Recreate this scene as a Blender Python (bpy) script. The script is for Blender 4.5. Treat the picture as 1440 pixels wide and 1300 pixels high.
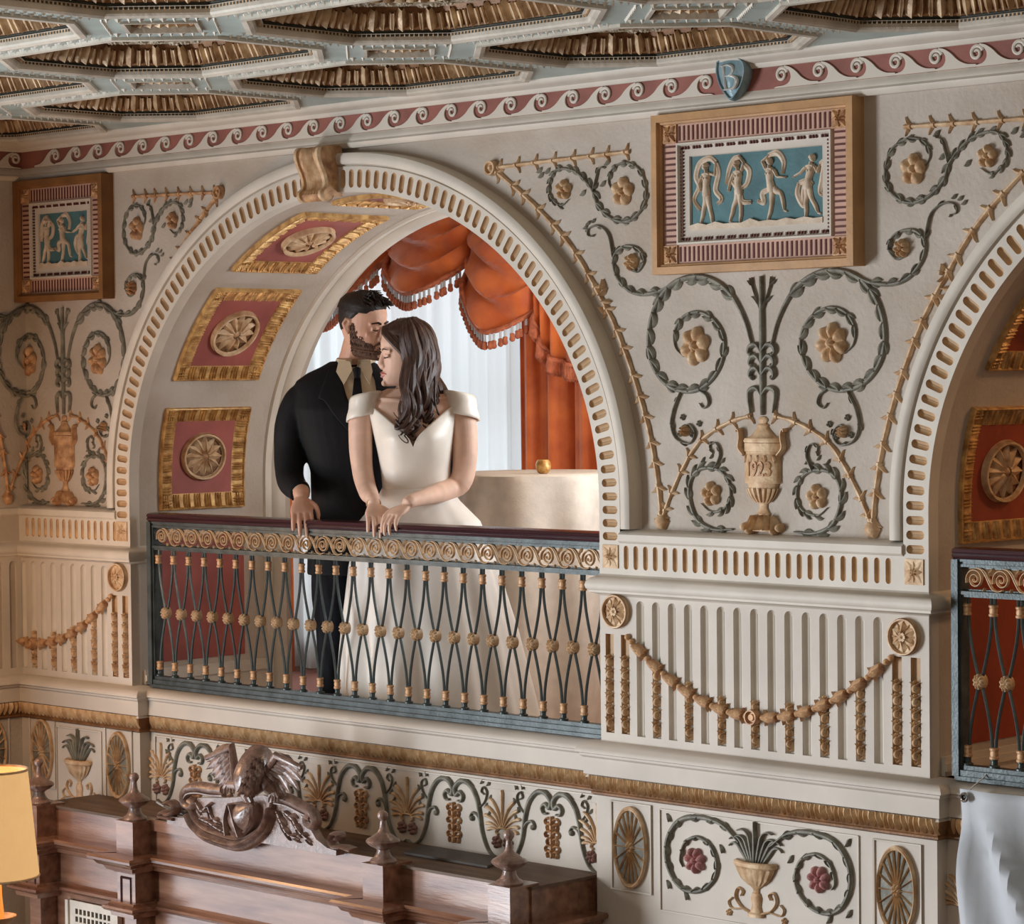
import bpy, bmesh, math, random
from math import sin, cos, pi, radians, sqrt, atan2, hypot
from mathutils import Vector, Matrix
from mathutils.geometry import tessellate_polygon
random.seed(7)
C = bpy.context.scene.collection
for o in list(bpy.data.objects):
    bpy.data.objects.remove(o)

# ---------------------------------------------------------------- camera, world, light, exposure
ANG = 0.783266                                   # the wall is seen at about 45 degrees
cam_d = bpy.data.cameras.new('camera')
cam_d.sensor_width = 36.0
cam_d.lens = 3850.0 / 1440.0 * 36.0
cam_d.clip_end = 100
cam = bpy.data.objects.new('camera', cam_d)
C.objects.link(cam)
A_ = Vector((-0.70529201, 0.70830552, -0.02943582))
R_ = Vector((0.70879399, 0.70533475, -0.01067575))
U_ = Vector((-0.01320041, 0.02839346, 0.99950966))
cam.matrix_world = Matrix(((R_.x, U_.x, -A_.x, 6.7031788), (R_.y, U_.y, -A_.y, -6.73181951),
                           (R_.z, U_.z, -A_.z, 4.5), (0, 0, 0, 1)))
bpy.context.scene.camera = cam
sc = bpy.context.scene
sc.view_settings.view_transform = 'Standard'
sc.view_settings.look = 'None'
sc.view_settings.gamma = 1.0
sc.view_settings.exposure = 0.0
sc.view_settings.use_curve_mapping = False

wd = bpy.data.worlds.new('world')
sc.world = wd
wd.use_nodes = True
wd.node_tree.nodes['Background'].inputs['Color'].default_value = (0.92, 0.82, 0.72, 1)
wd.node_tree.nodes['Background'].inputs['Strength'].default_value = 0.16

def light(name, kind, loc, target, energy, color, size=1.0, size_y=None):
    d = bpy.data.lights.new(name, kind)
    d.energy = energy
    d.color = color
    if kind == 'AREA':
        d.size = size
        if size_y:
            d.shape = 'RECTANGLE'
            d.size_y = size_y
    else:
        d.shadow_soft_size = size
    o = bpy.data.objects.new(name, d)
    o.location = loc
    if target is not None:
        o.rotation_euler = (Vector(target) - Vector(loc)).to_track_quat('-Z', 'Y').to_euler()
    C.objects.link(o)
    return o

light('hall_window_light', 'AREA', (-2.9, -5.0, 3.0), (0.0, -5.0, 3.0), 600, (0.88, 0.94, 1.0), 1.8, 3.0)
light('side_door_light', 'AREA', (-2.9, -2.3, 1.95), (0.0, -2.3, 1.95), 52, (0.84, 0.91, 1.0), 2.8, 2.0)
light('hall_fill_light', 'POINT', (3.0, -3.6, 5.1), None, 40, (1.0, 0.78, 0.56), 0.30)  # added warm fill for faces turned right; no fixture hangs here
light('corner_lamp_light', 'POINT', (-2.2, -1.1, 3.8), None, 24.0, (1.0, 0.58, 0.30), 0.20)
light('alcove_lamp_light', 'POINT', (2.9, 1.3, 5.3), None, 34, (1.0, 0.60, 0.30), 0.15)
light('balcony_lamp_light', 'POINT', (-0.2, 1.0, 5.2), None, 15, (1.0, 0.78, 0.56), 0.2)
light('balcony_window_light', 'AREA', (-3.75, 1.55, 4.6), (-0.9, 0.4, 5.1), 16, (0.86, 0.94, 1.0), 0.9, 2.0)
light('balcony_fill_light', 'AREA', (0.35, 1.45, 4.6), (-1.5, 0.4, 5.75), 34, (0.84, 0.93, 1.0), 0.8, 0.8)  # unseen cool light added to brighten the vault's crown, no window behind it

# ---------------------------------------------------------------- materials
def lin(h):
    h = h.lstrip('#')
    out = []
    for i in (0, 2, 4):
        c = int(h[i:i + 2], 16) / 255
        out.append(c / 12.92 if c <= 0.04045 else ((c + 0.055) / 1.055) ** 2.4)
    return out

def mat(name, hexc, rough=0.6, metal=0.0, var=0.10, scale=9.0, bump=0.12, spec=0.3, hex2=None, stretch=None, bscale=None, dist=0.01, emit=None, trans=0.0):
    m = bpy.data.materials.new(name)
    m.use_nodes = True
    nt = m.node_tree
    b = nt.nodes['Principled BSDF']
    b.inputs['Roughness'].default_value = rough
    b.inputs['Metallic'].default_value = metal
    b.inputs['Specular IOR Level'].default_value = spec
    c = lin(hexc)
    tc = nt.nodes.new('ShaderNodeTexCoord')
    mp = nt.nodes.new('ShaderNodeMapping')
    nt.links.new(tc.outputs['Object'], mp.inputs['Vector'])
    if stretch:
        mp.inputs['Scale'].default_value = stretch
    n = nt.nodes.new('ShaderNodeTexNoise')
    n.inputs['Scale'].default_value = scale
    n.inputs['Detail'].default_value = 6
    nt.links.new(mp.outputs['Vector'], n.inputs['Vector'])
    r = nt.nodes.new('ShaderNodeValToRGB')
    r.color_ramp.elements[0].position = 0.32
    r.color_ramp.elements[1].position = 0.68
    lo = lin(hex2) if hex2 else [x * (1 - 2 * var) for x in c]
    hi = c if hex2 else [min(1, x * (1 + var)) for x in c]
    r.color_ramp.elements[0].color = (*lo, 1)
    r.color_ramp.elements[1].color = (*hi, 1)
    nt.links.new(n.outputs['Fac'], r.inputs['Fac'])
    nt.links.new(r.outputs['Color'], b.inputs['Base Color'])
    if bump:
        n2 = nt.nodes.new('ShaderNodeTexNoise')
        n2.inputs['Scale'].default_value = bscale or scale * 6
        n2.inputs['Detail'].default_value = 4
        nt.links.new(mp.outputs['Vector'], n2.inputs['Vector'])
        bp = nt.nodes.new('ShaderNodeBump')
        bp.inputs['Strength'].default_value = bump
        bp.inputs['Distance'].default_value = dist
        nt.links.new(n2.outputs['Fac'], bp.inputs['Height'])
        nt.links.new(bp.outputs['Normal'], b.inputs['Normal'])
    if emit:
        b.inputs['Emission Color'].default_value = (*lin(emit[0]), 1)
        b.inputs['Emission Strength'].default_value = emit[1]
    if trans:
        b.inputs['Transmission Weight'].default_value = trans
    return m

M = {}
M['plaster'] = mat('painted_plaster', '#c8beb2', 0.55, var=0.07, scale=3.0, bump=0.10)
M['field'] = mat('stippled_plaster', '#bdb3a8', 0.65, var=0.07, hex2='#aa9c8d', scale=3.5, bump=0.25, bscale=60)
M['ring'] = mat('ivory_paint', '#cdc4b7', 0.5, var=0.06, scale=5.0, bump=0.08)
M['flute'] = mat('buff_paint', '#c2a07a', 0.55, var=0.12, scale=14, bump=0.1)
M['terra'] = mat('terracotta_paint', '#8f5a4f', 0.6, var=0.12, scale=8, bump=0.12)
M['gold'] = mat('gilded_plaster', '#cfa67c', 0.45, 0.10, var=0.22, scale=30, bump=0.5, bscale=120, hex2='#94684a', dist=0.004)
M['brightgold'] = mat('bright_gilding', '#d6ac6e', 0.42, 0.25, var=0.2, scale=30, bump=0.4, bscale=110, hex2='#94683a', dist=0.004)
M['palegold'] = mat('pale_gilding', '#d9bd9a', 0.5, 0.05, var=0.15, scale=26, bump=0.4, bscale=110, hex2='#ae8761', dist=0.004)
M['sage'] = mat('sage_grey_paint', '#898679', 0.5, var=0.2, scale=24, bump=0.4, bscale=110, hex2='#5f5c52', dist=0.004)
M['pink'] = mat('dusty_pink_paint', '#c39c8a', 0.6, var=0.08, scale=9, bump=0.1)
M['darkred'] = mat('oxblood_paint', '#5c2f27', 0.6, var=0.1, scale=9, bump=0.1)
M['redfield'] = mat('dull_rose_paint', '#a05850', 0.55, var=0.10, scale=6, bump=0.1)
M['rustfield'] = mat('rust_red_paint', '#93402a', 0.55, var=0.10, scale=6, bump=0.1)
M['blue'] = mat('teal_ground', '#4f7479', 0.6, var=0.12, scale=10, bump=0.15)
M['figure'] = mat('figure_plaster', '#d9c8b3', 0.5, var=0.1, scale=20, bump=0.15, hex2='#b9a48d')
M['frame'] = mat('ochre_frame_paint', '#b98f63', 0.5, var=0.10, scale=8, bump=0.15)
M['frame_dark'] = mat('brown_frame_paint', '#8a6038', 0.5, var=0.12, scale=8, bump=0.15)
M['shield'] = mat('slate_blue_paint', '#8fa6ad', 0.35, 0.1, var=0.18, scale=14, bump=0.15, hex2='#6b868f')
M['letter'] = mat('silvered_letter', '#d5d6d2', 0.35, 0.3, var=0.1, scale=20, bump=0.1)
M['teal'] = mat('pale_teal_paint', '#a0aeaa', 0.45, var=0.10, scale=6, bump=0.1, spec=0.5)
M['ceil'] = mat('ceiling_cream', '#c0b8aa', 0.5, var=0.12, scale=9, bump=0.2)
M['coffgold'] = mat('antique_gold', '#d2b896', 0.42, 0.08, var=0.3, scale=18, bump=0.4, bscale=80, hex2='#8f6d4c', dist=0.006)
M['cofflower'] = mat('pale_flower_soffit', '#c4b8a4', 0.6, var=0.3, scale=30, bump=0.9, bscale=40, hex2='#7d6f5c', dist=0.02)
M['coffdark'] = mat('dark_green_fillet', '#39382c', 0.6, var=0.2, scale=20, bump=0.2)
M['iron'] = mat('verdigris_iron', '#525a5b', 0.4, 0.25, var=0.15, scale=20, bump=0.15, hex2='#3c4344')
M['bar'] = mat('dark_iron_bar', '#4c5453', 0.35, 0.4, var=0.15, scale=30, bump=0.1)
M['mahog'] = mat('polished_dark_mahogany', '#43262b', 0.22, var=0.2, scale=12, bump=0.05, spec=0.6, stretch=(0.3, 6, 6))
M['wood'] = mat('waxed_walnut', '#9a7058', 0.24, var=0.2, scale=5, bump=0.12, spec=0.55, stretch=(0.6, 5, 5), hex2='#6a4230', bscale=30)
M['slope'] = mat('dark_gilt_ground', '#7c5636', 0.5, 0.1, var=0.2, scale=20, bump=0.2)
M['bandgold'] = mat('leaf_band_gilding', '#dcbd94', 0.45, 0.06, var=0.2, scale=24, bump=0.4, bscale=110, hex2='#ab845a', dist=0.004)
M['woodtop'] = mat('dusty_walnut', '#75604f', 0.6, var=0.2, scale=6, bump=0.15, stretch=(0.6, 4, 4), hex2='#57463a')
M['carve'] = mat('carved_walnut', '#957668', 0.3, var=0.3, scale=20, bump=0.7, bscale=60, spec=0.6, hex2='#5e4438', dist=0.006)
for k_ in ('wood', 'carve'):
    M[k_].node_tree.nodes['Principled BSDF'].inputs['Coat Weight'].default_value = 0.7
    M[k_].node_tree.nodes['Principled BSDF'].inputs['Coat Roughness'].default_value = 0.22
M['velvet'] = mat('orange_velvet', '#d8702f', 0.55, var=0.15, scale=7, bump=0.2, spec=0.3, hex2='#b5501f')
M['velvet'].node_tree.nodes['Principled BSDF'].inputs['Sheen Weight'].default_value = 0.5
M['fringe'] = mat('rust_fringe', '#b8694a', 0.8, var=0.2, scale=40, bump=0.3)
M['cloth'] = mat('ivory_tablecloth', '#e4d8ca', 0.75, var=0.05, scale=20, bump=0.1)
M['carpet'] = mat('rose_carpet', '#a9685f', 0.95, var=0.25, scale=40, bump=0.5, hex2='#8d7468')
M['floorwood'] = mat('hall_floor_wood', '#6d4c36', 0.4, var=0.2, scale=4, bump=0.1, stretch=(1, 8, 1))
M['roomwall'] = mat('balcony_wall_paint', '#cbb9a2', 0.6, var=0.05, scale=4, bump=0.08)
M['black'] = mat('black_rubber', '#17171a', 0.5, bump=0.1)
M['white_wire'] = mat('white_cable', '#d8d6d2', 0.5, bump=0.0)
M['grille'] = mat('grille_paint', '#cfc6b8', 0.5, bump=0.1)
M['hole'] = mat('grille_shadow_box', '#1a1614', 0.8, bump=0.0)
M['sheet'] = mat('white_banner_cloth', '#b9bcc0', 0.7, var=0.05, scale=6, bump=0.1)
M['metal'] = mat('nickel', '#c8c8c8', 0.25, 0.9, bump=0.0)

# ---------------------------------------------------------------- mesh helpers
class G:
    """A heap of vertices (x, z, p): p stands out from the surface the piece is fixed to."""
    def __init__(self):
        self.v = []
        self.f = []
    def add(self, vs, fs):
        b = len(self.v)
        self.v += [tuple(q) for q in vs]
        self.f += [tuple(b + i for i in q) for q in fs]
        return self
    def grid(self, rows, closed=False, caps=False):
        b = len(self.v)
        n = len(rows[0])
        for r in rows:
            self.v += [tuple(q) for q in r]
        for i in range(len(rows) - 1):
            for j in range(n if closed else n - 1):
                k = (j + 1) % n
                self.f.append((b + i * n + j, b + i * n + k, b + (i + 1) * n + k, b + (i + 1) * n + j))
        if caps:
            self.f.append(tuple(b + j for j in range(n)))
            self.f.append(tuple(b + (len(rows) - 1) * n + j for j in range(n)))
        return self
    def box(self, x0, x1, z0, z1, p0, p1):
        vs = [(x0, z0, p0), (x1, z0, p0), (x1, z1, p0), (x0, z1, p0), (x0, z0, p1), (x1, z0, p1), (x1, z1, p1), (x0, z1, p1)]
        return self.add(vs, [(0, 1, 2, 3), (4, 5, 6, 7), (0, 1, 5, 4), (1, 2, 6, 5), (2, 3, 7, 6), (3, 0, 4, 7)])

def wallmap(cx=0, cz=0, y0=0.0, sx=1.0, sz=1.0):
    return lambda x, z, p: (cx + sx * x, y0 - p, cz + sz * z)

XC = -2.95                                         # the hall's corner
def cornermap(cx, cz, y0, sx=1.0, sz=1.0):
    """Like wallmap, but what reaches past the corner folds on to the side wall."""
    def f(x, z, p):
        X = cx + sx * x
        if X >= XC + p:
            return (X, y0 - p, cz + sz * z)
        return (XC + p + 0.002, y0 - max(p, XC - X), cz + sz * z)
    return f

def mesh_of(name, g, m, mapper=None, smooth=True, keep=False):
    me = bpy.data.meshes.new(name)
    vs = [mapper(*q) for q in g.v] if mapper else [(x, -p, z) for x, z, p in g.v]
    me.from_pydata(vs, [], g.f)
    bm = bmesh.new()
    bm.from_mesh(me)
    bmesh.ops.remove_doubles(bm, verts=bm.verts, dist=1e-6)
    if not keep:
        bmesh.ops.recalc_face_normals(bm, faces=bm.faces)
    bm.to_mesh(me)
    bm.free()
    if smooth:
        for p in me.polygons:
            p.use_smooth = True
        try:
            me.set_sharp_from_angle(angle=radians(38))
        except Exception:
            pass
    me.materials.append(m)
    return me

def link(name, me, parent=None, loc=(0, 0, 0), rot=(0, 0, 0), scale=(1, 1, 1)):
    o = bpy.data.objects.new(name, me)
    C.objects.link(o)
    if parent:
        o.parent = parent
        w = Vector((0, 0, 0))
        q = parent
        while q:
            w += q.location
            q = q.parent
        o.location = Vector(loc) - w
    else:
        o.location = loc
    o.rotation_euler = rot
    o.scale = scale
    return o

def obj(name, g, m, parent=None, mapper=None, smooth=True):
    """One mesh object built in world coordinates."""
    return link(name, mesh_of(name, g, m, mapper, smooth), parent)

def thing(name, label, cat, loc=(0, 0, 0), group=None):
    o = bpy.data.objects.new(name, None)
    C.objects.link(o)
    o.location = loc
    o['label'] = label
    o['category'] = cat
    if group:
        o['group'] = group
    return o

def tag(o, label, cat, group=None, kind=None):
    o['label'] = label
    o['category'] = cat
    if group:
        o['group'] = group
    if kind:
        o['kind'] = kind
    return o

def struct(o, label=None, cat=None):
    o['kind'] = 'structure'
    if label:
        o['label'] = label
        o['category'] = cat
    return o

def spl(pts, n=8):
    """Catmull-Rom through the points."""
    P = [Vector(p) for p in pts]
    P = [2 * P[0] - P[1]] + P + [2 * P[-1] - P[-2]]
    out = []
    for i in range(1, len(P) - 2):
        for k in range(n):
            t = k / n
            a, b, c, d = P[i - 1], P[i], P[i + 1], P[i + 2]
            out.append(0.5 * ((2 * b) + (c - a) * t + (2 * a - 5 * b + 4 * c - d) * t * t + (3 * b - a - 3 * c + d) * t ** 3))
    out.append(P[-2])
    return out

def ribbon(g, pts, w, h, n=5, base=0.0):
    """A raised half-round strip along pts (x, z); w and h are numbers or functions of 0..1."""
    P = [Vector(p[:2]) for p in pts]
    N = len(P)
    rows = []
    for i, q in enumerate(P):
        t = (P[min(i + 1, N - 1)] - P[max(i - 1, 0)])
        t = t.normalized() if t.length > 1e-9 else Vector((1, 0))
        nrm = Vector((-t.y, t.x))
        u = i / (N - 1)
        ww = w(u) if callable(w) else w
        hh = h(u) if callable(h) else h
        rows.append([(q.x + nrm.x * ww / 2 * cos(a), q.y + nrm.y * ww / 2 * cos(a), base + hh * sin(a)) for a in [pi * k / n for k in range(n + 1)]])
    g.grid(rows, caps=True)
    return g

def blade(g, x, z, ang, L, W, h, curl=0.0, base=0.0, n=5, tip=0.0):
    """A leaf: pointed, ridged along its middle, bending by curl; tip raises its end."""
    rows = []
    px, pz, a = x, z, ang
    for i in range(n + 1):
        u = i / n
        w = W * (sin(pi * min(1, 0.12 + 0.88 * u)) ** 0.8) if u < 1 else 0.0004
        nx, nz = -sin(a), cos(a)
        hh = h * (1 - 0.6 * u) + tip * u * u
        rows.append([(px + nx * w / 2, pz + nz * w / 2, base), (px + nx * w * .2, pz + nz * w * .2, base + hh * .75), (px, pz, base + hh), (px - nx * w * .2, pz - nz * w * .2, base + hh * .75), (px - nx * w / 2, pz - nz * w / 2, base)])
        px += cos(a) * L / n
        pz += sin(a) * L / n
        a += curl / n
    g.grid(rows)
    return g

def acanthus(g, pts, w, h, leaves=0, lw=1.0, side=0, start=0.05, end=0.95, alt=1):
    """A tapered scroll stem with leaf tufts along it."""
    P = spl(pts, 7)
    wf = lambda u: w * 0.72 * (1.0 - 0.55 * u) * (0.35 + 0.65 * min(1, u * 8)) * (0.15 + 0.85 * min(1, (1 - u) * 10))
    ribbon(g, P, wf, lambda u: h * (1 - 0.4 * u), 5)
    for k in range(leaves):
        u = start + (end - start) * k / max(1, leaves - 1)
        i = min(len(P) - 2, int(u * (len(P) - 1)))
        t = P[i + 1] - P[i]
        a = atan2(t.y, t.x)
        s = side if side else (1 if k % 2 else -1)
        L = w * 1.8 * lw * (1 - 0.35 * u)
        blade(g, P[i].x, P[i].y, a + s * 0.75, L, L * 0.46, h * 1.15, -s * 1.0)
        if side and k % alt == 0:
            blade(g, P[i].x, P[i].y, a - s * 0.6, L * 0.8, L * 0.32, h * 0.9, s * 0.9)
    return g

def polar(g, cx, cz, rings, nth, rf, hf, sq=1.0, closed_bottom=False):
    """Relief disc: radius rf(theta) scaled by k in rings, height hf(k, theta)."""
    rows = []
    for k in rings:
        rows.append([(cx + cos(2 * pi * j / nth) * k * rf(2 * pi * j / nth) * sq, cz + sin(2 * pi * j / nth) * k * rf(2 * pi * j / nth), hf(k, 2 * pi * j / nth)) for j in range(nth)])
    g.grid(rows, closed=True)
    return g

def flower(g, cx, cz, R, n=6, h=0.02, sq=1.0, ph=0.3, base=0.0):
    rf = lambda t: R * (0.80 + 0.20 * abs(cos(n * (t - ph) / 2)))
    def hf(k, t):
        c = abs(cos(n * (t - ph) / 2))
        if k > 0.98:
            return base
        if k < 0.28:
            return base + h * (0.55 + 0.45 * cos(k / 0.28 * pi / 2))
        return base + h * (0.35 + 0.65 * sin(pi * min(1, (k - 0.2) / 0.8)) ) * (0.35 + 0.65 * c)
    return polar(g, cx, cz, [1.0, 0.97, 0.85, 0.7, 0.55, 0.4, 0.28, 0.22, 0.12, 0.01], n * 8, rf, hf, sq)

def plate(g, outer, holes, p0, p1, sides=True, back=True, hole_sides=True):
    """A slab with holes: front at p1, back at p0."""
    loops = [[Vector((a, b, 0)) for a, b in outer]] + [[Vector((a, b, 0)) for a, b in h] for h in holes]
    tris = tessellate_polygon(loops)
    flat = [q for l in loops for q in l]
    g.add([(q.x, q.y, p1) for q in flat], tris)
    if back:
        g.add([(q.x, q.y, p0) for q in flat], tris)
    if sides:
        for l in (loops if hole_sides else loops[:1]):
            n = len(l)
            g.add([(q.x, q.y, p1) for q in l] + [(q.x, q.y, p0) for q in l], [(i, (i + 1) % n, n + (i + 1) % n, n + i) for i in range(n)])
    return g

def slot(w, h, kind='stadium', n=8):
    """Outline of a flute about its centre, and its hollow as a G."""
    r = w / 2
    def outline(rr):
        if kind == 'stadium':
            a = h / 2 - r
            return [(rr * cos(t), a + rr * sin(t)) for t in [pi * k / n for k in range(n + 1)]] + [(rr * cos(t), -a + rr * sin(t)) for t in [pi + pi * k / n for k in range(n + 1)]]
        a = h / 2 - r
        return [(rr, -h / 2)] + [(rr * cos(t), a + rr * sin(t)) for t in [pi * k / n for k in range(n + 1)]] + [(-rr, -h / 2)]
    def hollow(d, flat=False):
        g = G()
        ks = [0, 15, 35, 60, 88]
        rows = []
        for k in ks:
            rr = r * cos(radians(k)) if not flat else r * (1 - 0.2 * k / 88)
            rows.append([(x, z, -d * sin(radians(k))) for x, z in outline(rr)])
        g.grid(rows, closed=(kind == 'stadium'))
        if kind != 'stadium':
            g.add([(r * cos(t), -h / 2, -d * sin(t)) for t in [pi * k / 10 for k in range(11)]], [tuple(range(11))])
        return g
    return outline(r), hollow

def sweep(g, prof, path, closed=False):
    """prof [(out, z)] swept along plan path [(x, y)] with mitres; vertices stored as (x, z, -y)."""
    N = len(path)
    rows = []
    for i, (x, y) in enumerate(path):
        d0 = Vector(path[i]) - Vector(path[i - 1]) if i > 0 else None
        d1 = Vector(path[i + 1]) - Vector(path[i]) if i < N - 1 else None
        ns = [Vector((d.y, -d.x)).normalized() for d in (d0, d1) if d is not None]
        if len(ns) == 2:
            m = ns[0] + ns[1]
            m = m / max(1e-6, m.dot(ns[0]))
        else:
            m = ns[0]
        rows.append([(x + m.x * o, z, -(y + m.y * o)) for o, z in prof])
    g.grid(rows)
    for r in (rows[0], rows[-1]):
        g.add(r, [tuple(range(len(r)))])
    return g

def lathe(g, prof, cx, cy, z0=0.0, n=24, sx=1.0):
    """prof [(r, z)]; axis at plan (cx, cy)."""
    rows = [[(cx + r * sx * cos(2 * pi * j / n), z0 + z, -(cy + r * sin(2 * pi * j / n))) for j in range(n)] for r, z in prof]
    g.grid(rows, closed=True, caps=True)
    return g

def tube(g, pts, r, n=8, caps=True):
    """Round tube through 3-D points (x, y, z); r number or function of 0..1."""
    P = [Vector(p) for p in pts]
    N = len(P)
    rows = []
    up = Vector((0, 0, 1))
    prev = None
    for i in range(N):
        t = (P[min(i + 1, N - 1)] - P[max(i - 1, 0)]).normalized()
        if prev is None:
            a = t.cross(up) if abs(t.z) < 0.95 else t.cross(Vector((1, 0, 0)))
        else:
            a = prev - t * prev.dot(t)
        a.normalize()
        prev = a
        b = t.cross(a)
        rr = r(i / max(1, N - 1)) if callable(r) else r
        rows.append([((P[i] + a * rr * cos(2 * pi * j / n) + b * rr * sin(2 * pi * j / n))) for j in range(n)])
    g.grid([[(q.x, q.z, -q.y) for q in row] for row in rows], closed=True, caps=caps)
    return g
# ---------------------------------------------------------------- arches: half-width, rise, springing
RX, RZ, ZS = 1.297, 1.115, 4.089
ARCH1, ARCH2 = -0.885, 3.067
YF = 0.05                                          # plane of the spandrel field
FLOOR_B = 3.10                                     # balcony floor

def arch_path(v=0.0, z0=3.955, n=96):
    """(x, z, nx, nz) along an arch from its left foot, v outside the opening's edge."""
    out = []
    for k in range(6):
        out.append((-RX - v, z0 + (ZS - z0) * k / 6, -1.0, 0.0))
    for k in range(n + 1):
        t = pi - pi * k / n
        nx, nz = cos(t) / RX, sin(t) / RZ
        l = hypot(nx, nz)
        nx, nz = nx / l, nz / l
        out.append((RX * cos(t) + v * nx, ZS + RZ * sin(t) + v * nz, nx, nz))
    for k in range(1, 7):
        out.append((RX + v, ZS + (z0 - ZS) * k / 6, 1.0, 0.0))
    return out

_base = arch_path(0.0, n=400)
_cum = [0.0]
for _a, _b in zip(_base, _base[1:]):
    _cum.append(_cum[-1] + hypot(_b[0] - _a[0], _b[1] - _a[1]))
ARCH_LEN = _cum[-1]

def arch_at(s, v):
    """Point and outward normal at arc length s along an arch's edge."""
    s = max(0.0, min(ARCH_LEN - 1e-6, s))
    lo, hi = 0, len(_cum) - 1
    while hi - lo > 1:
        mid = (lo + hi) // 2
        if _cum[mid] <= s:
            lo = mid
        else:
            hi = mid
    t = (s - _cum[lo]) / max(1e-9, _cum[hi] - _cum[lo])
    a, b = _base[lo], _base[hi]
    nx, nz = a[2] + (b[2] - a[2]) * t, a[3] + (b[3] - a[3]) * t
    l = hypot(nx, nz)
    nx, nz = nx / l, nz / l
    return (a[0] + (b[0] - a[0]) * t + nx * v, a[1] + (b[1] - a[1]) * t + nz * v, nx, nz)

# ---------------------------------------------------------------- wall with the two openings
def opening(cx, z0=FLOOR_B):
    return [(cx + x, z) for x, z, _, _ in arch_path(0.0, z0, 72)]

back = thing('wall_back', 'ivory and buff painted plaster wall with two arched openings to a balcony', 'wall', (0, YF, 3.0))
back['kind'] = 'structure'
g = G()
plate(g, [(-3.3, FLOOR_B), (5.2, FLOOR_B), (5.2, 5.75), (-3.3, 5.75)], [opening(ARCH1, FLOOR_B + 0.001), opening(ARCH2, FLOOR_B + 0.001)], -0.80, 0.0)
obj('spandrel_field', g, M['field'], back, wallmap(0, 0, YF))
g = G()
g.box(-3.3, 5.2, 0.0, 3.06, -0.80, 0.0)
g.box(-3.3, 5.2, 3.06, 3.285, -0.04, -0.002)
obj('lower_wall', g, M['plaster'], back, wallmap(0, 0, YF))
g = G()
g.box(-3.0, -2.135, 0.0, 3.27, -0.001, 0.05)
g.box(0.385, 1.795, 0.0, 3.27, -0.001, 0.05)
obj('pier_base', g, M['plaster'], back, wallmap(0, 0, YF))

side = thing('wall_left', 'plain ivory side wall meeting the arcade at the corner', 'wall', (XC, -3, 0))
side['kind'] = 'structure'
g = G()
g.box(-0.3, 0.0, 0.0, 5.75, -0.2, 2.2)
obj('wall_surface', g, M['field'], side, lambda x, z, p: (XC + x, -p, z))

fl = G()
fl.box(-6, 9, -0.1, 0.0, -0.1, 9)
struct(obj('floor', fl, M['floorwood'], None, lambda x, z, p: (x, -p, z)), 'dark wooden hall floor far below the balcony', 'floor')
fl = G()
fl.box(-6.5, 5.5, FLOOR_B - 0.1, FLOOR_B, -2.6, -0.06)
o = obj('floor', fl, M['carpet'], None, lambda x, z, p: (x, -p, z))
struct(o, 'rose patterned carpet of the balcony behind the railing', 'floor')

# ---------------------------------------------------------------- archivolts
def archivolt(name, cx, label, s0, s1):
    t = thing(name, label, 'trim', (cx, 0, 3.95))
    t['kind'] = 'structure'
    n = 92
    out, hollow = slot(0.0268, 0.068, 'stadium', 6)
    hm = mesh_of('flute', hollow(0.014), M['flute'])
    g = G()
    du = ARCH_LEN / n
    vc = 0.049
    for k in range(n):
        sm = (k + 0.5) * du
        if sm < s0 or sm > s1:
            continue
        x, z, nx, nz = arch_at(sm, vc)
        # one cell of the ring with its hole
        rot = atan2(nx, nz)
        o = link('flute', hm, t, (cx + x, 0.0, z), (0, rot, 0))
        cell = []
        for s, v in ((k * du, 0.0), (sm, 0.0), ((k + 1) * du, 0.0), ((k + 1) * du, 0.094), (sm, 0.094), (k * du, 0.094)):
            a = arch_at(s, v)
            cell.append((cx + a[0], a[1]))
        hole = []
        for u, v in out:
            hole.append((cx + x + nz * u + nx * v, z - nx * u + nz * v))
        plate(g, cell, [hole], 0, 0, sides=False, back=False)
    obj('fluted_ring', g, M['ring'], t, wallmap(0, 0, 0.0), smooth=False)
    # inner return and outer moulding
    for nm, prof, mt in (('edge_fillet', [(0.0, -0.05), (0.0, 0.0)], 'ring'),
                         ('outer_moulding', [(0.094, 0.0), (0.096, -0.008), (0.100, -0.008), (0.102, 0.006), (0.110, 0.012), (0.130, 0.013), (0.142, 0.006), (0.145, -0.004), (0.149, -0.05)], 'ring')):
        g = G()
        rows = []
        m = 110
        for k in range(m + 1):
            lo_, hi_ = (max(s0, 0.048), min(s1, ARCH_LEN - 0.048)) if nm == 'outer_moulding' else (s0, s1)
            s = lo_ + (hi_ - lo_) * k / m
            rows.append([(cx + arch_at(s, v)[0], arch_at(s, v)[1], p) for v, p in prof])
        g.grid(rows)
        obj(nm, g, M[mt], t, wallmap(0, 0, 0.0))
    return t

archivolt('trim_2', ARCH1, 'fluted archivolt round the arch where the couple stands', 0, ARCH_LEN)
archivolt('trim_3', ARCH2, 'fluted archivolt of the right arch, cut by the edge of the picture', 0, ARCH_LEN * 0.62)

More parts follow.
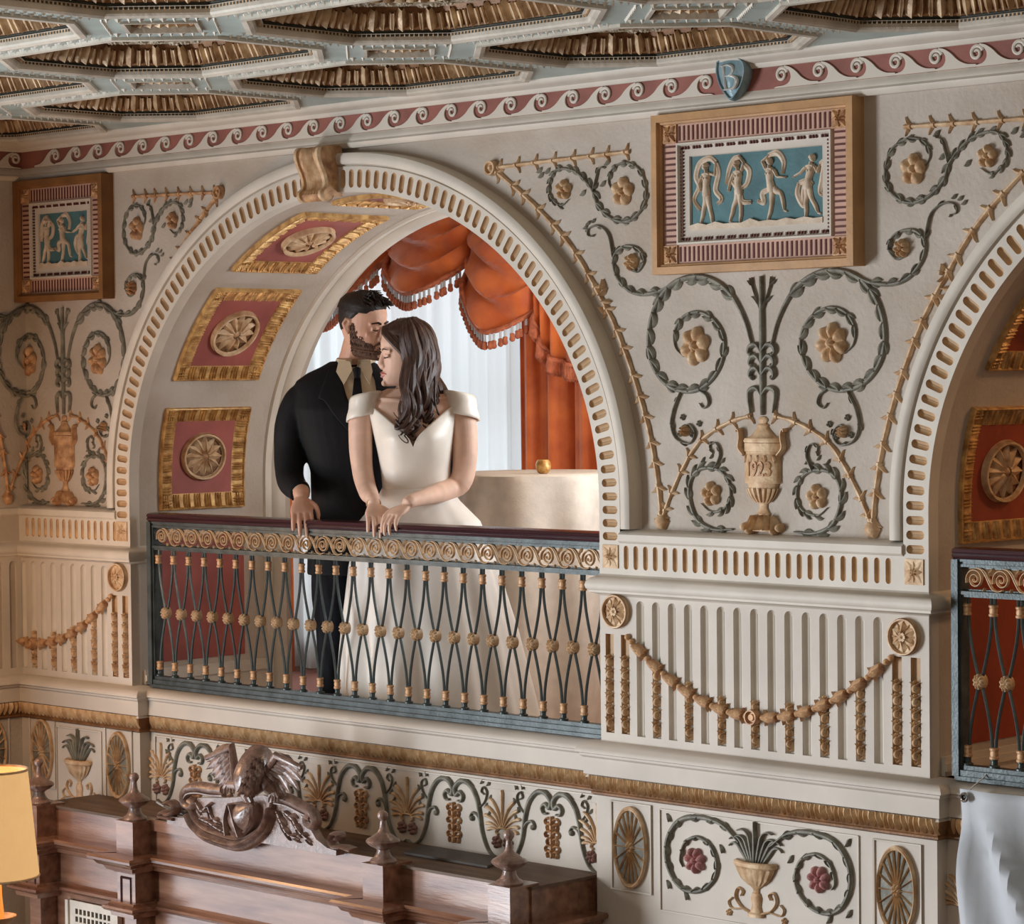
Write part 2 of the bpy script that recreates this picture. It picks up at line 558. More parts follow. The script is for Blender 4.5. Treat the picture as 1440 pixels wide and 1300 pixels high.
# keystone: scrolled console with an acanthus leaf
k = thing('keystone_console', 'brown scrolled console with an acanthus leaf at the crown of the couple\'s arch', 'console', (ARCH1 - 0.075, 0, 5.20))
KX = ARCH1 - 0.075
prof = [(0.03, 5.376), (0.075, 5.37), (0.088, 5.345), (0.080, 5.31), (0.062, 5.275), (0.052, 5.245), (0.056, 5.222), (0.072, 5.208), (0.074, 5.188), (0.056, 5.172), (0.036, 5.176), (0.026, 5.19)]
ps = spl([(a, b) for a, b in prof], 4)
g = G()
rows = [[(KX + x, q.y, q.x) for q in ps] + [(KX + x, 5.19, -0.02), (KX + x, 5.376, -0.02)] for x in (-0.072, -0.058, 0.058, 0.072)]
g.grid(rows, closed=True, caps=True)
obj('console_body', g, M['gold'], k, wallmap(0, 0, 0.0))
for s in (-1, 1):
    g = G()
    rr = [[(KX + s * x, q.y, q.x + e) for q in ps] for x, e in ((0.050, 0.0), (0.052, 0.010), (0.066, 0.010), (0.074, 0.0))]
    g.grid(rr)
    obj('side_roll', g, M['palegold'], k, wallmap(0, 0, 0.0))
g = G()
for x in (-0.035, -0.021, -0.007, 0.007, 0.021, 0.035):
    rows = []
    for i in range(4, len(ps) - 14):
        q = ps[i]
        u = (i - 4) / (len(ps) - 18)
        w = 0.0088 * sin(pi * (0.1 + 0.85 * u)) + 0.001
        fan = 0.55 + 0.6 * u
        rows.append([(KX + x * fan - w, q.y, q.x), (KX + x * fan, q.y - .002, q.x + 0.0075), (KX + x * fan + w, q.y, q.x)])
    g.grid(rows)
obj('acanthus_leaf', g, M['palegold'], k, wallmap(0, 0, 0.0))

# ---------------------------------------------------------------- pier faces
def rosette_block(parent, cx, cz, w, h):
    g = G()
    g.box(cx - w / 2, cx + w / 2, cz - h / 2, cz + h / 2, -0.01, 0.004)
    for kx in (-1, 1):
        for kz in (-1, 1):
            blade(g, cx + kx * w * .06, cz + kz * h * .06, atan2(kz * h, kx * w), w * .58, w * .42, 0.010)
    for a in range(4):
        blade(g, cx, cz, a * pi / 2, w * .46, w * .36, 0.013)
    flower(g, cx, cz, w * .2, 6, 0.014)
    return obj('rosette_block', g, M['palegold'], parent, wallmap(0, 0, 0.0))

def string_course(name, label, x0, x1, xs, blocks):
    t = thing(name, label, 'trim', ((x0 + x1) / 2, 0, 3.845))
    t['kind'] = 'structure'
    out, hollow = slot(0.0215, 0.080, 'stadium', 6)
    hm = mesh_of('flute', hollow(0.010), M['flute'])
    zc = 3.908
    g = G()
    plate(g, [(x0, 3.843), (x1, 3.843), (x1, 3.955), (x0, 3.955)], [[(x + u, zc + v) for u, v in out] for x in xs], -0.0495, 0.0, hole_sides=False)
    obj('fluted_band', g, M['ring'], t, wallmap(0, 0, 0.0), smooth=False)
    for x in xs:
        link('flute', hm, t, (x, 0, zc))
    for x in blocks:
        rosette_block(t, x, 3.909, 0.070, 0.078)
    return t

sx = [0.533 + 0.04344 * i for i in range(26)]
string_course('trim_4', 'fluted band with rosette blocks under the spandrel of the pier between the arches', 0.411, 1.77, sx, [0.463, 1.717])
sx = [-2.283 - 0.04344 * i for i in range(15)]
string_course('trim_6', 'warm shadowed fluted band under the spandrel in the corner', XC, -2.18, sx, [-2.232])
g = G()
prof = [(0.0, 3.955), (0.004, 3.957), (0.010, 3.963), (0.010, 3.985), (0.002, 3.992), (-0.012, 3.998), (-0.05, 4.002)]
sweep(g, prof, [(0.505, 0.0), (1.676, 0.0)])
obj('panel_sill', g, M['ring'], back, lambda x, z, p: (x, -p, z))
g = G()
sweep(g, prof, [(XC, -2.2), (XC, 0.0), (-2.27, 0.0)])
obj('panel_sill', g, M['ring'], back, lambda x, z, p: (x, -p, z))

# impost roll round the piers
imp = thing('trim_8', 'plain rolled impost moulding running round both piers under the fluted bands', 'trim', (0.4, 0, 3.8))
imp['kind'] = 'structure'
prof = [(0.0, 3.850), (0.004, 3.846), (0.010, 3.842), (0.024, 3.836), (0.034, 3.824), (0.037, 3.812), (0.034, 3.801), (0.026, 3.795), (0.026, 3.788), (0.010, 3.784), (0.0, 3.776)]
g = G()
sweep(g, prof, [(0.411, 0.13), (0.411, 0.0), (1.77, 0.0), (1.77, 0.13)])
obj('roll_moulding', g, M['ring'], imp, lambda x, z, p: (x, -p, z))
g = G()
sweep(g, prof, [(XC, -2.2), (XC, 0.0), (-2.18, 0.0), (-2.18, 0.13)])
obj('roll_moulding', g, M['ring'], imp, lambda x, z, p: (x, -p, z))

# pedestals: tall flutes, short husk flutes
def husk_drop(h):
    g = G()
    n = max(3, round(h / 0.042))
    u = h / (n + 0.2)
    for s in (-1, 1):
        blade(g, 0, 0.002, pi / 2 - s * 0.9, 0.020, 0.011, 0.014, s * 1.0)
    for i in range(n):
        z = 0.012 + i * u
        polar(g, 0, z + u * .40, [1, .95, .8, .55, .3, .02], 12, lambda a: hypot(0.0095 * cos(a), u * 0.36 * sin(a)), lambda k, a: 0.004 + 0.020 * sqrt(max(0, 1 - k * k)))
        for s in (-1, 1):
            blade(g, s * 0.003, z + u * .05, pi / 2 - s * 0.80, u * 0.62, 0.011, 0.016, s * 0.9, 0.002, 4, 0.006)
            blade(g, s * 0.004, z + u * .55, pi / 2 - s * 0.55, u * 0.50, 0.009, 0.018, -s * 0.8, 0.004, 4, 0.004)
        polar(g, 0, z + u * .92, [1, .8, .4, .02], 8, lambda a: 0.0055, lambda k, a: 0.004 + 0.016 * sqrt(max(0, 1 - k * k)))
    return g
_husk = {}
def put_husk(parent, x, z, h, y, side_wall=False):
    if h not in _husk:
        _husk[h] = mesh_of('husk_drop', husk_drop(h), M['palegold'])
    if side_wall:
        return link('husk_drop', _husk[h], parent, (XC + y, x, z), (0, 0, pi / 2))
    return link('husk_drop', _husk[h], parent, (x, y, z))

FP = 0.0703
HUSK = {-6: .226, -4: .19, -2: .153, 0: .150, 2: .153, 4: .187, 6: .230}
tall_o, tall_h = slot(0.037, 0.453, 'round', 8)
shrt_o = [(-0.0185, -0.1665), (0.0185, -0.1665), (0.0185, 0.1665), (-0.0185, 0.1665)]
tall_m = mesh_of('flute', tall_h(0.016), M['ring'])
g = G()
g.grid([[(x, z, p) for x, z in [(-0.0185, -0.1665), (0.0185, -0.1665), (0.0185, 0.1665), (-0.0185, 0.1665)]] for p in (0.0, -0.014)], closed=True)
g.add([(-0.0185, -0.1665, -0.014), (0.0185, -0.1665, -0.014), (0.0185, 0.1665, -0.014), (-0.0185, 0.1665, -0.014)], [(0, 1, 2, 3)])
shrt_m = mesh_of('short_flute', g, M['flute'])

def pedestal(name, label, cx, x0, x1, ks, shorts):
    t = thing(name, label, 'trim', (cx, 0, 3.275))
    t['kind'] = 'structure'
    holes = [[(cx + k * FP + u, 3.5385 + v) for u, v in tall_o] for k in ks] + [[(cx + k * FP + u, 3.4815 + v) for u, v in shrt_o] for k in shorts]
    g = G()
    plate(g, [(x0, 3.26), (x1, 3.26), (x1, 3.79), (x0, 3.79)], holes, -0.0495, 0.0, hole_sides=False)
    obj('pedestal_face', g, M['plaster'], t, wallmap(0, 0, 0.0), smooth=False)
    for k in ks:
        link('flute', tall_m, t, (cx + k * FP, 0, 3.5385))
        if k in HUSK:
            put_husk(t, cx + k * FP, 3.317, HUSK[k], 0.008)
    for k in shorts:
        link('short_flute', shrt_m, t, (cx + k * FP, 0, 3.4815))
        put_husk(t, cx + k * FP, 3.32, 0.255, 0.007)
    return t

PC, LC = 1.0865, -2.852
pedestal('trim_5', 'fluted ivory pedestal of the pier between the arches, hung with a gold garland', PC, 0.411, 1.77, range(-7, 8), (-9, -8, 8, 9))
ped_l = pedestal('trim_7', 'fluted pedestal in the shadowed left corner, half of it on the side wall', LC, XC, -2.18, range(-1, 8), (8, 9))
# its continuation on the side wall
g = G()
zs = [(-0.80, 3.26), (0.0, 3.26), (0.0, 3.79), (-0.80, 3.79)]
offs = [-(k * FP + (LC - XC)) for k in (2, 3, 4, 5, 6)]
g2 = []
plate(g, zs, [[(-0.043 - FP * i + u, 3.5385 + v) for u, v in tall_o] for i in range(7)], 0.0, 0.012)
obj('pedestal_face', g, M['plaster'], ped_l, lambda x, z, p: (XC + p, x, z), smooth=False)

def jamb_faces(parent, xj, s):
    g = G()
    g.box(0.0, 0.06, 3.10, 3.79, 0, 0.001)
    return g

# rosettes and garlands on the pedestals
def patera(name, label, cx, cz, R, mt='palegold', group='gilt rosettes at the garland ends', y=0.0):
    t = thing(name, label, 'rosette', (cx, y, cz - R), group)
    g = G()
    polar(g, cx, cz, [1.0, 1.0, 0.96, 0.88, 0.84, 0.83], 40, lambda a: R, lambda k, a: 0.0 if k == 1.0 else (0.020 if k > 0.85 else 0.010))
    rows = [[(cx + R * cos(2 * pi * j / 40), cz + R * sin(2 * pi * j / 40), pz) for j in range(40)] for pz in (0.0, 0.014)]
    g.grid(rows, closed=True)
    polar(g, cx, cz, [0.84, 0.01], 40, lambda a: R, lambda k, a: 0.008)
    obj('rim', g, M[mt], t, wallmap(0, 0, y))
    rim_ = t.children[0]
    for j in range(6):
        g = G()
        a = j * pi / 3 + pi / 6
        blade(g, cx + cos(a) * R * .18, cz + sin(a) * R * .18, a, R * .64, R * .66, 0.016, 0, 0.006)
        blade(g, cx + cos(a) * R * .2, cz + sin(a) * R * .2, a, R * .5, R * .16, 0.020, 0, 0.006)
        obj('petal', g, M[mt], rim_, wallmap(0, 0, y))
    g = G()
    for j in range(6):
        a = j * pi / 3
        blade(g, cx + cos(a) * R * .45, cz + sin(a) * R * .45, a, R * .36, R * .2, 0.010, 0, 0.006)
    polar(g, cx, cz, [1, .9, .6, .45, .4, .2, .01], 16, lambda a: R * .26, lambda k, a: 0.022 if k > .5 else 0.014 + 0.014 * (1 - k))
    obj('boss', g, M[mt], t, wallmap(0, 0, y))
    return t

patera('rosette', 'round gilt rosette at the left end of the bright pier\'s garland', 0.490, 3.726, 0.058)
patera('rosette', 'round gilt rosette at the right end of the bright pier\'s garland', 1.681, 3.710, 0.058)
patera('rosette', 'round gilt rosette on the shadowed corner pedestal beside the railing', -2.255, 3.723, 0.058)

bell = G()
ribbon(bell, spl([(-0.026, 0), (-0.008, 0), (0.012, 0), (0.026, 0)], 4), lambda t: 0.034 * sin(pi * (0.15 + 0.68 * t)) + 0.004, 0.026, 6)
for s in (-1, 1):
    blade(bell, 0.012, 0, s * 0.9, 0.030, 0.014, 0.022, s * 0.5)
    blade(bell, -0.01, 0, s * 2.2, 0.020, 0.010, 0.018, 0)
blade(bell, 0.0, 0, 0.0, 0.034, 0.012, 0.030)
bell_m = mesh_of('bellflower', bell, M['gold'])
bead = G()
polar(bead, 0, 0, [1, .92, .7, .4, .02], 10, lambda a: 0.011, lambda k, a: 0.014 * sqrt(max(0, 1.0 - k * k)) + 0.002)
bead_m = mesh_of('bead', bead, M['gold'])
knot = G()
polar(knot, 0, 0, [1, .9, .75, .6, .4, .38, .15, .01], 18, lambda a: 0.027, lambda k, a: 0.0 if k == 1 else (0.026 if k > .65 else (0.014 if k > .39 else 0.022)))
knot_m = mesh_of('centre_ring', knot, M['gold'])

def garland(name, label, xa, xb, xm, z_end, sag, clip=-9):
    t = thing(name, label, 'garland', (xm, 0, z_end - sag), 'gilt garlands on the pedestals')
    half = (xb - xa) / 2
    c = (xa + xb) / 2
    zf = lambda x: z_end - sag * (1 - ((x - c) / half) ** 2 ) ** 1.0
    n = 15
    for i in range(-7, 8):
        x = c + i * FP
        if x < clip + 0.02:
            continue
        z = zf(x)
        a = atan2(zf(x + 0.01) - zf(x - 0.01), 0.02)
        if i == 0:
            link('centre_ring', knot_m, t, (x, -0.002, z))
        else:
            flip = 0 if i < 0 else pi
            link('bellflower', bell_m, t, (x, -0.002, z), (0, -a + flip, 0))
    for i in range(-8, 8):
        x = c + (i + 0.5) * FP
        if x < clip + 0.02:
            continue
        link('bead', bead_m, t, (x, -0.002, zf(x)))
        if i in (-8, 7):
            x2 = x + (0.25 if i > 0 else -0.25) * FP
            link('bead', bead_m, t, (x2, -0.002, zf(x2)))
    return t
garland('bellflower_garland', 'gilt bellflower and bead garland swagged across the bright pier between the arches', 0.515, 1.657, PC, 3.665, 0.247)
garland('bellflower_garland', 'gilt bellflower garland on the shadowed corner pedestal, cut off by the corner', LC - 0.571, LC + 0.571, LC + 0.3, 3.665, 0.247, XC)

# ---------------------------------------------------------------- plinth cornice with the gold leaf band
pl = thing('trim_9', 'projecting plinth cornice with a gilt leaf band under the balcony', 'trim', (0, 0, 3.1))
pl['kind'] = 'structure'
path = [(XC, -2.2), (XC, 0.0), (-2.135, 0.0), (-2.135, 0.05), (0.385, 0.05), (0.385, 0.0), (1.795, 0.0), (1.795, 0.05), (5.0, 0.05)]
top = [(-0.12, 3.285), (0.012, 3.285), (0.030, 3.276), (0.046, 3.262), (0.052, 3.254), (0.052, 3.247), (0.040, 3.243), (0.040, 3.236), (0.030, 3.228), (0.030, 3.172), (0.022, 3.168), (0.026, 3.160)]
bot = [(0.026, 3.160), (0.020, 3.140), (0.010, 3.122), (0.008, 3.114), (0.012, 3.110), (0.012, 3.104), (0.0, 3.098)]
g = G()
sweep(g, top, path)
obj('cornice_moulding', g, M['plaster'], pl, lambda x, z, p: (x, -p, z))
g = G()
sweep(g, bot, path)
obj('leaf_band_core', g, M['slope'], pl, lambda x, z, p: (x, -p, z))
# one acanthus unit of the band, stood on the sloping core
lf = G()
for dx, w, hh in ((0.0, 0.032, 0.018), (-0.023, 0.024, 0.013), (0.023, 0.024, 0.013), (-0.041, 0.018, 0.010), (0.041, 0.018, 0.010)):
    rows = []
    for i in range(5):
        u = i / 4
        z = 3.168 - 0.050 * u
        p = 0.028 - 0.016 * u + hh * sin(pi * (0.15 + .8 * u)) 
        ww = w * (1 - 0.5 * u * u)
        rows.append([(dx - ww / 2 + dx * .2 * u, z, p - hh * .8), (dx + dx * .2 * u, z, p), (dx + ww / 2 + dx * .2 * u, z, p - hh * .8)])
    lf.grid(rows)
leaf_m = mesh_of('leaf', lf, M['bandgold'])
def leaf_run(x0, x1, y):
    n = round((x1 - x0) / 0.098)
    for i in range(n):
        link('leaf', leaf_m, pl, (x0 + (i + 0.5) * (x1 - x0) / n, y, 0))
leaf_run(XC + 0.02, -2.125, 0.0)
leaf_run(-2.10, 0.375, 0.05)
leaf_run(0.375, 1.805, 0.0)
leaf_run(1.83, 2.5, 0.05)
for i in range(21):
    link('leaf', leaf_m, pl, (XC, -0.07 - 0.098 * i, 0), (0, 0, pi / 2))

# ---------------------------------------------------------------- frieze of running waves under the ceiling
fr = thing('trim_1', 'cornice frieze of cream running waves on a terracotta ground', 'trim', (0, 0, 5.37))
fr['kind'] = 'structure'
path = [(XC + 0.012, -2.2), (XC + 0.012, 0.03), (5.2, 0.03)]
g = G()
sweep(g, [(-0.02, 5.366), (0.006, 5.366), (0.016, 5.374), (0.020, 5.384), (0.012, 5.392), (0.012, 5.400), (0.006, 5.408), (0.0, 5.418), (-0.02, 5.42)], path)
obj('lower_moulding', g, M['ring'], fr, lambda x, z, p: (x, -p, z))
g = G()
sweep(g, [(-0.02, 5.415), (0.0, 5.415), (0.0, 5.495), (-0.02, 5.495)], path)
obj('frieze_ground', g, M['terra'], fr, lambda x, z, p: (x, -p, z))
g = G()
sweep(g, [(-0.02, 5.488), (0.010, 5.488), (0.018, 5.496), (0.020, 5.502), (0.034, 5.508), (0.046, 5.518), (0.052, 5.526), (0.052, 5.534), (-0.02, 5.534)], path)
obj('upper_moulding', g, M['ring'], fr, lambda x, z, p: (x, -p, z))

WP = 0.1485
def wave():
    """One cream wave, curling towards +x; origin at its trough, z from the foot of the frieze."""
    g = G()
    H = 0.068
    cx, cz = 0.061, 0.0405
    sp = []
    for k in range(34):                                     # spiral from the crest into the eye
        t = k / 33
        a = radians(165) - t * radians(500)
        r = 0.0232 - 0.0170 * t ** 1.05
        sp.append((cx + r * cos(a), cz + r * sin(a)))
    P = [Vector(q) for q in sp]
    rows = []
    for i, q in enumerate(P):
        tt = (P[min(i + 1, 33)] - P[max(i - 1, 0)]).normalized()
        nn = Vector((-tt.y, tt.x))
        w = 0.0112 * (1 - 0.30 * i / 33)
        rows.append([(q.x + nn.x * w * e, q.y + nn.y * w * e, pp) for e, pp in ((0.5, -0.001), (0.5, 0.0055), (0.2, 0.0075), (-0.2, 0.0075), (-0.5, 0.0055), (-0.5, -0.001))])
    g.grid(rows, caps=True)
    up = spl([(-0.086, 0.008), (-0.050, 0.012), (-0.020, 0.026), (0.004, 0.047), (0.028, 0.062), (0.050, 0.0680)], 5)
    low = spl([(0.092, 0.0), (0.080, 0.004), (0.052, 0.006), (0.034, 0.012), (0.024, 0.026), (0.025, 0.042), (0.034, 0.054), (0.048, 0.059)], 4)
    poly = [(-0.086, 0.0)] + [(q.x, q.y) for q in up] + [(q.x, q.y) for q in reversed(low)]
    plate(g, poly, [], -0.001, 0.0062, back=False)
    return g
wv = wave()
wave_m = mesh_of('wave_scroll', wv, M['ring'])
g2 = G()
g2.v = [(-a, b, c) for a, b, c in wv.v]
g2.f = list(wv.f)
wave_m2 = mesh_of('wave_scroll', g2, M['ring'])
x = 0.881 - 0.062
while x > XC + 0.06:
    link('wave_scroll', wave_m, fr, (x, 0.03, 5.419))
    x -= WP
x = 1.193 + 0.062
while x < 3.2:
    link('wave_scroll', wave_m2, fr, (x, 0.03, 5.419))
    x += WP
for i in range(14):
    link('wave_scroll', wave_m, fr, (XC + 0.012, -0.06 - WP * i, 5.419), (0, 0, pi / 2))

# shield with its letter
def shield():
    t = thing('letter_shield', 'slate blue oval shield bearing a silvered letter B on the frieze', 'shield', (1.02, 0.0, 5.40))
    cx = 1.017
    def outline(k):
        pts = spl([(-0.060, 5.520), (-0.030, 5.535), (0.0, 5.538), (0.032, 5.530), (0.058, 5.505), (0.062, 5.475), (0.048, 5.435), (0.022, 5.402), (0.0, 5.388), (-0.022, 5.405), (-0.048, 5.440), (-0.063, 5.485), (-0.060, 5.520)], 4)
        return [(cx + q.x * k, 5.468 + (q.y - 5.468) * k) for q in pts[:-1]]
    g = G()
    rows = []
    for kk, p in ((0.90, -0.028), (1.0, -0.004), (0.985, 0.010), (0.94, 0.018), (0.89, 0.018), (0.86, 0.012), (0.80, 0.012), (0.5, 0.022), (0.05, 0.026)):
        rows.append([(a, b, p) for a, b in outline(kk)])
    g.grid(rows, closed=True, caps=True)
    obj('shield_body', g, M['shield'], t, wallmap(0, 0, 0.0))
    g = G()
    zz = 5.425
    stem = [(cx - 0.022, zz + 0.076), (cx - 0.012, zz)]
    ribbon(g, stem, 0.011, 0.010, 4, 0.019)
    ribbon(g, [(cx - 0.034, zz + 0.076), (cx - 0.012, zz + 0.076)], 0.006, 0.009, 4, 0.019)
    ribbon(g, [(cx - 0.022, zz), (cx - 0.004, zz)], 0.006, 0.009, 4, 0.019)
    ribbon(g, spl([(cx - 0.022, zz + 0.076), (cx, zz + 0.077), (cx + 0.016, zz + 0.068), (cx + 0.016, zz + 0.054), (cx + 0.004, zz + 0.044), (cx - 0.018, zz + 0.042)], 6), lambda u: 0.005 + 0.007 * sin(pi * u), 0.010, 4, 0.019)
    ribbon(g, spl([(cx - 0.016, zz + 0.042), (cx + 0.008, zz + 0.042), (cx + 0.028, zz + 0.034), (cx + 0.031, zz + 0.018), (cx + 0.018, zz + 0.003), (cx - 0.012, zz)], 6), lambda u: 0.005 + 0.008 * sin(pi * u), 0.010, 4, 0.019)
    obj('letter', g, M['letter'], t, wallmap(0, 0, 0.0))
shield()
# ---------------------------------------------------------------- coffers on the arch soffits
def soffit_map(cx):
    """u = angle-wise arc position (radians of the ellipse), w = depth, p = out of the soffit."""
    def f(u, w, p):
        nx, nz = cos(u) / RX, sin(u) / RZ
        l = hypot(nx, nz)
        nx, nz = nx / l, nz / l
        if sin(u) < 0:                                       # straight jamb below the springing
            z = ZS + RX * (pi - u) if u > pi else ZS
            return (cx - RX + p, w, ZS - (u - pi) * 1.25)
        return (cx + RX * cos(u) - nx * p, w, ZS + RZ * sin(u) - nz * p)
    return f

def soffit_coffer(parent, cx, u0, u1, red, gold, ring=True, grp=None):
    w0, w1 = 0.15, 0.59
    um, wm = (u0 + u1) / 2, (w0 + w1) / 2
    sm = soffit_map(cx)
    if u1 <= pi:
        a, b = sm(um - 0.01, 0, 0), sm(um + 0.01, 0, 0)
        su = hypot(a[0] - b[0], a[2] - b[2]) / 0.02          # metres per radian here
    else:
        su = 1.25
    hu, hw = (u1 - u0) / 2 * su, (w1 - w0) / 2
    m = lambda x, z, p: sm(um + x / su, wm + z, p)
    c = thing('coffer_panel', '', '', (cx, 0, 0)) if False else None
    n = 8
    def ring_(g, prof):
        rows = []
        for ins, p in prof:
            hx, hz = hu - ins, hw - ins
            pts = []
            for k in range(n):
                pts.append((-hx + 2 * hx * k / n, -hz, p))
            for k in range(n):
                pts.append((hx, -hz + 2 * hz * k / n, p))
            for k in range(n):
                pts.append((hx - 2 * hx * k / n, hz, p))
            for k in range(n):
                pts.append((-hx, hz - 2 * hz * k / n, p))
            rows.append(pts)
        g.grid(rows, closed=True)
    g = G()
    ring_(g, [(0.0, -0.01), (0.0, 0.016), (0.006, 0.018), (0.010, 0.010), (0.062, 0.005), (0.068, 0.003)])
    panel = obj('coffer_frame', g, M[gold], parent, m)
    # the gilt leaves of the frame
    g = G()
    for side in range(4):
        L = hu if side % 2 == 0 else hw
        nn = max(3, round(2 * L / 0.052))
        for k in range(nn):
            t = -L + (k + 0.5) * 2 * L / nn
            for d in (-0.012, 0.0, 0.012):
                if side == 0:
                    blade(g, t + d, -hw + 0.008, pi / 2, 0.055, 0.016, 0.014, 0, 0.006, 4)
                elif side == 2:
                    blade(g, t + d, hw - 0.008, -pi / 2, 0.055, 0.016, 0.014, 0, 0.006, 4)
                elif side == 1:
                    blade(g, hu - 0.008, t + d, pi, 0.055, 0.016, 0.014, 0, 0.006, 4)
                else:
                    blade(g, -hu + 0.008, t + d, 0, 0.055, 0.016, 0.014, 0, 0.006, 4)
    obj('leaf_border', g, M[gold], panel, m)
    g = G()
    rows = []
    for i in range(n + 1):
        rows.append([(-hu + 0.06 + (2 * hu - 0.12) * i / n, -hw + 0.06 + (2 * hw - 0.12) * j / n, 0.004) for j in range(n + 1)])
    g.grid(rows)
    obj('coffer_field', g, M[red], panel, m)
    # daisy rosette
    R = 0.112
    g = G()
    polar(g, 0, 0, [1, 1, .97, .90, .86, .84], 36, lambda a: R, lambda k, a: 0.004 if k == 1 else (0.026 if k > .88 else 0.014))
    rows = [[(R * cos(2 * pi * j / 36), R * sin(2 * pi * j / 36), pz) for j in range(36)] for pz in (0.003, 0.02)]
    g.grid(rows, closed=True)
    obj('rosette_rim', g, M['palegold'], panel, m)
    g = G()
    polar(g, 0, 0, [0.86, 0.01], 36, lambda a: R, lambda k, a: 0.009)
    obj('rosette_ground', g, M['slope'], panel, m)
    for j in range(12):
        g = G()
        a = j * pi / 6
        blade(g, cos(a) * R * .16, sin(a) * R * .16, a, R * .70, R * .37, 0.020, 0, 0.009)
        blade(g, cos(a) * R * .2, sin(a) * R * .2, a, R * .58, R * .08, 0.026, 0, 0.009)
        obj('rosette_petal', g, M['palegold'], panel, m)
    g = G()
    polar(g, 0, 0, [1, .8, .5, .4, .01], 14, lambda a: R * .22, lambda k, a: 0.018 + 0.016 * (1 - k))
    obj('rosette_boss', g, M['gold'], panel, m)
    return panel

def alcove(name, cx, label, red, gold, full=True):
    t = thing(name, label, 'vault', (cx, 0.4, FLOOR_B))
    t['kind'] = 'structure'
    dg = pi / 180
    spans = [(163.4, 184.6), (134.5, 157.1), (106.8, 129.0), (80.5, 99.5)]
    if full:
        spans += [(51.0, 73.2), (22.9, 45.5)]
    for a, b in spans:
        soffit_coffer(t, cx, a * dg, b * dg, red, gold)
    # lower red panel of the jamb with its skirting
    g = G()
    g.box(0.15, 0.59, 3.37, 3.88, 0.0, 0.003)
    obj('jamb_panel', g, M[red], t, lambda x, z, p: (cx - RX + p, x, z))
    g = G()
    for za, zb, pa in ((3.10, 3.30, 0.012), (3.30, 3.325, 0.02), (3.325, 3.345, 0.012)):
        g.box(0.06, 0.70, za, zb, 0.0, pa)
    obj('skirting', g, M['ring'], t, lambda x, z, p: (cx - RX + p, x, z))
    # inner ring at the back of the vault
    g = G()
    prof = [(0.0, 0.70), (0.012, 0.705), (0.012, 0.722), (0.004, 0.73), (0.004, 0.745), (0.020, 0.757), (0.028, 0.775), (0.028, 0.80), (-0.03, 0.80)]
    rows = []
    for x, z, nx, nz in arch_path(0.0, 3.10, 90):
        rows.append([(cx + x - nx * d, z - nz * d, -y) for d, y in prof])
    g.grid(rows)
    obj('inner_ring', g, M['ring'], t, lambda x, z, p: (x, -p, z))
    return t
alcove('trim_10', ARCH1, 'coffered vault of the couple\'s arch with rose panels and gilt rosettes', 'redfield', 'brightgold')
alcove('trim_11', ARCH2, 'coffered vault of the right arch with rust red panels in warm lamplight', 'rustfield', 'brightgold', False)

# ---------------------------------------------------------------- balcony room behind the vaults
rm = thing('wall_balcony', 'cream wall behind the balcony, set with a tall curtained window', 'wall', (-2.65, 2.1, FLOOR_B))
rm['kind'] = 'structure'
g = G()
plate(g, [(-6.0, FLOOR_B), (5.2, FLOOR_B), (5.2, 6.1), (-6.0, 6.1)], [[(-3.55, 3.2), (-1.85, 3.2), (-1.85, 5.6), (-3.55, 5.6)]], -0.15, 0.0)
obj('wall_surface', g, M['roomwall'], rm, wallmap(0, 0, 2.1))
g = G()
g.box(-6.1, -6.0, FLOOR_B, 6.1, -2.2, -0.06)
g.box(5.15, 5.2, FLOOR_B, 6.1, -2.2, -0.8)
obj('end_wall', g, M['roomwall'], rm, lambda x, z, p: (x, -p, z))
g = G()
g.box(-6.1, 5.2, 6.0, 6.1, -2.2, -0.8)
o = obj('ceiling', g, M['roomwall'], None, lambda x, z, p: (x, -p, z))
struct(o, 'plain ceiling of the balcony room, out of sight', 'ceiling')
win = thing('window_1', 'tall bright window behind the white sheer curtain', 'window', (-2.7, 2.15, 3.2))
win['kind'] = 'structure'
g = G()
g.box(-3.55, -1.85, 3.2, 3.26, -0.14, 0.03)
g.box(-3.55, -1.85, 5.54, 5.6, -0.14, -0.02)
for x in (-3.55, -2.73, -1.91):
    g.box(x, x + 0.06, 3.26, 5.54, -0.10, -0.04)
g.box(-3.5, -1.9, 4.4, 4.45, -0.10, -0.05)
obj('window_frame', g, M['ring'], win, wallmap(0, 0, 2.1))
pane = bpy.data.materials.new('daylit_glass')
pane.use_nodes = True
nt = pane.node_tree
em = nt.nodes.new('ShaderNodeEmission')
em.inputs['Color'].default_value = (0.93, 0.97, 1.0, 1)
em.inputs['Strength'].default_value = 2.0
nt.links.new(em.outputs[0], nt.nodes['Material Output'].inputs['Surface'])
g = G()
g.box(-3.52, -1.88, 3.22, 5.58, -0.09, -0.085)
obj('pane', g, pane, win, wallmap(0, 0, 2.1))

# ---------------------------------------------------------------- spandrel ornaments
PX = lambda px, py: ARRAY(px, py)
def ARRAY(px, py):
    """Point of the field plane seen at this place of a measured drawing of the right pier, from its centre."""
    d = A_ * 3850.0 + R_ * (px - 720.0) - U_ * (py - 650.0)
    t = (YF + 6.73181951) / d.y
    return (6.7031788 + d.x * t - 1.0885, 4.5 + d.z * t)
T = lambda *q: [PX(a, b) for a, b in q]

def mirror(p):
    return [(-a, b) for a, b in p]

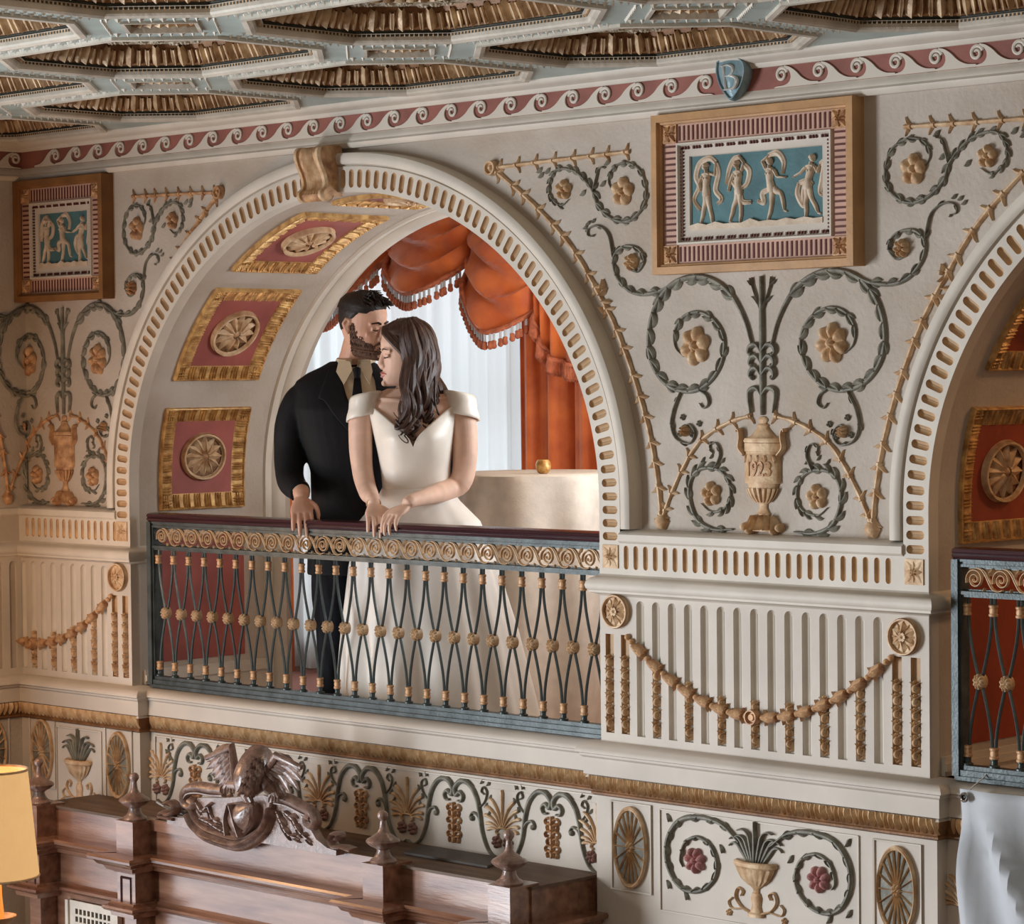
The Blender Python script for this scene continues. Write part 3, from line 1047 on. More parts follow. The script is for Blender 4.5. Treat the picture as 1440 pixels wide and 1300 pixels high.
MAIN = T((1059, 486), (1049.6, 452), (1032, 418), (1009, 397), (982, 389), (951.5, 396.5), (930, 418), (917, 448.5), (913, 483), (919, 514), (936, 539), (959, 550), (982, 548.5), (1003, 533), (1017, 506), (1019, 475), (1005, 450), (982, 439), (961, 446.5), (949.6, 467.7), (951.5, 489), (963, 502))
OFF = T((951, 396), (928, 410), (901.5, 414), (882, 406), (866.7, 384.5), (864.7, 361), (878, 347), (898, 349.5), (907, 366), (898, 382), (887, 380))
TWIG = T((864, 362), (857, 330), (843, 318), (830, 321), (828, 331), (836, 333))
TOPR = T((826, 256), (835.6, 270), (843, 291), (863, 308.6), (886, 310.6), (905.6, 291), (909.5, 268), (901.7, 240.6), (882, 229), (863, 236.7), (857, 256), (866, 273))
TOPL = T((838, 274), (826, 256), (808, 240.6), (785, 238.6), (774.5, 256), (775, 275.6), (789, 289), (802, 280))
TOPB = T((836, 268), (840, 250), (843, 238), (850, 234))
VINE_H = T((693.6, 236.7), (760, 228), (830, 220), (886, 213.4))
VINE_B = T((693.6, 236.7), (750, 286), (804.5, 347), (847, 420), (871, 470), (897.7, 546), (917, 620), (928, 690), (931.5, 731))
VINE_C = T((932, 731), (945, 695), (963, 656), (982, 625), (1005, 606), (1032, 592), (1057, 585))
LOW = T((1032, 744.6), (1005, 744.6), (982, 731), (971, 702), (972.7, 675), (986, 660), (1009, 660), (1024.6, 675), (1028, 698.5), (1020, 715), (1001.5, 720), (987, 708))
LOWB = T((1006, 660), (1014, 640), (1009, 624), (999.6, 626), (1001, 636))
MID = T((959, 552), (949.6, 575), (946, 598.5), (953.5, 618), (971, 623.5), (979, 610), (971, 597), (961, 602))
CURL = T((985, 549), (995, 556), (998, 568), (991, 574), (985, 567))

def vine(g, pts, w, step, h):
    P = spl(pts, 8)
    L = sum((b - a).length for a, b in zip(P, P[1:]))
    ribbon(g, P, lambda u: w * (0.75 + 0.35 * sin(u * L / step * pi) ** 2), h, 5)
    d = 0
    nxt = step * .5
    for a, b in zip(P, P[1:]):
        d += (b - a).length
        if d > nxt:
            nxt += step
            an = atan2((b - a).y, (b - a).x)
            blade(g, a.x, a.y, an + 0.75, w * 2.3, w * .9, h * 1.2, 0.7)
            blade(g, a.x, a.y, an - 0.75, w * 2.3, w * .9, h * 1.2, -0.7)
            ribbon(g, [a - (b - a).normalized() * w * .3, a, a + (b - a).normalized() * w * .3], w * 1.25, h * 1.35, 5)
    return g

def knot_disc(g, x, z, r):
    return polar(g, x, z, [1, .9, .7, .55, .4, .2, .01], 16, lambda a: r, lambda k, a: 0 if k == 1 else (0.022 if k > .6 else (0.012 if k > .35 else 0.022)))

def spandrel(tag_, cx, mapper, sage, gold, flowerm, y, halves=(1, -1)):
    """All plaster ornament of one spandrel: things with their parts."""
    H = 0.012
    t = thing('acanthus_scrolls', 'grey-green plaster acanthus scrolls with gilt flowers ' + tag_, 'ornament', (cx, y, 4.55))
    for s in halves:
        q = lambda p: p if s == 1 else mirror(p)
        for nm, pts, w, lv, lw, sd in (('main_scroll', MAIN, 0.030, 26, 1.15, 1), ('side_scroll', OFF, 0.022, 12, 1.1, -1)):
            g = G()
            acanthus(g, q(pts), w, H, lv, lw, sd * s, 0.10, 0.9, 3)
            obj(nm, g, M[sage], t, mapper)
        g = G()
        acanthus(g, q(TWIG), 0.013, 0.012, 4, 1.0, 0)
        for a, b in T((826, 316), (822, 322), (833, 313)):
            blade(g, a * s, b, 0.6, 0.022, 0.014, 0.010)
        obj('twig', g, M[sage], t, mapper)
        g = G()
        acanthus(g, q(MID), 0.016, 0.014, 5, 0.9, 0)
        for a, b in T((961, 587), (984, 596), (957, 610), (975, 612)):
            flower(g, a * s, b, 0.011, 4, 0.010)
        obj('hanging_tendril', g, M[sage], t, mapper)
        g = G()
        acanthus(g, q(CURL), 0.015, 0.014, 0)
        obj('curl', g, M[sage], t, mapper)
        for nm, (px, py), R in (('flower', (979, 487), 0.066), ('side_flower', (890, 369), 0.030), ('small_flower', (966, 606), 0.020)):
            a, b = PX(px, py)
            g = G()
            flower(g, a * s, b, R, 6 if s == 1 else 7, 0.030, 0.92, 0.3 * s)
            obj(nm, g, M[flowerm], t, mapper)
    # middle stem with its drooping leaves
    g = G()
    ax, az = 0.0, 0.0
    ztop, zbot = PX(1060, 389)[1], PX(1059, 584)[1]
    ribbon(g, [(0, zbot), (0, zbot + 0.1), (0, zbot + 0.3), (0, ztop)], lambda u: 0.013 + 0.010 * sin(pi * u) , 0.013, 6)
    obj('stem', g, M[sage], t, mapper)
    for z, r in ((PX(1060, 487)[1], 0.055), (PX(1060, 503)[1], 0.050), (PX(1060, 520)[1], 0.050), (PX(1060, 548)[1], 0.055)):
        for s in (-1, 1):
            g = G()
            long = r == 0.055 and z < PX(1060, 530)[1]
            pts = [(0, z - 0.02), (s * 0.022, z + 0.004), (s * r * .85, z), (s * r, z - 0.018), (s * r * .85, z - (0.075 if long else 0.03))]
            ribbon(g, spl(pts, 5), lambda u: 0.006 + 0.014 * sin(pi * u) , 0.014, 5)
            if not long:
                polar(g, s * r * .82, z - 0.026, [1, .8, .4, .02], 8, lambda a: 0.009, lambda k, a: 0.016 * sqrt(max(0, 1 - k * k)))
            obj('drooping_leaf', g, M[sage], t, mapper)
    for s in (-1, 1):
        g = G()
        a, b = PX(1060, 432)
        ribbon(g, spl([(0, b - 0.02), (s * 0.022, b + 0.03), (s * 0.040, b + 0.075)], 5), 0.008, 0.010, 4)
        for d in (-0.5, 0, 0.5):
            blade(g, s * 0.040, b + 0.070, pi / 2 - s * 0.4 + d, 0.026, 0.012, 0.014)
        blade(g, s * 0.014, b + 0.01, pi / 2 - s * 0.7, 0.04, 0.012, 0.012, s * -0.5)
        obj('bud', g, M[sage], t, mapper)
    # upper scrolls beside the framed panel
    for s in halves:
        q = lambda p: p if s == 1 else mirror(p)
        side = 'left' if s == 1 else 'right'
        u = thing('upper_scroll', 'pair of grey-green volutes with gilt flowers ' + tag_ + ', ' + ('left' if s == 1 else 'right') + ' of its framed relief', 'ornament', (cx - s * 0.6, y, 5.0))
        for nm, pts, w, lv, sd in (('volute', TOPR, 0.020, 14, 1), ('volute', TOPL, 0.018, 11, -1)):
            g = G()
            acanthus(g, q(pts), w, 0.010, lv, 1.15, sd * s, 0.1, 0.85)
            obj(nm, g, M[sage], u, mapper)
        g = G()
        acanthus(g, q(TOPB), 0.013, 0.012, 3, 1.1, 0)
        obj('bud', g, M[sage], u, mapper)
        for a, b in T((759, 250), (757, 243), (768, 244), (852, 232), (846, 262), (818, 275)):
            g = G()
            blade(g, a * s, b, 0.7, 0.028, 0.018, 0.010)
            obj('leaflet', g, M[sage], u, mapper)
        for (px, py), R in (((876.4, 269.7), 0.050), ((794, 267), 0.036)):
            a, b = PX(px, py)
            g = G()
            flower(g, a * s, b, R, 5, 0.026, 0.95, 0.2)
            obj('flower', g, M[flowerm], u, mapper)
        # gilt vines framing the spandrel
        v = thing('gilt_vine', 'thorny gilt vine edging the ' + side + ' of the spandrel ' + tag_, 'ornament', (cx - s * 0.4, y, 4.0))
        g = G()
        vine(g, q(VINE_H), 0.0155, 0.085, 0.010)
        obj('level_branch', g, M[gold], v, mapper)
        g = G()
        vine(g, q(VINE_B), 0.0175, 0.080, 0.012)
        obj('falling_branch', g, M[gold], v, mapper)
        g = G()
        vine(g, q(VINE_C), 0.0150, 0.072, 0.010)
        obj('inner_branch', g, M[gold], v, mapper)
        g = G()
        a, b = PX(693.6, 236.7)
        knot_disc(g, a * s, b, 0.028)
        obj('volute_knot', g, M[gold], v, mapper)
        g = G()
        a, b = PX(847, 420)
        for d in range(4):
            blade(g, a * s + 0.01 * (d % 2), b + 0.02 * d - 0.03, -1.0 + 0.9 * d, 0.035, 0.02, 0.026)
        obj('knot', g, M[gold], v, mapper)
        g = G()
        a, b = PX(932, 734)
        polar(g, a * s, b, [1, .9, .6, .3, .02], 12, lambda a: 0.030 * (0.85 + 0.15 * abs(cos(3 * a))), lambda k, a: 0.024 * sqrt(max(0, 1 - k * k)))
        obj('root_rosette', g, M[gold], v, mapper)
    return t

def urn_relief(tag_, cx, mapper, sage, gold, flowerm, y, year):
    t = thing('urn_relief', 'gilt lidded urn in relief ' + tag_, 'urn', (cx, y, 4.0))
    b0 = PX(1062, 750)[1]
    top = PX(1060, 583)[1]
    hh = top - b0
    def half_lathe(prof, n=12):
        g = G()
        rows = []
        for r, k in prof:
            rows.append([(r * cos(pi * j / n), b0 + k * hh, 0.42 * r * sin(pi * j / n)) for j in range(n + 1)])
        g.grid(rows, caps=True)
        return g
    obj('foot', half_lathe([(0.052, 0.02), (0.052, 0.05), (0.046, 0.10), (0.030, 0.135), (0.026, 0.15), (0.030, 0.165), (0.024, 0.18), (0.017, 0.215), (0.018, 0.26)]), M[gold], t, mapper)
    body_ = obj('body', half_lathe([(0.020, 0.25), (0.036, 0.275), (0.054, 0.34), (0.064, 0.42), (0.070, 0.52), (0.073, 0.42), (0.073, 0.66), (0.070, 0.665), (0.070, 0.685), (0.075, 0.69), (0.075, 0.76), (0.068, 0.765)]), M[gold], t, mapper)
    obj('lid', half_lathe([(0.077, 0.765), (0.079, 0.78), (0.074, 0.80), (0.052, 0.815), (0.038, 0.85), (0.026, 0.88), (0.022, 0.90), (0.026, 0.905), (0.022, 0.915), (0.014, 0.925), (0.020, 0.945), (0.020, 0.96), (0.012, 0.98), (0.002, 0.985)]), M[gold], t, mapper)
    for j in range(9):                                      # gadroons at the base of the body
        a = pi * (j + 0.5) / 9
        g = G()
        rows = []
        for r, k in ((0.030, 0.262), (0.046, 0.30), (0.058, 0.345), (0.064, 0.38)):
            rows.append([((r + e) * cos(a + d), b0 + k * hh, 0.42 * (r + e) * sin(a + d) + e) for d, e in ((-0.15, 0.0), (-0.07, 0.004), (0.07, 0.004), (0.15, 0.0))])
        g.grid(rows)
        obj('gadroon', g, M[gold], body_, mapper)
    for s in (-1, 1):
        g = G()
        ribbon(g, spl([(s * 0.070, b0 + 0.66 * hh), (s * 0.090, b0 + 0.72 * hh), (s * 0.086, b0 + 0.80 * hh), (s * 0.088, b0 + 0.86 * hh), (s * 0.096, b0 + 0.875 * hh), (s * 0.098, b0 + 0.855 * hh)], 5), lambda u: 0.013 - 0.005 * u, 0.024, 5)
        obj('handle', g, M[gold], body_, mapper)
    g = G()
    for j in range(7):
        a = pi * j / 6
        blade(g, 0.055 * cos(a) * 1.15, b0 + 0.012, pi / 2 + (pi / 2 - a) * 0.25, 0.048, 0.022, 0.022 + 0.02 * sin(a), 0, 0.012 * sin(a))
    for s in (-1, 1):
        polar(g, s * 0.072, b0 + 0.020, [1, .8, .5, .02], 10, lambda a: 0.016, lambda k, a: 0.030 * sqrt(max(0, 1 - k * k)))
        polar(g, s * 0.050, b0 + 0.008, [1, .8, .5, .02], 10, lambda a: 0.014, lambda k, a: 0.034 * sqrt(max(0, 1 - k * k)))
    obj('leafy_base', g, M[gold], t, mapper)
    if year:
        cu = bpy.data.curves.new('year', 'FONT')
        cu.body = '1923'
        cu.size = 0.066
        cu.align_x = 'CENTER'
        cu.extrude = 0.003
        cu.offset = 0.0006
        o = bpy.data.objects.new('year', cu)
        dg = bpy.context.evaluated_depsgraph_get()
        C.objects.link(o)
        bpy.context.view_layer.update()
        me = bpy.data.meshes.new_from_object(o.evaluated_get(bpy.context.evaluated_depsgraph_get()))
        bpy.data.objects.remove(o)
        for v in me.vertices:
            x, z = v.co.x * 0.80, b0 + 0.485 * hh + v.co.y * 1.0
            rr = 0.071
            v.co = Vector(mapper(x, z, 0.42 * sqrt(max(0, rr * rr - x * x)) + 0.001 + v.co.z))
        me.materials.clear()
        me.materials.append(M['gold'])
        link('year_numerals', me, body_)
        g = G()
        for j in range(5):
            x = -0.056 + 0.028 * j
            p = 0.42 * sqrt(0.0725 ** 2 - x * x)
            blade(g, x, b0 + 0.66 * hh, -pi / 2 + x * 4, 0.026, 0.014, 0.006, 0, p)
        obj('leaf_collar', g, M[gold], body_, mapper)
    w = thing('urn_scrolls', 'grey-green flowered scrolls either side of the urn ' + tag_, 'ornament', (cx, y, 4.0))
    for s in (1, -1):
        q = lambda p: p if s == 1 else mirror(p)
        g = G()
        acanthus(g, q(LOW), 0.024, 0.011, 16, 1.15, s, 0.05, 0.9, 2)
        obj('scroll', g, M[sage], w, mapper)
        g = G()
        acanthus(g, q(LOWB), 0.012, 0.012, 4, 1.1, 0)
        for a, b in T((988, 650), (1016, 651), (1000, 645)):
            blade(g, a * s, b, 1.0, 0.02, 0.013, 0.010)
        obj('tendril', g, M[sage], w, mapper)
        a, b = PX(1001.5, 695)
        g = G()
        flower(g, a * s, b, 0.042, 5, 0.026, 0.95, 0.5)
        obj('flower', g, M[flowerm], w, mapper)
    return t

mr = wallmap(1.0885, 0, YF - 0.0015)
spandrel('on the bright pier', 1.0885, mr, 'sage', 'palegold', 'palegold', YF)
urn_relief('dated 1923 on the bright pier', 1.0885, mr, 'sage', 'palegold', 'palegold', YF, True)
ml = cornermap(-2.68, 0, YF - 0.0015, 0.86)
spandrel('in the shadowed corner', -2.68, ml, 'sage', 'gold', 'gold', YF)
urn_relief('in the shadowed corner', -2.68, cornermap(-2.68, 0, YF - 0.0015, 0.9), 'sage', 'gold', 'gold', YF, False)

# ---------------------------------------------------------------- framed relief panels
def dancer(g, ox, oz, S, pose):
    """A classical dancer in relief: limbs are rounded tapering strips. ox: foot position, S: height."""
    def L(pts, ws, h):
        P = spl([(ox + a * S, oz + b * S) for a, b in pts], 6)
        k = len(ws) - 1
        def w(u):
            t = u * k
            i = min(k - 1, int(t))
            e = min(1.0, u / 0.14, (1 - u) / 0.14)
            return 1.22 * S * (ws[i] + (ws[i + 1] - ws[i]) * (t - i)) * (0.25 + 0.75 * sqrt(max(0.0, 1 - (1 - e) ** 2)))
        def hh(u):
            e = min(1.0, u / 0.14, (1 - u) / 0.14)
            return 0.5 * h * (0.45 + 0.55 * sqrt(max(0.0, 1 - (1 - e) ** 2)))
        ribbon(g, P, w, hh, 7)
    lean, legs, arms, head = pose
    hip = (0.02 + lean * .3, 0.50)
    sh = (0.02 + lean, 0.80)
    for (k, f) in legs:
        L([(hip[0] + (0.028 if k[0] > hip[0] else -0.028), 0.53), ((hip[0] + k[0]) / 2 + .008, (0.5 + k[1]) / 2), k, ((k[0] + f[0]) / 2 + 0.010, (k[1] + f[1]) / 2), f], [0.088, 0.086, 0.060, 0.058, 0.026], 0.021)
        L([(f[0] - 0.012, f[1] + .008), (f[0] + 0.030, f[1] - 0.004), (f[0] + 0.062, f[1] - 0.016)], [0.030, 0.030, 0.018], 0.015)
    L([(hip[0], 0.44), (hip[0] + .004, 0.50), ((hip[0] * .5 + sh[0] * .5) - .006, 0.62), (sh[0], 0.74), (sh[0], 0.83)], [0.120, 0.138, 0.098, 0.128, 0.085], 0.030)
    for s in (-1, 1):
        polar(g, ox + (sh[0] + s * 0.026) * S, oz + 0.735 * S, [1, .8, .5, .02], 10, lambda a: 0.026 * S, lambda k, a: 0.011 + 0.007 * sqrt(max(0, 1 - k * k)))
    L([(sh[0] - 0.080, 0.795), (sh[0], 0.812), (sh[0] + 0.080, 0.795)], [0.05, 0.05, 0.05], 0.028)
    for (e, hnd) in arms:
        sx = sh[0] + (0.072 if e[0] > sh[0] else -0.072)
        L([(sx, 0.80), ((sx + e[0]) / 2, (0.80 + e[1]) / 2 + .006), e, ((e[0] + hnd[0]) / 2, (e[1] + hnd[1]) / 2), hnd], [0.046, 0.042, 0.036, 0.032, 0.022], 0.024)
        polar(g, ox + hnd[0] * S, oz + hnd[1] * S, [1, .7, .02], 8, lambda a: 0.019 * S, lambda k, a: 0.013 * sqrt(max(0, 1 - k * k)))
    L([(sh[0], 0.80), (sh[0] + head * .3, 0.88)], [0.044, 0.040], 0.026)
    hx, hz = ox + (sh[0] + head) * S, oz + 0.915 * S
    polar(g, hx, hz, [1, .9, .7, .4, .02], 16, lambda a: 0.043 * S * (1 + 0.28 * abs(sin(a))), lambda k, a: 0.020 * sqrt(max(0, 1 - k * k)))
    sg = -1 if head >= 0 else 1
    polar(g, hx + sg * 0.012 * S, hz + 0.026 * S, [1, .85, .6, .3, .02], 14, lambda a: 0.048 * S * (0.92 + .08 * abs(sin(4 * a))), lambda k, a: 0.020 * sqrt(max(0, 1 - k * k)))
    polar(g, hx + sg * 0.050 * S, hz + 0.020 * S, [1, .7, .02], 10, lambda a: 0.022 * S, lambda k, a: 0.017 * sqrt(max(0, 1 - k * k)))
    return g

def drape(g, ox, oz, S, pts, w=0.085):
    P = spl([(ox + a * S, oz + b * S) for a, b in pts], 7)
    for d, hh in ((-0.28, 0.006), (0.28, 0.006), (0.0, 0.009)):
        Q = []
        for i, q in enumerate(P):
            tt = (P[min(i + 1, len(P) - 1)] - P[max(i - 1, 0)]).normalized()
            Q.append(q + Vector((-tt.y, tt.x)) * d * w * S)
        ribbon(g, Q, lambda u: w * S * (0.25 + 0.5 * sin(pi * min(1, .1 + u))), hh, 4)
    return g

POSES = [
    (0.02, [((-0.02, 0.28), (-0.09, 0.02)), ((0.10, 0.27), (0.16, 0.00))], [((0.22, 0.78), (0.24, 0.97)), ((-0.10, 0.66), (-0.08, 0.55))], -0.02),
    (0.00, [((-0.07, 0.28), (-0.16, 0.03)), ((0.07, 0.26), (0.05, 0.00))], [((0.14, 0.93), (0.05, 1.04)), ((-0.13, 0.66), (-0.17, 0.52))], -0.03),
    (-0.04, [((0.02, 0.27), (-0.06, 0.00)), ((0.20, 0.42), (0.27, 0.15))], [((-0.15, 0.93), (-0.02, 1.02)), ((0.14, 0.68), (0.30, 0.66))], 0.02),
    (0.10, [((0.02, 0.26), (0.02, 0.00)), ((0.14, 0.30), (0.26, 0.08))], [((-0.06, 0.72), (-0.20, 0.66)), ((0.26, 0.70), (0.30, 0.80))], 0.05)]
DRAPES = [
    [[(0.24, 0.97), (0.10, 1.05), (-0.10, 0.98), (-0.18, 0.78), (-0.12, 0.62), (-0.22, 0.42), (-0.10, 0.25)], [(0.24, 0.96), (0.28, 0.80), (0.22, 0.55), (0.34, 0.40), (0.26, 0.33)]],
    [[(0.06, 1.03), (-0.06, 1.0), (-0.16, 0.86), (-0.22, 0.62)], [(-0.10, 0.66), (0.02, 0.52), (0.10, 0.34), (0.28, 0.32)], [(0.12, 0.92), (0.24, 0.80), (0.20, 0.62), (0.10, 0.55)]],
    [[(-0.04, 1.02), (0.14, 1.04), (0.26, 0.90), (0.24, 0.72)], [(-0.02, 0.50), (-0.16, 0.44), (-0.14, 0.30), (-0.26, 0.33)]],
    [[(0.30, 0.82), (0.38, 0.84), (0.34, 0.60), (0.30, 0.40), (0.40, 0.33)], [(-0.10, 0.56), (0.06, 0.58), (0.16, 0.52)], [(-0.10, 0.56), (-0.14, 0.40), (-0.04, 0.22), (0.02, 0.24)], [(0.0, 0.54), (-0.02, 0.38), (0.0, 0.22)]]]

def relief_panel(label, cx, zb, W, H, who, framem, y):
    t = thing('relief_panel', label, 'relief panel', (cx, y, zb))
    m = wallmap(cx, zb + H / 2, y)
    hw, hh = W / 2, H / 2
    def rect_ring(prof):
        g = G()
        g.grid([[(-hw + i, -hh + i, p), (hw - i, -hh + i, p), (hw - i, hh - i, p), (-hw + i, hh - i, p)] for i, p in prof], closed=True)
        return g
    obj('outer_frame', rect_ring([(0, -0.004), (0, 0.060), (0.024, 0.062), (0.026, 0.052), (0.032, 0.050), (0.034, 0.040)]), M[framem], t, m)
    obj('band_ground', rect_ring([(0.032, 0.036), (0.096, 0.036)]), M['pink'], t, m)
    obj('bead_moulding', rect_ring([(0.094, 0.036), (0.096, 0.046), (0.102, 0.046), (0.106, 0.034)]), M['ring'], t, m)
    obj('inner_margin', rect_ring([(0.104, 0.034), (0.112, 0.030), (0.140, 0.030), (0.142, 0.022)]), M['plaster'], t, m)
    g = G()
    g.box(-hw + 0.13, hw - 0.13, -hh + 0.13, hh - 0.13, 0.0, 0.022)
    obj('ground', g, M['blue'], t, m)
    # flutes of the pink band
    rv = G()
    rv.box(-0.0032, 0.0032, -0.024, 0.024, -0.004, 0.0025)
    rv_m = mesh_of('band_flute', rv, M['darkred'])
    n = round((W - 0.19) / 0.0195)
    for k in range(n):
        x = -hw + 0.095 + (k + 0.5) * (W - 0.19) / n
        for s in (-1, 1):
            link('band_flute', rv_m, t, (cx + x, y - 0.036, zb + hh + s * (hh - 0.064)))
    n = round((H - 0.19) / 0.0195)
    for k in range(n):
        z = -hh + 0.095 + (k + 0.5) * (H - 0.19) / n
        for s in (-1, 1):
            link('band_flute', rv_m, t, (cx + s * (hw - 0.064), y - 0.036, zb + hh + z), (0, pi / 2, 0))
    for a in (-1, 1):
        for b in (-1, 1):
            g = G()
            X, Z = a * (hw - 0.064), b * (hh - 0.064)
            g.box(X - 0.030, X + 0.030, Z - 0.030, Z + 0.030, 0.03, 0.042)
            for q in range(4):
                blade(g, X, Z, pi / 4 + q * pi / 2, 0.036, 0.022, 0.012, 0, 0.042)
                blade(g, X, Z, q * pi / 2, 0.026, 0.014, 0.012, 0, 0.042)
            flower(g, X, Z, 0.013, 5, 0.016, 1, 0, 0.042)
            obj('corner_block', g, M['gold'], t, m)
    # row of little drops under the inner moulding, joined: far too small to pick apart
    g = G()
    n = int((W - 0.21) / 0.012)
    for k in range(n):
        if k % 4 == 3:
            continue
        x = -hw + 0.108 + (k + 0.5) * (W - 0.216) / n
        for s in (-1, 1):
            g.box(x - 0.003, x + 0.003, s * (hh - 0.112) - 0.005, s * (hh - 0.112) + 0.005, 0.028, 0.036)
    n = int((H - 0.21) / 0.012)
    for k in range(n):
        z = -hh + 0.108 + (k + 0.5) * (H - 0.216) / n
        for s in (-1, 1):
            g.box(s * (hw - 0.112) - 0.005, s * (hw - 0.112) + 0.005, z - 0.003, z + 0.003, 0.028, 0.036)
    o = obj('dentil_row', g, M['darkred'], t, m)
    o['kind'] = 'stuff'
    m2 = wallmap(cx, zb + H / 2, y - 0.021)
    gw, gh = hw - 0.14, hh - 0.14
    g = G()
    pts = [(-gw, -gh)]
    k = 15
    random.seed(3)
    for i in range(k + 1):
        pts.append((-gw + 2 * gw * i / k, -gh + 0.016 + 0.014 * random.random() * (i % 2)))
    pts.append((gw, -gh))
    plate(g, pts, [], 0, 0.012, back=False)
    obj('rocky_ground', g, M['figure'], t, m2)
    n = len(who)
    S = (2 * gh - 0.02) * 0.93
    for i, w in enumerate(who):
        x = -gw + 2 * gw * (i + 0.5) / n - 0.008
        g = G()
        for dr in DRAPES[w]:
            drape(g, x, -gh + 0.014, S, dr)
        obj('flying_drapery', g, M['figure'], t, m2)
        g = G()
        dancer(g, x, -gh + 0.014, S, POSES[w])
        obj('dancer', g, M['figure'], t, m2)
    return t
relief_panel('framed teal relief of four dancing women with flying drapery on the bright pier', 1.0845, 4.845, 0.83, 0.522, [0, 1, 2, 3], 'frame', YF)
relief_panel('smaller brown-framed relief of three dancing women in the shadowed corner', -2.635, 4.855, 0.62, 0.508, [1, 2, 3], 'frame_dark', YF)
# ---------------------------------------------------------------- ceiling of octagonal coffers
ZC = 5.53
ce = thing('ceiling', 'pale teal and cream ceiling of gilt octagonal coffers', 'ceiling', (0, -1.5, ZC))
ce['kind'] = 'structure'
CM = lambda ox, oy: (lambda x, z, p: (ox + x, oy + z, ZC - p))
OX = [(-0.156 + 1.19 * i) for i in range(-2, 3)]
OY = [(-1.382 + 0.925 * j) for j in range(-2, 2)]
def octagon(k=0.0):
    hx, hy, cx, cy = 0.5 - k, 0.39 - k, 0.216 - k * 0.55, 0.20 - k * 0.5
    return [(-hx + cx, -hy), (hx - cx, -hy), (hx, -hy + cy), (hx, hy - cy), (hx - cx, hy), (-hx + cx, hy), (-hx, hy - cy), (-hx, -hy + cy)]
def diamond(r):
    return [(0, -r), (r * 1.08, 0), (0, r), (-r * 1.08, 0)]
holes = [[(ox + a, oy + b) for a, b in octagon()] for ox in OX for oy in OY]
SQ = [(ox + 0.595, oy + 0.4625) for ox in OX[:-1] for oy in OY[:-1]]
holes += [[(ox + a, oy + b) for a, b in diamond(0.135)] for ox, oy in SQ]
g = G()
plate(g, [(-4.0, -4.2), (4.4, -4.2), (4.4, 0.05), (-4.0, 0.05)], holes, -0.02, 0.0, back=False)
obj('ceiling_slab', g, M['teal'], ce, CM(0, 0), smooth=False)
g = G()
g.box(-4.0, 4.4, -4.2, 0.05, -0.20, -0.18)
obj('ceiling_backing', g, M['ceil'], ce, CM(0, 0), smooth=False)

def ring_between(g, a, b, pa, pb):
    n = len(a)
    g.add([(x, z, pa) for x, z in a] + [(x, z, pb) for x, z in b], [(i, (i + 1) % n, n + (i + 1) % n, n + i) for i in range(n)])
lip = G()
for (ka, pa), (kb, pb) in zip([(-0.028, 0.0), (-0.028, 0.010), (-0.012, 0.012), (0.0, 0.006), (0.004, 0.0), (0.004, -0.016)], [(-0.028, 0.010), (-0.012, 0.012), (0.0, 0.006), (0.004, 0.0), (0.004, -0.016), (0.020, -0.018)]):
    ring_between(lip, octagon(ka), octagon(kb), pa, pb)
lip_m = mesh_of('coffer', lip, M['ceil'], CM(0, 0), smooth=False)
gr = G()
ring_between(gr, octagon(0.012), octagon(0.014), -0.010, -0.026)
ring_between(gr, octagon(0.014), octagon(0.026), -0.026, -0.026)
gr_m = mesh_of('dark_fillet', gr, M['coffdark'], CM(0, 0), smooth=False)
sl = G()
ring_between(sl, octagon(0.024), octagon(0.030), -0.026, -0.032)
ring_between(sl, octagon(0.030), octagon(0.064), -0.032, -0.092)
ring_between(sl, octagon(0.160), octagon(0.176), -0.092, -0.128)
sl_m = mesh_of('gilt_slope', sl, M['slope'], CM(0, 0), smooth=False)
so = G()
ring_between(so, octagon(0.062), octagon(0.162), -0.092, -0.092)
o8 = octagon(0.174)
so.add([(a, b, -0.127) for a, b in o8], [tuple(range(8))])
random.seed(11)
for k in range(90):                                        # flat flowers of the soffit
    i = random.randrange(8)
    u, kk = random.random(), random.uniform(0.078, 0.148)
    P8 = octagon(kk)
    a, b = P8[i], P8[(i + 1) % 8]
    flower(so, a[0] + (b[0] - a[0]) * u, a[1] + (b[1] - a[1]) * u, 0.018, 5, 0.008, 1, random.random(), -0.092)
so_m = mesh_of('flowered_soffit', so, M['cofflower'], CM(0, 0))
dn = G()
P8 = octagon(0.010)
for i in range(8):
    a, b = Vector(P8[i]), Vector(P8[(i + 1) % 8])
    n = int((b - a).length / 0.014)
    for k in range(n):
        q = a + (b - a) * ((k + 0.5) / n)
        dn.box(q.x - 0.003, q.x + 0.003, q.y - 0.003, q.y + 0.003, -0.020, -0.010)
dn_m = mesh_of('dentil_row', dn, M['coffgold'], CM(0, 0), smooth=False)
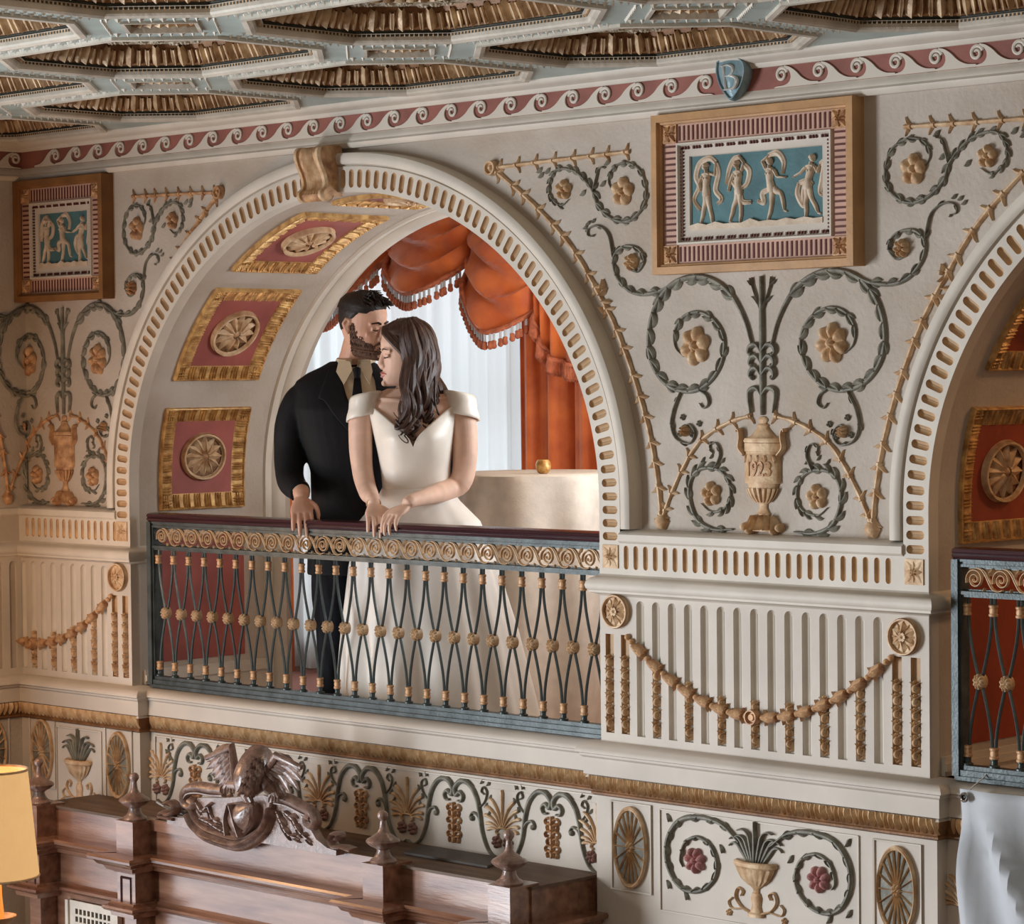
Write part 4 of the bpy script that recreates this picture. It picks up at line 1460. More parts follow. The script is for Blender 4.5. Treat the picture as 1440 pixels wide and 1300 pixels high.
# the leaves standing on the gilt slope, one mesh per octagon edge
edge_m = []
for i in range(8):
    e = G()
    A0, B0 = [Vector(q) for q in (octagon(0.030)[i], octagon(0.030)[(i + 1) % 8])]
    A1, B1 = [Vector(q) for q in (octagon(0.062)[i], octagon(0.062)[(i + 1) % 8])]
    n = max(3, round((B0 - A0).length / 0.082))
    for k in range(n):
        for du, ww in ((0, 0.46), (-0.33, 0.26), (0.33, 0.26)):
            u = (k + 0.5 + du) / n
            hw = ww / n / 2
            rows = []
            for v in ((0.0, 0.25, 0.5, 0.75, 0.97) if du == 0 else (0.0, 0.2, 0.4, 0.6, 0.78)):
                f = (0.55 + 0.45 * sin(pi * min(1, v * 1.1))) if v < 0.9 else 0.45
                row = []
                for uu, hh in ((u - hw * f, 0.0), (u - hw * f * .45, 0.016), (u, 0.026 if du == 0 else 0.014), (u + hw * f * .45, 0.016), (u + hw * f, 0.0)):
                    q = (A0 + (B0 - A0) * uu) * (1 - v) + (A1 + (B1 - A1) * uu) * v
                    qi = q * (1 - hh * 0.6 / max(0.05, q.length))
                    row.append((qi.x, qi.y, -0.032 - 0.060 * v + hh * 0.5))
                rows.append(row)
            e.grid(rows)
    i2 = G()
    A0, B0 = [Vector(q) for q in (octagon(0.159)[i], octagon(0.159)[(i + 1) % 8])]
    A1, B1 = [Vector(q) for q in (octagon(0.176)[i], octagon(0.176)[(i + 1) % 8])]
    n = max(4, round((B0 - A0).length / 0.035))
    for k in range(n):
        rows = []
        for v in (0.0, 0.5, 1.0):
            row = []
            for uu, hh in ((k / n, 0.0), ((k + 0.3) / n, 0.007), ((k + 0.7) / n, 0.007), ((k + 0.96) / n, 0.0)):
                q = (A0 + (B0 - A0) * uu) * (1 - v) + (A1 + (B1 - A1) * uu) * v
                q = q * (1 - hh / max(0.05, q.length))
                row.append((q.x, q.y, -0.092 - 0.036 * v + hh * .5))
            rows.append(row)
        e.grid(rows)
    edge_m.append(mesh_of('leaf_moulding', e, M['coffgold'], CM(0, 0)))
for ox in OX:
    for oy in OY:
        L = (ox, oy, 0)
        c = link('coffer', lip_m, ce, L)
        for nm, me in (('dark_fillet', gr_m), ('gilt_slope', sl_m), ('flowered_soffit', so_m), ('dentil_row', dn_m)):
            o = link(nm, me, None)
            o.parent = c
            if nm == 'dentil_row':
                o['kind'] = 'stuff'
        for i in range(8):
            o = link('leaf_moulding', edge_m[i], None)
            o.parent = c
sq = G()
for (ra, pa), (rb, pb) in (((0.150, 0.0), (0.150, 0.008)), ((0.150, 0.008), (0.135, 0.008)), ((0.135, 0.008), (0.128, -0.014))):
    ring_between(sq, diamond(ra), diamond(rb), pa, pb)
sq_m = mesh_of('square_coffer', sq, M['ceil'], CM(0, 0), smooth=False)
sg = G()
ring_between(sg, diamond(0.130), diamond(0.098), -0.012, -0.046)
sg.add([(a, b, -0.046) for a, b in diamond(0.10)], [(0, 1, 2, 3)])
flower(sg, 0, 0, 0.06, 6, 0.03, 1, 0, -0.046)
D4, E4 = diamond(0.128), diamond(0.098)
for i in range(4):
    A0, B0, A1, B1 = Vector(D4[i]), Vector(D4[(i + 1) % 4]), Vector(E4[i]), Vector(E4[(i + 1) % 4])
    for k in range(6):
        rows = []
        for v in (0.0, 0.5, 1.0):
            row = []
            for uu, hh in (((k + .05) / 6, 0.0), ((k + 0.5) / 6, 0.016), ((k + 0.95) / 6, 0.0)):
                q = (A0 + (B0 - A0) * uu) * (1 - v) + (A1 + (B1 - A1) * uu) * v
                q = q * (1 - hh / max(0.04, q.length))
                row.append((q.x, q.y, -0.012 - 0.034 * v + hh * .5))
            rows.append(row)
        sg.grid(rows)
sg_m = mesh_of('gilt_well', sg, M['coffgold'], CM(0, 0))
# cream borders and bead strings of the ribs
bd = G()
def bead_line(g, a, b, step=0.030, r=0.008):
    a, b = Vector(a), Vector(b)
    n = int((b - a).length / step)
    d = (b - a).normalized()
    for k in range(n):
        q = a + (b - a) * ((k + 0.5) / n)
        l = 0.012 if k % 2 else 0.007
        nrm = Vector((-d.y, d.x))
        g.add([(*(q - d * l), 0), (*(q + nrm * r * .7), 0), (*(q + d * l), 0), (*(q - nrm * r * .7), 0), (q.x, q.y, 0.012)], [(0, 1, 4), (1, 2, 4), (2, 3, 4), (3, 0, 4)])
for ox, oy in SQ:
    pass
for ox, oy in SQ:
    c = link('square_coffer', sq_m, ce, (ox, oy, 0))
    o = link('gilt_well', sg_m, None)
    o.parent = c
D2 = [(0.5 + 0.095, y) for y in (-0.19, 0.19)]
for ox in OX[:-1]:
    for oy in OY:
        bead_line(bd, (ox + 0.565, oy - 0.20), (ox + 0.565, oy + 0.20))
        bead_line(bd, (ox + 0.625, oy - 0.20), (ox + 0.625, oy + 0.20))
for ox in OX:
    for oy in OY[:-1]:
        bead_line(bd, (ox - 0.29, oy + 0.445), (ox + 0.29, oy + 0.445))
        bead_line(bd, (ox - 0.29, oy + 0.48), (ox + 0.29, oy + 0.48))
for ox, oy in SQ:
    r = 0.215
    Q = [(0, -r), (r * 1.1, 0), (0, r), (-r * 1.1, 0)]
    for i in range(4):
        a, b = Vector(Q[i]), Vector(Q[(i + 1) % 4])
        bead_line(bd, (ox + a.x, oy + a.y), (ox + b.x, oy + b.y))
o = obj('bead_string', bd, M['ring'], ce, CM(0, 0))
o['kind'] = 'stuff'

# ---------------------------------------------------------------- balustrades
def PW(px, py, Y):
    d = A_ * 3850.0 + R_ * (px - 720.0) - U_ * (py - 650.0)
    t = (Y + 6.73181951) / d.y
    return (6.7031788 + d.x * t, 4.5 + d.z * t)

YR = 0.055
def scroll_unit(pitch):
    """Gilt running scroll: a double-lined spiral with a tail sweeping to the next."""
    g = G()
    R = 0.0335
    zc = 0.0
    sp = []
    for k in range(40):
        t = k / 39
        a = radians(200) - t * radians(760)
        r = R * (1 - 0.86 * t ** 0.85)
        sp.append((r * cos(a) * 0.98, zc + r * sin(a)))
    ribbon(g, [Vector(q) for q in sp], lambda u: 0.0075 * (1 - 0.35 * u), 0.010, 5, 0.0)
    tail = spl([(-R * .92, -0.012), (-R * 1.05, 0.004), (-R * .75, 0.026), (-0.010, 0.0345)], 5)
    s2 = spl([(0.006, 0.0345), (0.024, 0.030), (0.040, 0.012), (0.052, -0.010), (0.066, -0.029), (0.086, -0.0345), (0.102, -0.030)], 6)
    ribbon(g, s2, lambda u: 0.0075, 0.010, 5)
    s3 = spl([(0.020, 0.0345), (0.038, 0.024), (0.050, 0.004), (0.060, -0.014)], 6)
    ribbon(g, s3, lambda u: 0.005, 0.008, 5)
    blade(g, 0.056, 0.020, 0.9, 0.024, 0.012, 0.010, 0.5)
    blade(g, 0.036, -0.024, -2.2, 0.020, 0.012, 0.010, 0.5)
    blade(g, 0.050, 0.010, 1.4, 0.026, 0.010, 0.010, -0.5)
    return g

def balustrade(label, x0, x1, n, name='balustrade'):
    t = thing(name, label, 'railing', ((x0 + x1) / 2, YR, 3.286))
    W_ = wallmap(0, 0, YR)
    L = x1 - x0
    pitch = (L - 0.05) / n
    xs0 = x0 + 0.025
    # handrail: sweep of a moulded profile along x
    g = G()
    prof = [(-0.022, 3.951), (-0.030, 3.957), (-0.034, 3.964), (-0.028, 3.969), (-0.034, 3.974), (-0.030, 3.983), (-0.015, 3.987), (0.030, 3.987), (0.036, 3.975), (0.030, 3.957), (0.022, 3.951)]
    g.grid([[(x, z, -p) for p, z in prof] for x in (x0 - 0.006, x1 + 0.006)], closed=True, caps=True)
    obj('handrail', g, M['mahog'], t, W_)
    g = G()
    for a, b, pa in ((3.945, 3.952, 0.024), (3.936, 3.946, 0.018), (3.929, 3.937, 0.022)):
        g.box(x0, x1, a, b, -pa, pa)
    obj('top_bar', g, M['iron'], t, W_, smooth=False)
    g = G()
    for a, b, pa in ((3.846, 3.856, 0.022), (3.838, 3.847, 0.016)):
        g.box(x0, x1, a, b, -pa, pa)
    obj('middle_bar', g, M['iron'], t, W_, smooth=False)
    g = G()
    for a, b, pa in ((3.286, 3.298, 0.034), (3.298, 3.316, 0.026), (3.316, 3.330, 0.018)):
        g.box(x0, x1, a, b, -pa, pa)
    obj('bottom_bar', g, M['iron'], t, W_, smooth=False)
    for s, x in ((-1, x0), (1, x1)):
        g = G()
        g.box(x - 0.012, x + 0.012, 3.298, 3.951, -0.030, 0.030)
        g.box(x - s * 0.012 - 0.006, x - s * 0.012 + 0.006, 3.33, 3.93, -0.020, 0.020)
        obj('end_post', g, M['iron'], t, W_, smooth=False)
    sm = mesh_of('scroll', scroll_unit(pitch), M['palegold'])
    for k in range(n):
        x = xs0 + (k + 0.5) * pitch
        link('scroll', sm, t, (x - 0.012, YR - 0.004, 3.8925), (0, 0, 0), (pitch / 0.0985, 1, 1))
    g = G()
    g.box(x0 + 0.01, x1 - 0.01, 3.857, 3.861, -0.012, 0.004)
    g.box(x0 + 0.01, x1 - 0.01, 3.924, 3.928, -0.012, 0.004)
    obj('scroll_border', g, M['bar'], t, W_, smooth=False)
    zt, zb, zm = 3.838, 3.330, 3.585
    bm_ = []
    for s in (-1, 1):
        g = G()
        pts = []
        for k in range(25):
            u = k / 24
            z = zt + (zb - zt) * u
            v = min(1.0, max(0.0, (u - 0.10) / 0.40)) if u < 0.5 else min(1.0, max(0.0, (0.90 - u) / 0.40))
            e = v * v * (1.6 - 0.6 * v)
            pts.append((s * (0.0065 + (pitch / 2 - 0.010) * e), 0, z))
        tube(g, pts, 0.0052, 6)
        bm_.append(mesh_of('curved_bar', g, M['bar']))
    g = G()
    lathe(g, [(0.0105, -0.018), (0.013, -0.016), (0.013, -0.010), (0.0105, -0.008), (0.012, 0.0), (0.0105, 0.008), (0.013, 0.010), (0.013, 0.016), (0.0105, 0.018)], 0, 0, 0, 12, 1.15)
    col_m = mesh_of('gilt_collar', g, M['gold'])
    g = G()
    lathe(g, [(0.017, 0.0), (0.017, 0.005), (0.010, 0.009), (0.009, 0.020), (0.012, 0.022), (0.012, 0.026), (0.007, 0.028)], 0, 0, 0, 10)
    foot_m = mesh_of('foot', g, M['bar'])
    g = G()
    flower(g, 0, 0, 0.0240, 9, 0.012, 0.82, 0.1, 0.010)
    rows = [[(0.0190 * cos(2 * pi * j / 18), 0.0235 * sin(2 * pi * j / 18), p) for j in range(18)] for p in (-0.012, -0.008, -0.008, 0.006, 0.010)]
    g.grid(rows, closed=True, caps=True)
    med_m = mesh_of('medallion', g, M['palegold'])
    for k in range(n + 1):
        x = xs0 + k * pitch
        for s in (0, 1):
            if (k == 0 and s == 0) or (k == n and s == 1):
                continue
            link('curved_bar', bm_[s], t, (x, YR, 0))
        for z in (3.800, 3.372):
            link('gilt_collar', col_m, t, (x, YR, z))
        link('foot', foot_m, t, (x, YR, 3.330))
    for k in range(n):
        link('medallion', med_m, t, (xs0 + (k + 0.5) * pitch, YR, zm))
    return t
balustrade('verdigris iron balustrade with gilt scrolls and dark handrail that the couple leans on', -2.094, 0.404, 25)
balustrade('iron balustrade of the right arch, above the hanging white banner', 1.845, 4.29, 25)

# ---------------------------------------------------------------- lower wall: bay arabesque
YB = 0.05
mb = wallmap(0, 0, YB - 0.0015)
M['duskrose'] = mat('dusk_rose_paint', '#8d6a60', 0.6, var=0.15, scale=20, bump=0.3)
def volute_arch(cx):
    """One arched pair of stems over a husk drop."""
    t = thing('arabesque_arch', '', 'ornament', (cx, YB, 2.80), 'arched arabesques on the bay wall')
    for s in (-1, 1):
        g = G()
        P = spl([(cx + s * 0.022, 3.000), (cx + s * 0.040, 3.000), (cx + s * 0.048, 3.018), (cx + s * 0.032, 3.032), (cx + s * 0.012, 3.020), (cx + s * 0.006, 3.045), (cx + s * 0.035, 3.072), (cx + s * 0.075, 3.068), (cx + s * 0.112, 3.030), (cx + s * 0.132, 2.970), (cx + s * 0.145, 2.900), (cx + s * 0.175, 2.840), (cx + s * 0.215, 2.818), (cx + s * 0.244, 2.828)], 6)
        ribbon(g, P, lambda u: 0.008 + 0.012 * sin(pi * min(1, u * 1.05)), 0.012, 5)
        obj('stem', g, M['sage'], t, mb)
        g = G()
        ribbon(g, spl([(cx + s * 0.140, 2.925), (cx + s * 0.125, 2.955), (cx + s * 0.098, 2.965), (cx + s * 0.085, 2.948), (cx + s * 0.096, 2.938)], 5), lambda u: 0.012 - 0.005 * u, 0.010, 5)
        polar(g, cx + s * 0.093, 2.944, [1, .8, .4, .02], 8, lambda a: 0.011, lambda k, a: 0.014 * sqrt(max(0, 1 - k * k)))
        obj('curl', g, M['sage'], t, mb)
        g = G()
        ribbon(g, spl([(cx + s * 0.128, 2.985), (cx + s * 0.158, 3.010), (cx + s * 0.170, 3.045), (cx + s * 0.152, 3.062), (cx + s * 0.142, 3.045), (cx + s * 0.156, 3.036)], 5), 0.006, 0.008, 4)
        for a, b in ((0.172, 3.068), (0.140, 3.072), (0.180, 3.02), (0.160, 2.99), (0.176, 2.965)):
            blade(g, cx + s * a, b, pi / 2 - s * 0.5, 0.020, 0.013, 0.010)
        obj('tendril', g, M['sage'], t, mb)
    g = G()
    for i, z in enumerate((2.975, 2.955, 2.93, 2.905, 2.88, 2.86)):
        ribbon(g, spl([(cx, z - 0.014), (cx, z), (cx, z + 0.018)], 4), lambda u: 0.016 * sin(pi * (.1 + .85 * u)), 0.014, 5)
        for s in (-1, 1):
            r = 0.034 if i % 2 == 0 else 0.026
            ribbon(g, spl([(cx, z), (cx + s * r * .6, z + 0.010), (cx + s * r, z), (cx + s * r * .85, z - 0.012), (cx + s * r * .65, z - 0.004)], 4), lambda u: 0.009 - 0.004 * u, 0.010, 4)
    obj('husk_drop', g, M['gold'], t, mb)
    return t
def frond(g, x, z, ang, L, curl):
    P = [Vector((x, z))]
    for i in range(7):
        a = ang + curl * (i / 6) ** 1.5
        P.append(P[-1] + Vector((cos(a), sin(a))) * L / 7)
    w = lambda u: (0.0045 + 0.0125 * u) * sqrt(max(0.02, 1 - max(0.0, (u - 0.85) / 0.15) ** 2))
    return ribbon(g, spl(P, 2), w, lambda u: 0.007 + 0.003 * u, 5)
def palmette(cx):
    t = thing('palmette', '', 'ornament', (cx, YB, 2.83), 'palmettes on the bay wall')
    for k in range(-5, 6):
        g = G()
        a = pi / 2 - k * 0.27
        L = 0.125 - 0.011 * abs(k) - (0.01 if abs(k) > 3 else 0)
        frond(g, cx + k * 0.004, 2.935 - abs(k) * 0.004, a, L, (-0.7 if k > 0 else 0.7) * (abs(k) > 0))
        obj('frond', g, M['palegold'], t, mb)
    for s in (-1, 1):
        g = G()
        ribbon(g, spl([(cx, 2.925), (cx + s * 0.020, 2.922), (cx + s * 0.030, 2.908), (cx + s * 0.020, 2.900)], 4), 0.008, 0.010, 4)
        obj('scroll', g, M['palegold'], t, mb)
        g = G()
        flower(g, cx + s * 0.028, 2.873, 0.024, 6, 0.016)
        obj('rosette', g, M['duskrose'], t, mb)
    return t
names_a = ['above the second finial', 'behind the eagle\'s left wing', 'between the eagle and the third finial', 'above the dark board', 'nearest the right end of the mantel']
for i, cx in enumerate((-1.839, -1.347, -0.855, -0.359, 0.131)):
    volute_arch(cx)['label'] = 'grey-green arched arabesque with a gilt husk drop ' + names_a[i]
names_p = ['at the far left of the bay wall', 'behind the left wing of the eagle', 'right of the eagle crest', 'behind the cut of the mantel crest scroll', 'above the rightmost finial', 'at the right edge of the bay, beside the pier']
for i, cx in enumerate((-2.060, -1.593, -1.094, -0.605, -0.114, 0.345)):
    palmette(cx)['label'] = 'gilt palmette with two rose rosettes ' + names_p[i]
g = G()
for a, b, c_, d in ((-2.10, 0.365, 3.083, 3.088), (-2.10, -2.094, 2.6, 3.083), (0.360, 0.366, 2.6, 3.083)):
    g.box(a, b, c_, d, 0.0, 0.004)
obj('bay_panel_border', g, M['ring'], back, mb)

# pier panels
mp = wallmap(0, 0, -0.0015)
def fan_oval(cx, cz, label, y=0.0, mapper=None, rx=0.074, rz=0.138):
    t = thing('fan_medallion', label, 'medallion', (cx, y, cz - rz), 'oval fan medallions of the lower wall')
    m = mapper or mp
    g = G()
    fr_ = [(-rx - 0.018, -rz - 0.012), (rx + 0.018, -rz - 0.012), (rx + 0.018, rz + 0.012), (-rx - 0.018, rz + 0.012)]
    fr2 = [(a * 0.94, b * 0.97) for a, b in fr_]
    ring_between(g, [(cx + a, cz + b) for a, b in fr_], [(cx + a, cz + b) for a, b in fr_], 0, 0.006)
    ring_between(g, [(cx + a, cz + b) for a, b in fr_], [(cx + a, cz + b) for a, b in fr2], 0.006, 0.004)
    ring_between(g, [(cx + a, cz + b) for a, b in fr2], [(cx + a, cz + b) for a, b in fr2], 0.004, 0.001)
    obj('panel_border', g, M['ring'], t, m)
    def el(k):
        return [(cx + rx * k * cos(2 * pi * j / 40), cz + rz * k * sin(2 * pi * j / 40)) for j in range(40)]
    g = G()
    rows = [[(a, b, p) for a, b in el(k)] for k, p in ((0.9, 0.006), (0.5, 0.004), (0.1, 0.003))]
    g.grid(rows, closed=True, caps=True)
    obj('oval_ground', g, M['sage'], t, m)
    g = G()
    rows = [[(a, b, p) for a, b in el(k)] for k, p in ((1.0, 0.0), (1.0, 0.012), (0.96, 0.016), (0.90, 0.012), (0.88, 0.004))]
    g.grid(rows, closed=True)
    obj('rim', g, M['palegold'], t, m)
    for j in range(18):
        g = G()
        a = 2 * pi * j / 18
        x0_, z0_ = cx + rx * .16 * cos(a), cz + rz * .16 * sin(a)
        x1_, z1_ = cx + rx * .90 * cos(a), cz + rz * .90 * sin(a)
        ribbon(g, [(x0_, z0_), ((x0_ + x1_) / 2, (z0_ + z1_) / 2), (x1_, z1_)], lambda u: 0.0022 + 0.003 * u, 0.010, 4, 0.004)
        obj('rib', g, M['palegold'], t, m)
    g = G()
    flower(g, cx, cz, 0.023, 7, 0.016, 0.8, 0, 0.004)
    obj('boss', g, M['palegold'], t, m)
    return t
fan_oval(0.546, 2.938, 'grey oval fan medallion with gilt ribs left of the rose scrolls')
fan_oval(1.648, 2.930, 'grey oval fan medallion with gilt ribs on the bright pier base, beside the banner')
fan_oval(-2.273, 2.955, 'pale green oval fan medallion with gilt ribs left of the arched arabesques')
fan_oval(-2.80, 2.965, 'dark oval fan medallion in the corner, behind the first finial')
fan_oval(0, 2.975, 'dark oval fan medallion on the side wall, cut by the picture\'s left edge', 0, lambda x, z, p: (XC + p, -0.16 + x, z))

def bowl_panel(tag_, cx, w, scroll, flowerm, gold, sage):
    t = thing('bowl_relief', 'gilt footed bowl of grey leaves in relief ' + tag_, 'relief', (cx, 0, 2.77))
    c0 = PW(1068, 1215, 0.0)
    def q(px, py, s=1):
        a, b = PW(px, py, 0.0)
        return (cx + s * (a - c0[0]), b)
    g = G()
    for za, zb in ((3.078, 3.082), (2.742, 2.746)):
        g.box(cx - w, cx + w, za, zb, 0, 0.004)
    for s in (-1, 1):
        g.box(cx + s * w - 0.002, cx + s * w + 0.002, 2.744, 3.08, 0, 0.004)
    obj('panel_border', g, M['ring'], t, mp)
    zr = 2.945
    prof = [(0.012, zr - 0.095), (0.014, zr - 0.080), (0.030, zr - 0.068), (0.055, zr - 0.050), (0.072, zr - 0.025), (0.078, zr - 0.012), (0.088, zr - 0.006), (0.088, zr + 0.006), (0.080, zr + 0.010), (0.060, zr + 0.006)]
    g = G()
    g.grid([[(cx + r * cos(pi * j / 16), z, 0.5 * r * sin(pi * j / 16)) for j in range(17)] for r, z in prof], caps=True)
    bowl_ = obj('bowl', g, M[gold], t, mp)
    for j in range(9):
        g = G()
        a = pi * (j + 0.5) / 9
        g.grid([[(cx + (r + e) * cos(a + d), z, 0.5 * (r + e) * sin(a + d)) for d, e in ((-.14, 0), (0, 0.004), (.14, 0))] for r, z in prof[2:6]])
        obj('gadroon', g, M[gold], bowl_, mp)
    g = G()
    prof = [(0.034, 2.775), (0.034, 2.785), (0.024, 2.79), (0.018, 2.81), (0.022, 2.835), (0.016, 2.852)]
    g.grid([[(cx + r * cos(pi * j / 10), z, 0.6 * r * sin(pi * j / 10)) for j in range(11)] for r, z in prof], caps=True)
    obj('foot', g, M[gold], t, mp)
    for s in (-1, 1):
        g = G()
        ribbon(g, spl([(cx + s * 0.02, 2.785), (cx + s * 0.06, 2.80), (cx + s * 0.085, 2.83), (cx + s * 0.075, 2.86), (cx + s * 0.055, 2.852), (cx + s * 0.062, 2.836)], 5), lambda u: 0.009 - 0.003 * u, 0.010, 4)
        ribbon(g, spl([(cx + s * 0.05, 2.797), (cx + s * 0.10, 2.79), (cx + s * 0.115, 2.81), (cx + s * 0.10, 2.825)], 5), 0.006, 0.008, 4)
        flower(g, cx + s * 0.115, 2.775, 0.012, 5, 0.01)
        obj('gilt_curl', g, M[gold], t, mp)
    for k in range(-4, 5):
        g = G()
        L = 0.120 - 0.006 * abs(k) + 0.012 * (abs(k) % 2)
        P = [Vector((cx + k * 0.008, zr + 0.004))]
        for i in range(10):
            a = pi / 2 - k * 0.16 - (1 if k > 0 else -1 if k < 0 else 0) * (0.15 * i / 9 + 2.6 * max(0, i / 9 - 0.55) ** 1.2 * 1.6)
            P.append(P[-1] + Vector((cos(a), sin(a))) * L / 9)
        ribbon(g, spl(P, 2), lambda u: 0.020 * (0.45 + 0.55 * sin(pi * min(1, u * 1.2))) * (1 - 0.35 * u), 0.010 + 0.002 * (4 - abs(k)), 5)
        obj('leaf', g, M[sage], t, mp)
    if scroll:
        PTS = [(1046, 1185), (1022, 1160.5), (992, 1150), (962, 1154), (945, 1178), (942.7, 1208), (953.5, 1238), (970.7, 1253), (992, 1253), (1009, 1238), (1013.7, 1216.5), (1005, 1190.7), (985.7, 1178), (968.5, 1186), (962, 1208), (966, 1220)]
        for s in (1, -1):
            g = G()
            acanthus(g, [q(a, b, s) for a, b in PTS], 0.030, 0.016, 18, 0.7, s, 0.05, 0.9, 2)
            for a, b in ((947, 1152), (972, 1262), (1022, 1196), (947, 1246)):
                x, z = q(a, b, s)
                blade(g, x, z - 0.01, pi / 2 + s * 0.5, 0.03, 0.02, 0.014)
            obj('scroll', g, M[sage], t, mp)
            g = G()
            x, z = q(982.7, 1211, s)
            flower(g, x, z, 0.044, 7, 0.026)
            obj('rose', g, M[flowerm], t, mp)
    return t
M['rose'] = mat('rose_paint', '#b98482', 0.55, var=0.2, scale=24, bump=0.3, hex2='#94625f')
bowl_panel('between rose scrolls on the bright pier base', 1.087, 0.412, True, 'rose', 'palegold', 'sage')
bowl_panel('on the corner base above the mantel', -2.545, 0.155, False, 'rose', 'palegold', 'sage')
# leafy panel edge beyond the pier
t = thing('palmette', 'gilt palmette on the bay wall, half hidden by the white banner', 'ornament', (1.86, YB, 2.78))
for k in range(-5, 6):
    g = G()
    frond(g, 1.865 + k * 0.004, 2.90, pi / 2 - k * 0.27, 0.12 - 0.01 * abs(k), (-0.7 if k > 0 else 0.7) * (abs(k) > 0))
    obj('frond', g, M['palegold'], t, mb)
g = G()
flower(g, 1.865, 2.82, 0.03, 6, 0.016)
obj('rosette', g, M['rose'], t, mb)
# ---------------------------------------------------------------- carved mantel below
I = lambda x, z, p: (x, -p, z)
mt = thing('mantelpiece', 'waxed walnut mantelpiece with turned finials under the balcony', 'mantel', (-1.03, -0.12, 0.0))
XP = [-2.36, -1.735, -0.32, 0.30]                          # pedestals
YB0, YP0 = -0.29, -0.385
g = G()
g.box(-2.41, 0.36, 2.70, 2.815, -0.045, 0.29)
obj('top_chest', g, M['wood'], mt, I, smooth=False)
g = G()
g.box(-2.42, 0.368, 2.812, 2.822, -0.045, 0.297)
obj('top_board', g, M['woodtop'], mt, I, smooth=False)
g = G()
g.box(-1.68, -0.375, 2.790, 2.832, 0.289, 0.300)
obj('top_fillet', g, M['wood'], mt, I, smooth=False)
PED = []
for x in XP:
    g = G()
    g.box(x - 0.052, x + 0.052, 2.700, 2.826, 0.25, 0.385)
    g.box(x - 0.055, x + 0.055, 2.822, 2.830, 0.25, 0.388)
    PED.append(obj('pedestal', g, M['wood'], mt, I, smooth=False))
fin = G()
lathe(fin, [(0.046, 0.0), (0.048, 0.006), (0.044, 0.012), (0.034, 0.018), (0.028, 0.026), (0.024, 0.036), (0.022, 0.046), (0.030, 0.052), (0.046, 0.060), (0.058, 0.070), (0.061, 0.076), (0.056, 0.083), (0.044, 0.089), (0.036, 0.096), (0.022, 0.104), (0.014, 0.116), (0.011, 0.136), (0.010, 0.146), (0.014, 0.152), (0.019, 0.160), (0.019, 0.170), (0.012, 0.179), (0.002, 0.182)], 0, 0, 0, 20)
fin_m = mesh_of('finial', fin, M['carve'], I)
labs = ['leftmost, partly behind the lamp shade', 'second from the left, with a white cable looped round it', 'third from the left, right of the eagle crest', 'rightmost on the mantel']
for x, pd in zip(XP, PED):
    link('finial', fin_m, pd, (x, -0.335, 2.830))
def front_path(yb, yp, hw=0.062, x0=-2.47, x1=0.41):
    P = [(x0, 0.04), (x0, yp)]
    first = True
    for x in XP:
        if x - hw > x0 + 0.02:
            P += [(x - hw, yb), (x - hw, yp)] if not first else []
        P += [(x + hw, yp), (x + hw, yb)]
        first = False
    P[-1:] = []
    P[-1] = (x1, yp)
    P += [(x1, 0.04)]
    return P
path = [(-2.425, 0.04), (-2.425, YP0 - .005)]
for i, x in enumerate(XP):
    if i:
        path += [(x - 0.060, YB0), (x - 0.060, YP0 - .005)]
    path += [(x + 0.060, YP0 - .005)]
    if i < 3:
        path += [(x + 0.060, YB0)]
path += [(0.36, 0.04)]
path[-2:-1] = [(0.36, YP0 - .005)]
g = G()
sweep(g, [(-0.08, 2.702), (0.072, 2.702), (0.078, 2.694), (0.074, 2.684), (0.058, 2.678), (0.050, 2.666), (0.046, 2.662), (0.030, 2.656), (0.022, 2.640), (0.006, 2.634), (0.0, 2.630), (-0.02, 2.628)], path)
obj('cornice_shelf', g, M['wood'], mt, I)
g = G()
g.box(-2.41, 0.35, 0.0, 2.64, -0.045, 0.285)
obj('body', g, M['wood'], mt, I, smooth=False)
for x in XP:
    g = G()
    g.box(x - 0.056, x + 0.056, 2.49, 2.635, 0.25, 0.380)
    blk_ = obj('pilaster_block', g, M['wood'], mt, I, smooth=False)
    g = G()
    ring_between(g, [(x - 0.030, 2.512), (x + 0.030, 2.512), (x + 0.030, 2.612), (x - 0.030, 2.612)], [(x - 0.024, 2.518), (x + 0.024, 2.518), (x + 0.024, 2.606), (x - 0.024, 2.606)], 0.386, 0.381)
    ring_between(g, [(x - 0.034, 2.508), (x + 0.034, 2.508), (x + 0.034, 2.616), (x - 0.034, 2.616)], [(x - 0.030, 2.512), (x + 0.030, 2.512), (x + 0.030, 2.612), (x - 0.030, 2.612)], 0.380, 0.386)
    obj('raised_panel', g, M['mahog'], blk_, I, smooth=False)
    g = G()
    g.box(x - 0.036, x + 0.036, 0.0, 2.46, 0.25, 0.362)
    obj('pilaster', g, M['wood'], mt, I, smooth=False)
path2 = [(a, b + (0.012 if b > -0.3 and b < 0 else 0)) for a, b in path]
g = G()
sweep(g, [(-0.02, 2.520), (0.010, 2.518), (0.020, 2.506), (0.034, 2.502), (0.038, 2.494), (0.030, 2.484), (0.014, 2.478), (0.010, 2.462), (-0.02, 2.460)], path2)
obj('lower_moulding', g, M['wood'], mt, I)
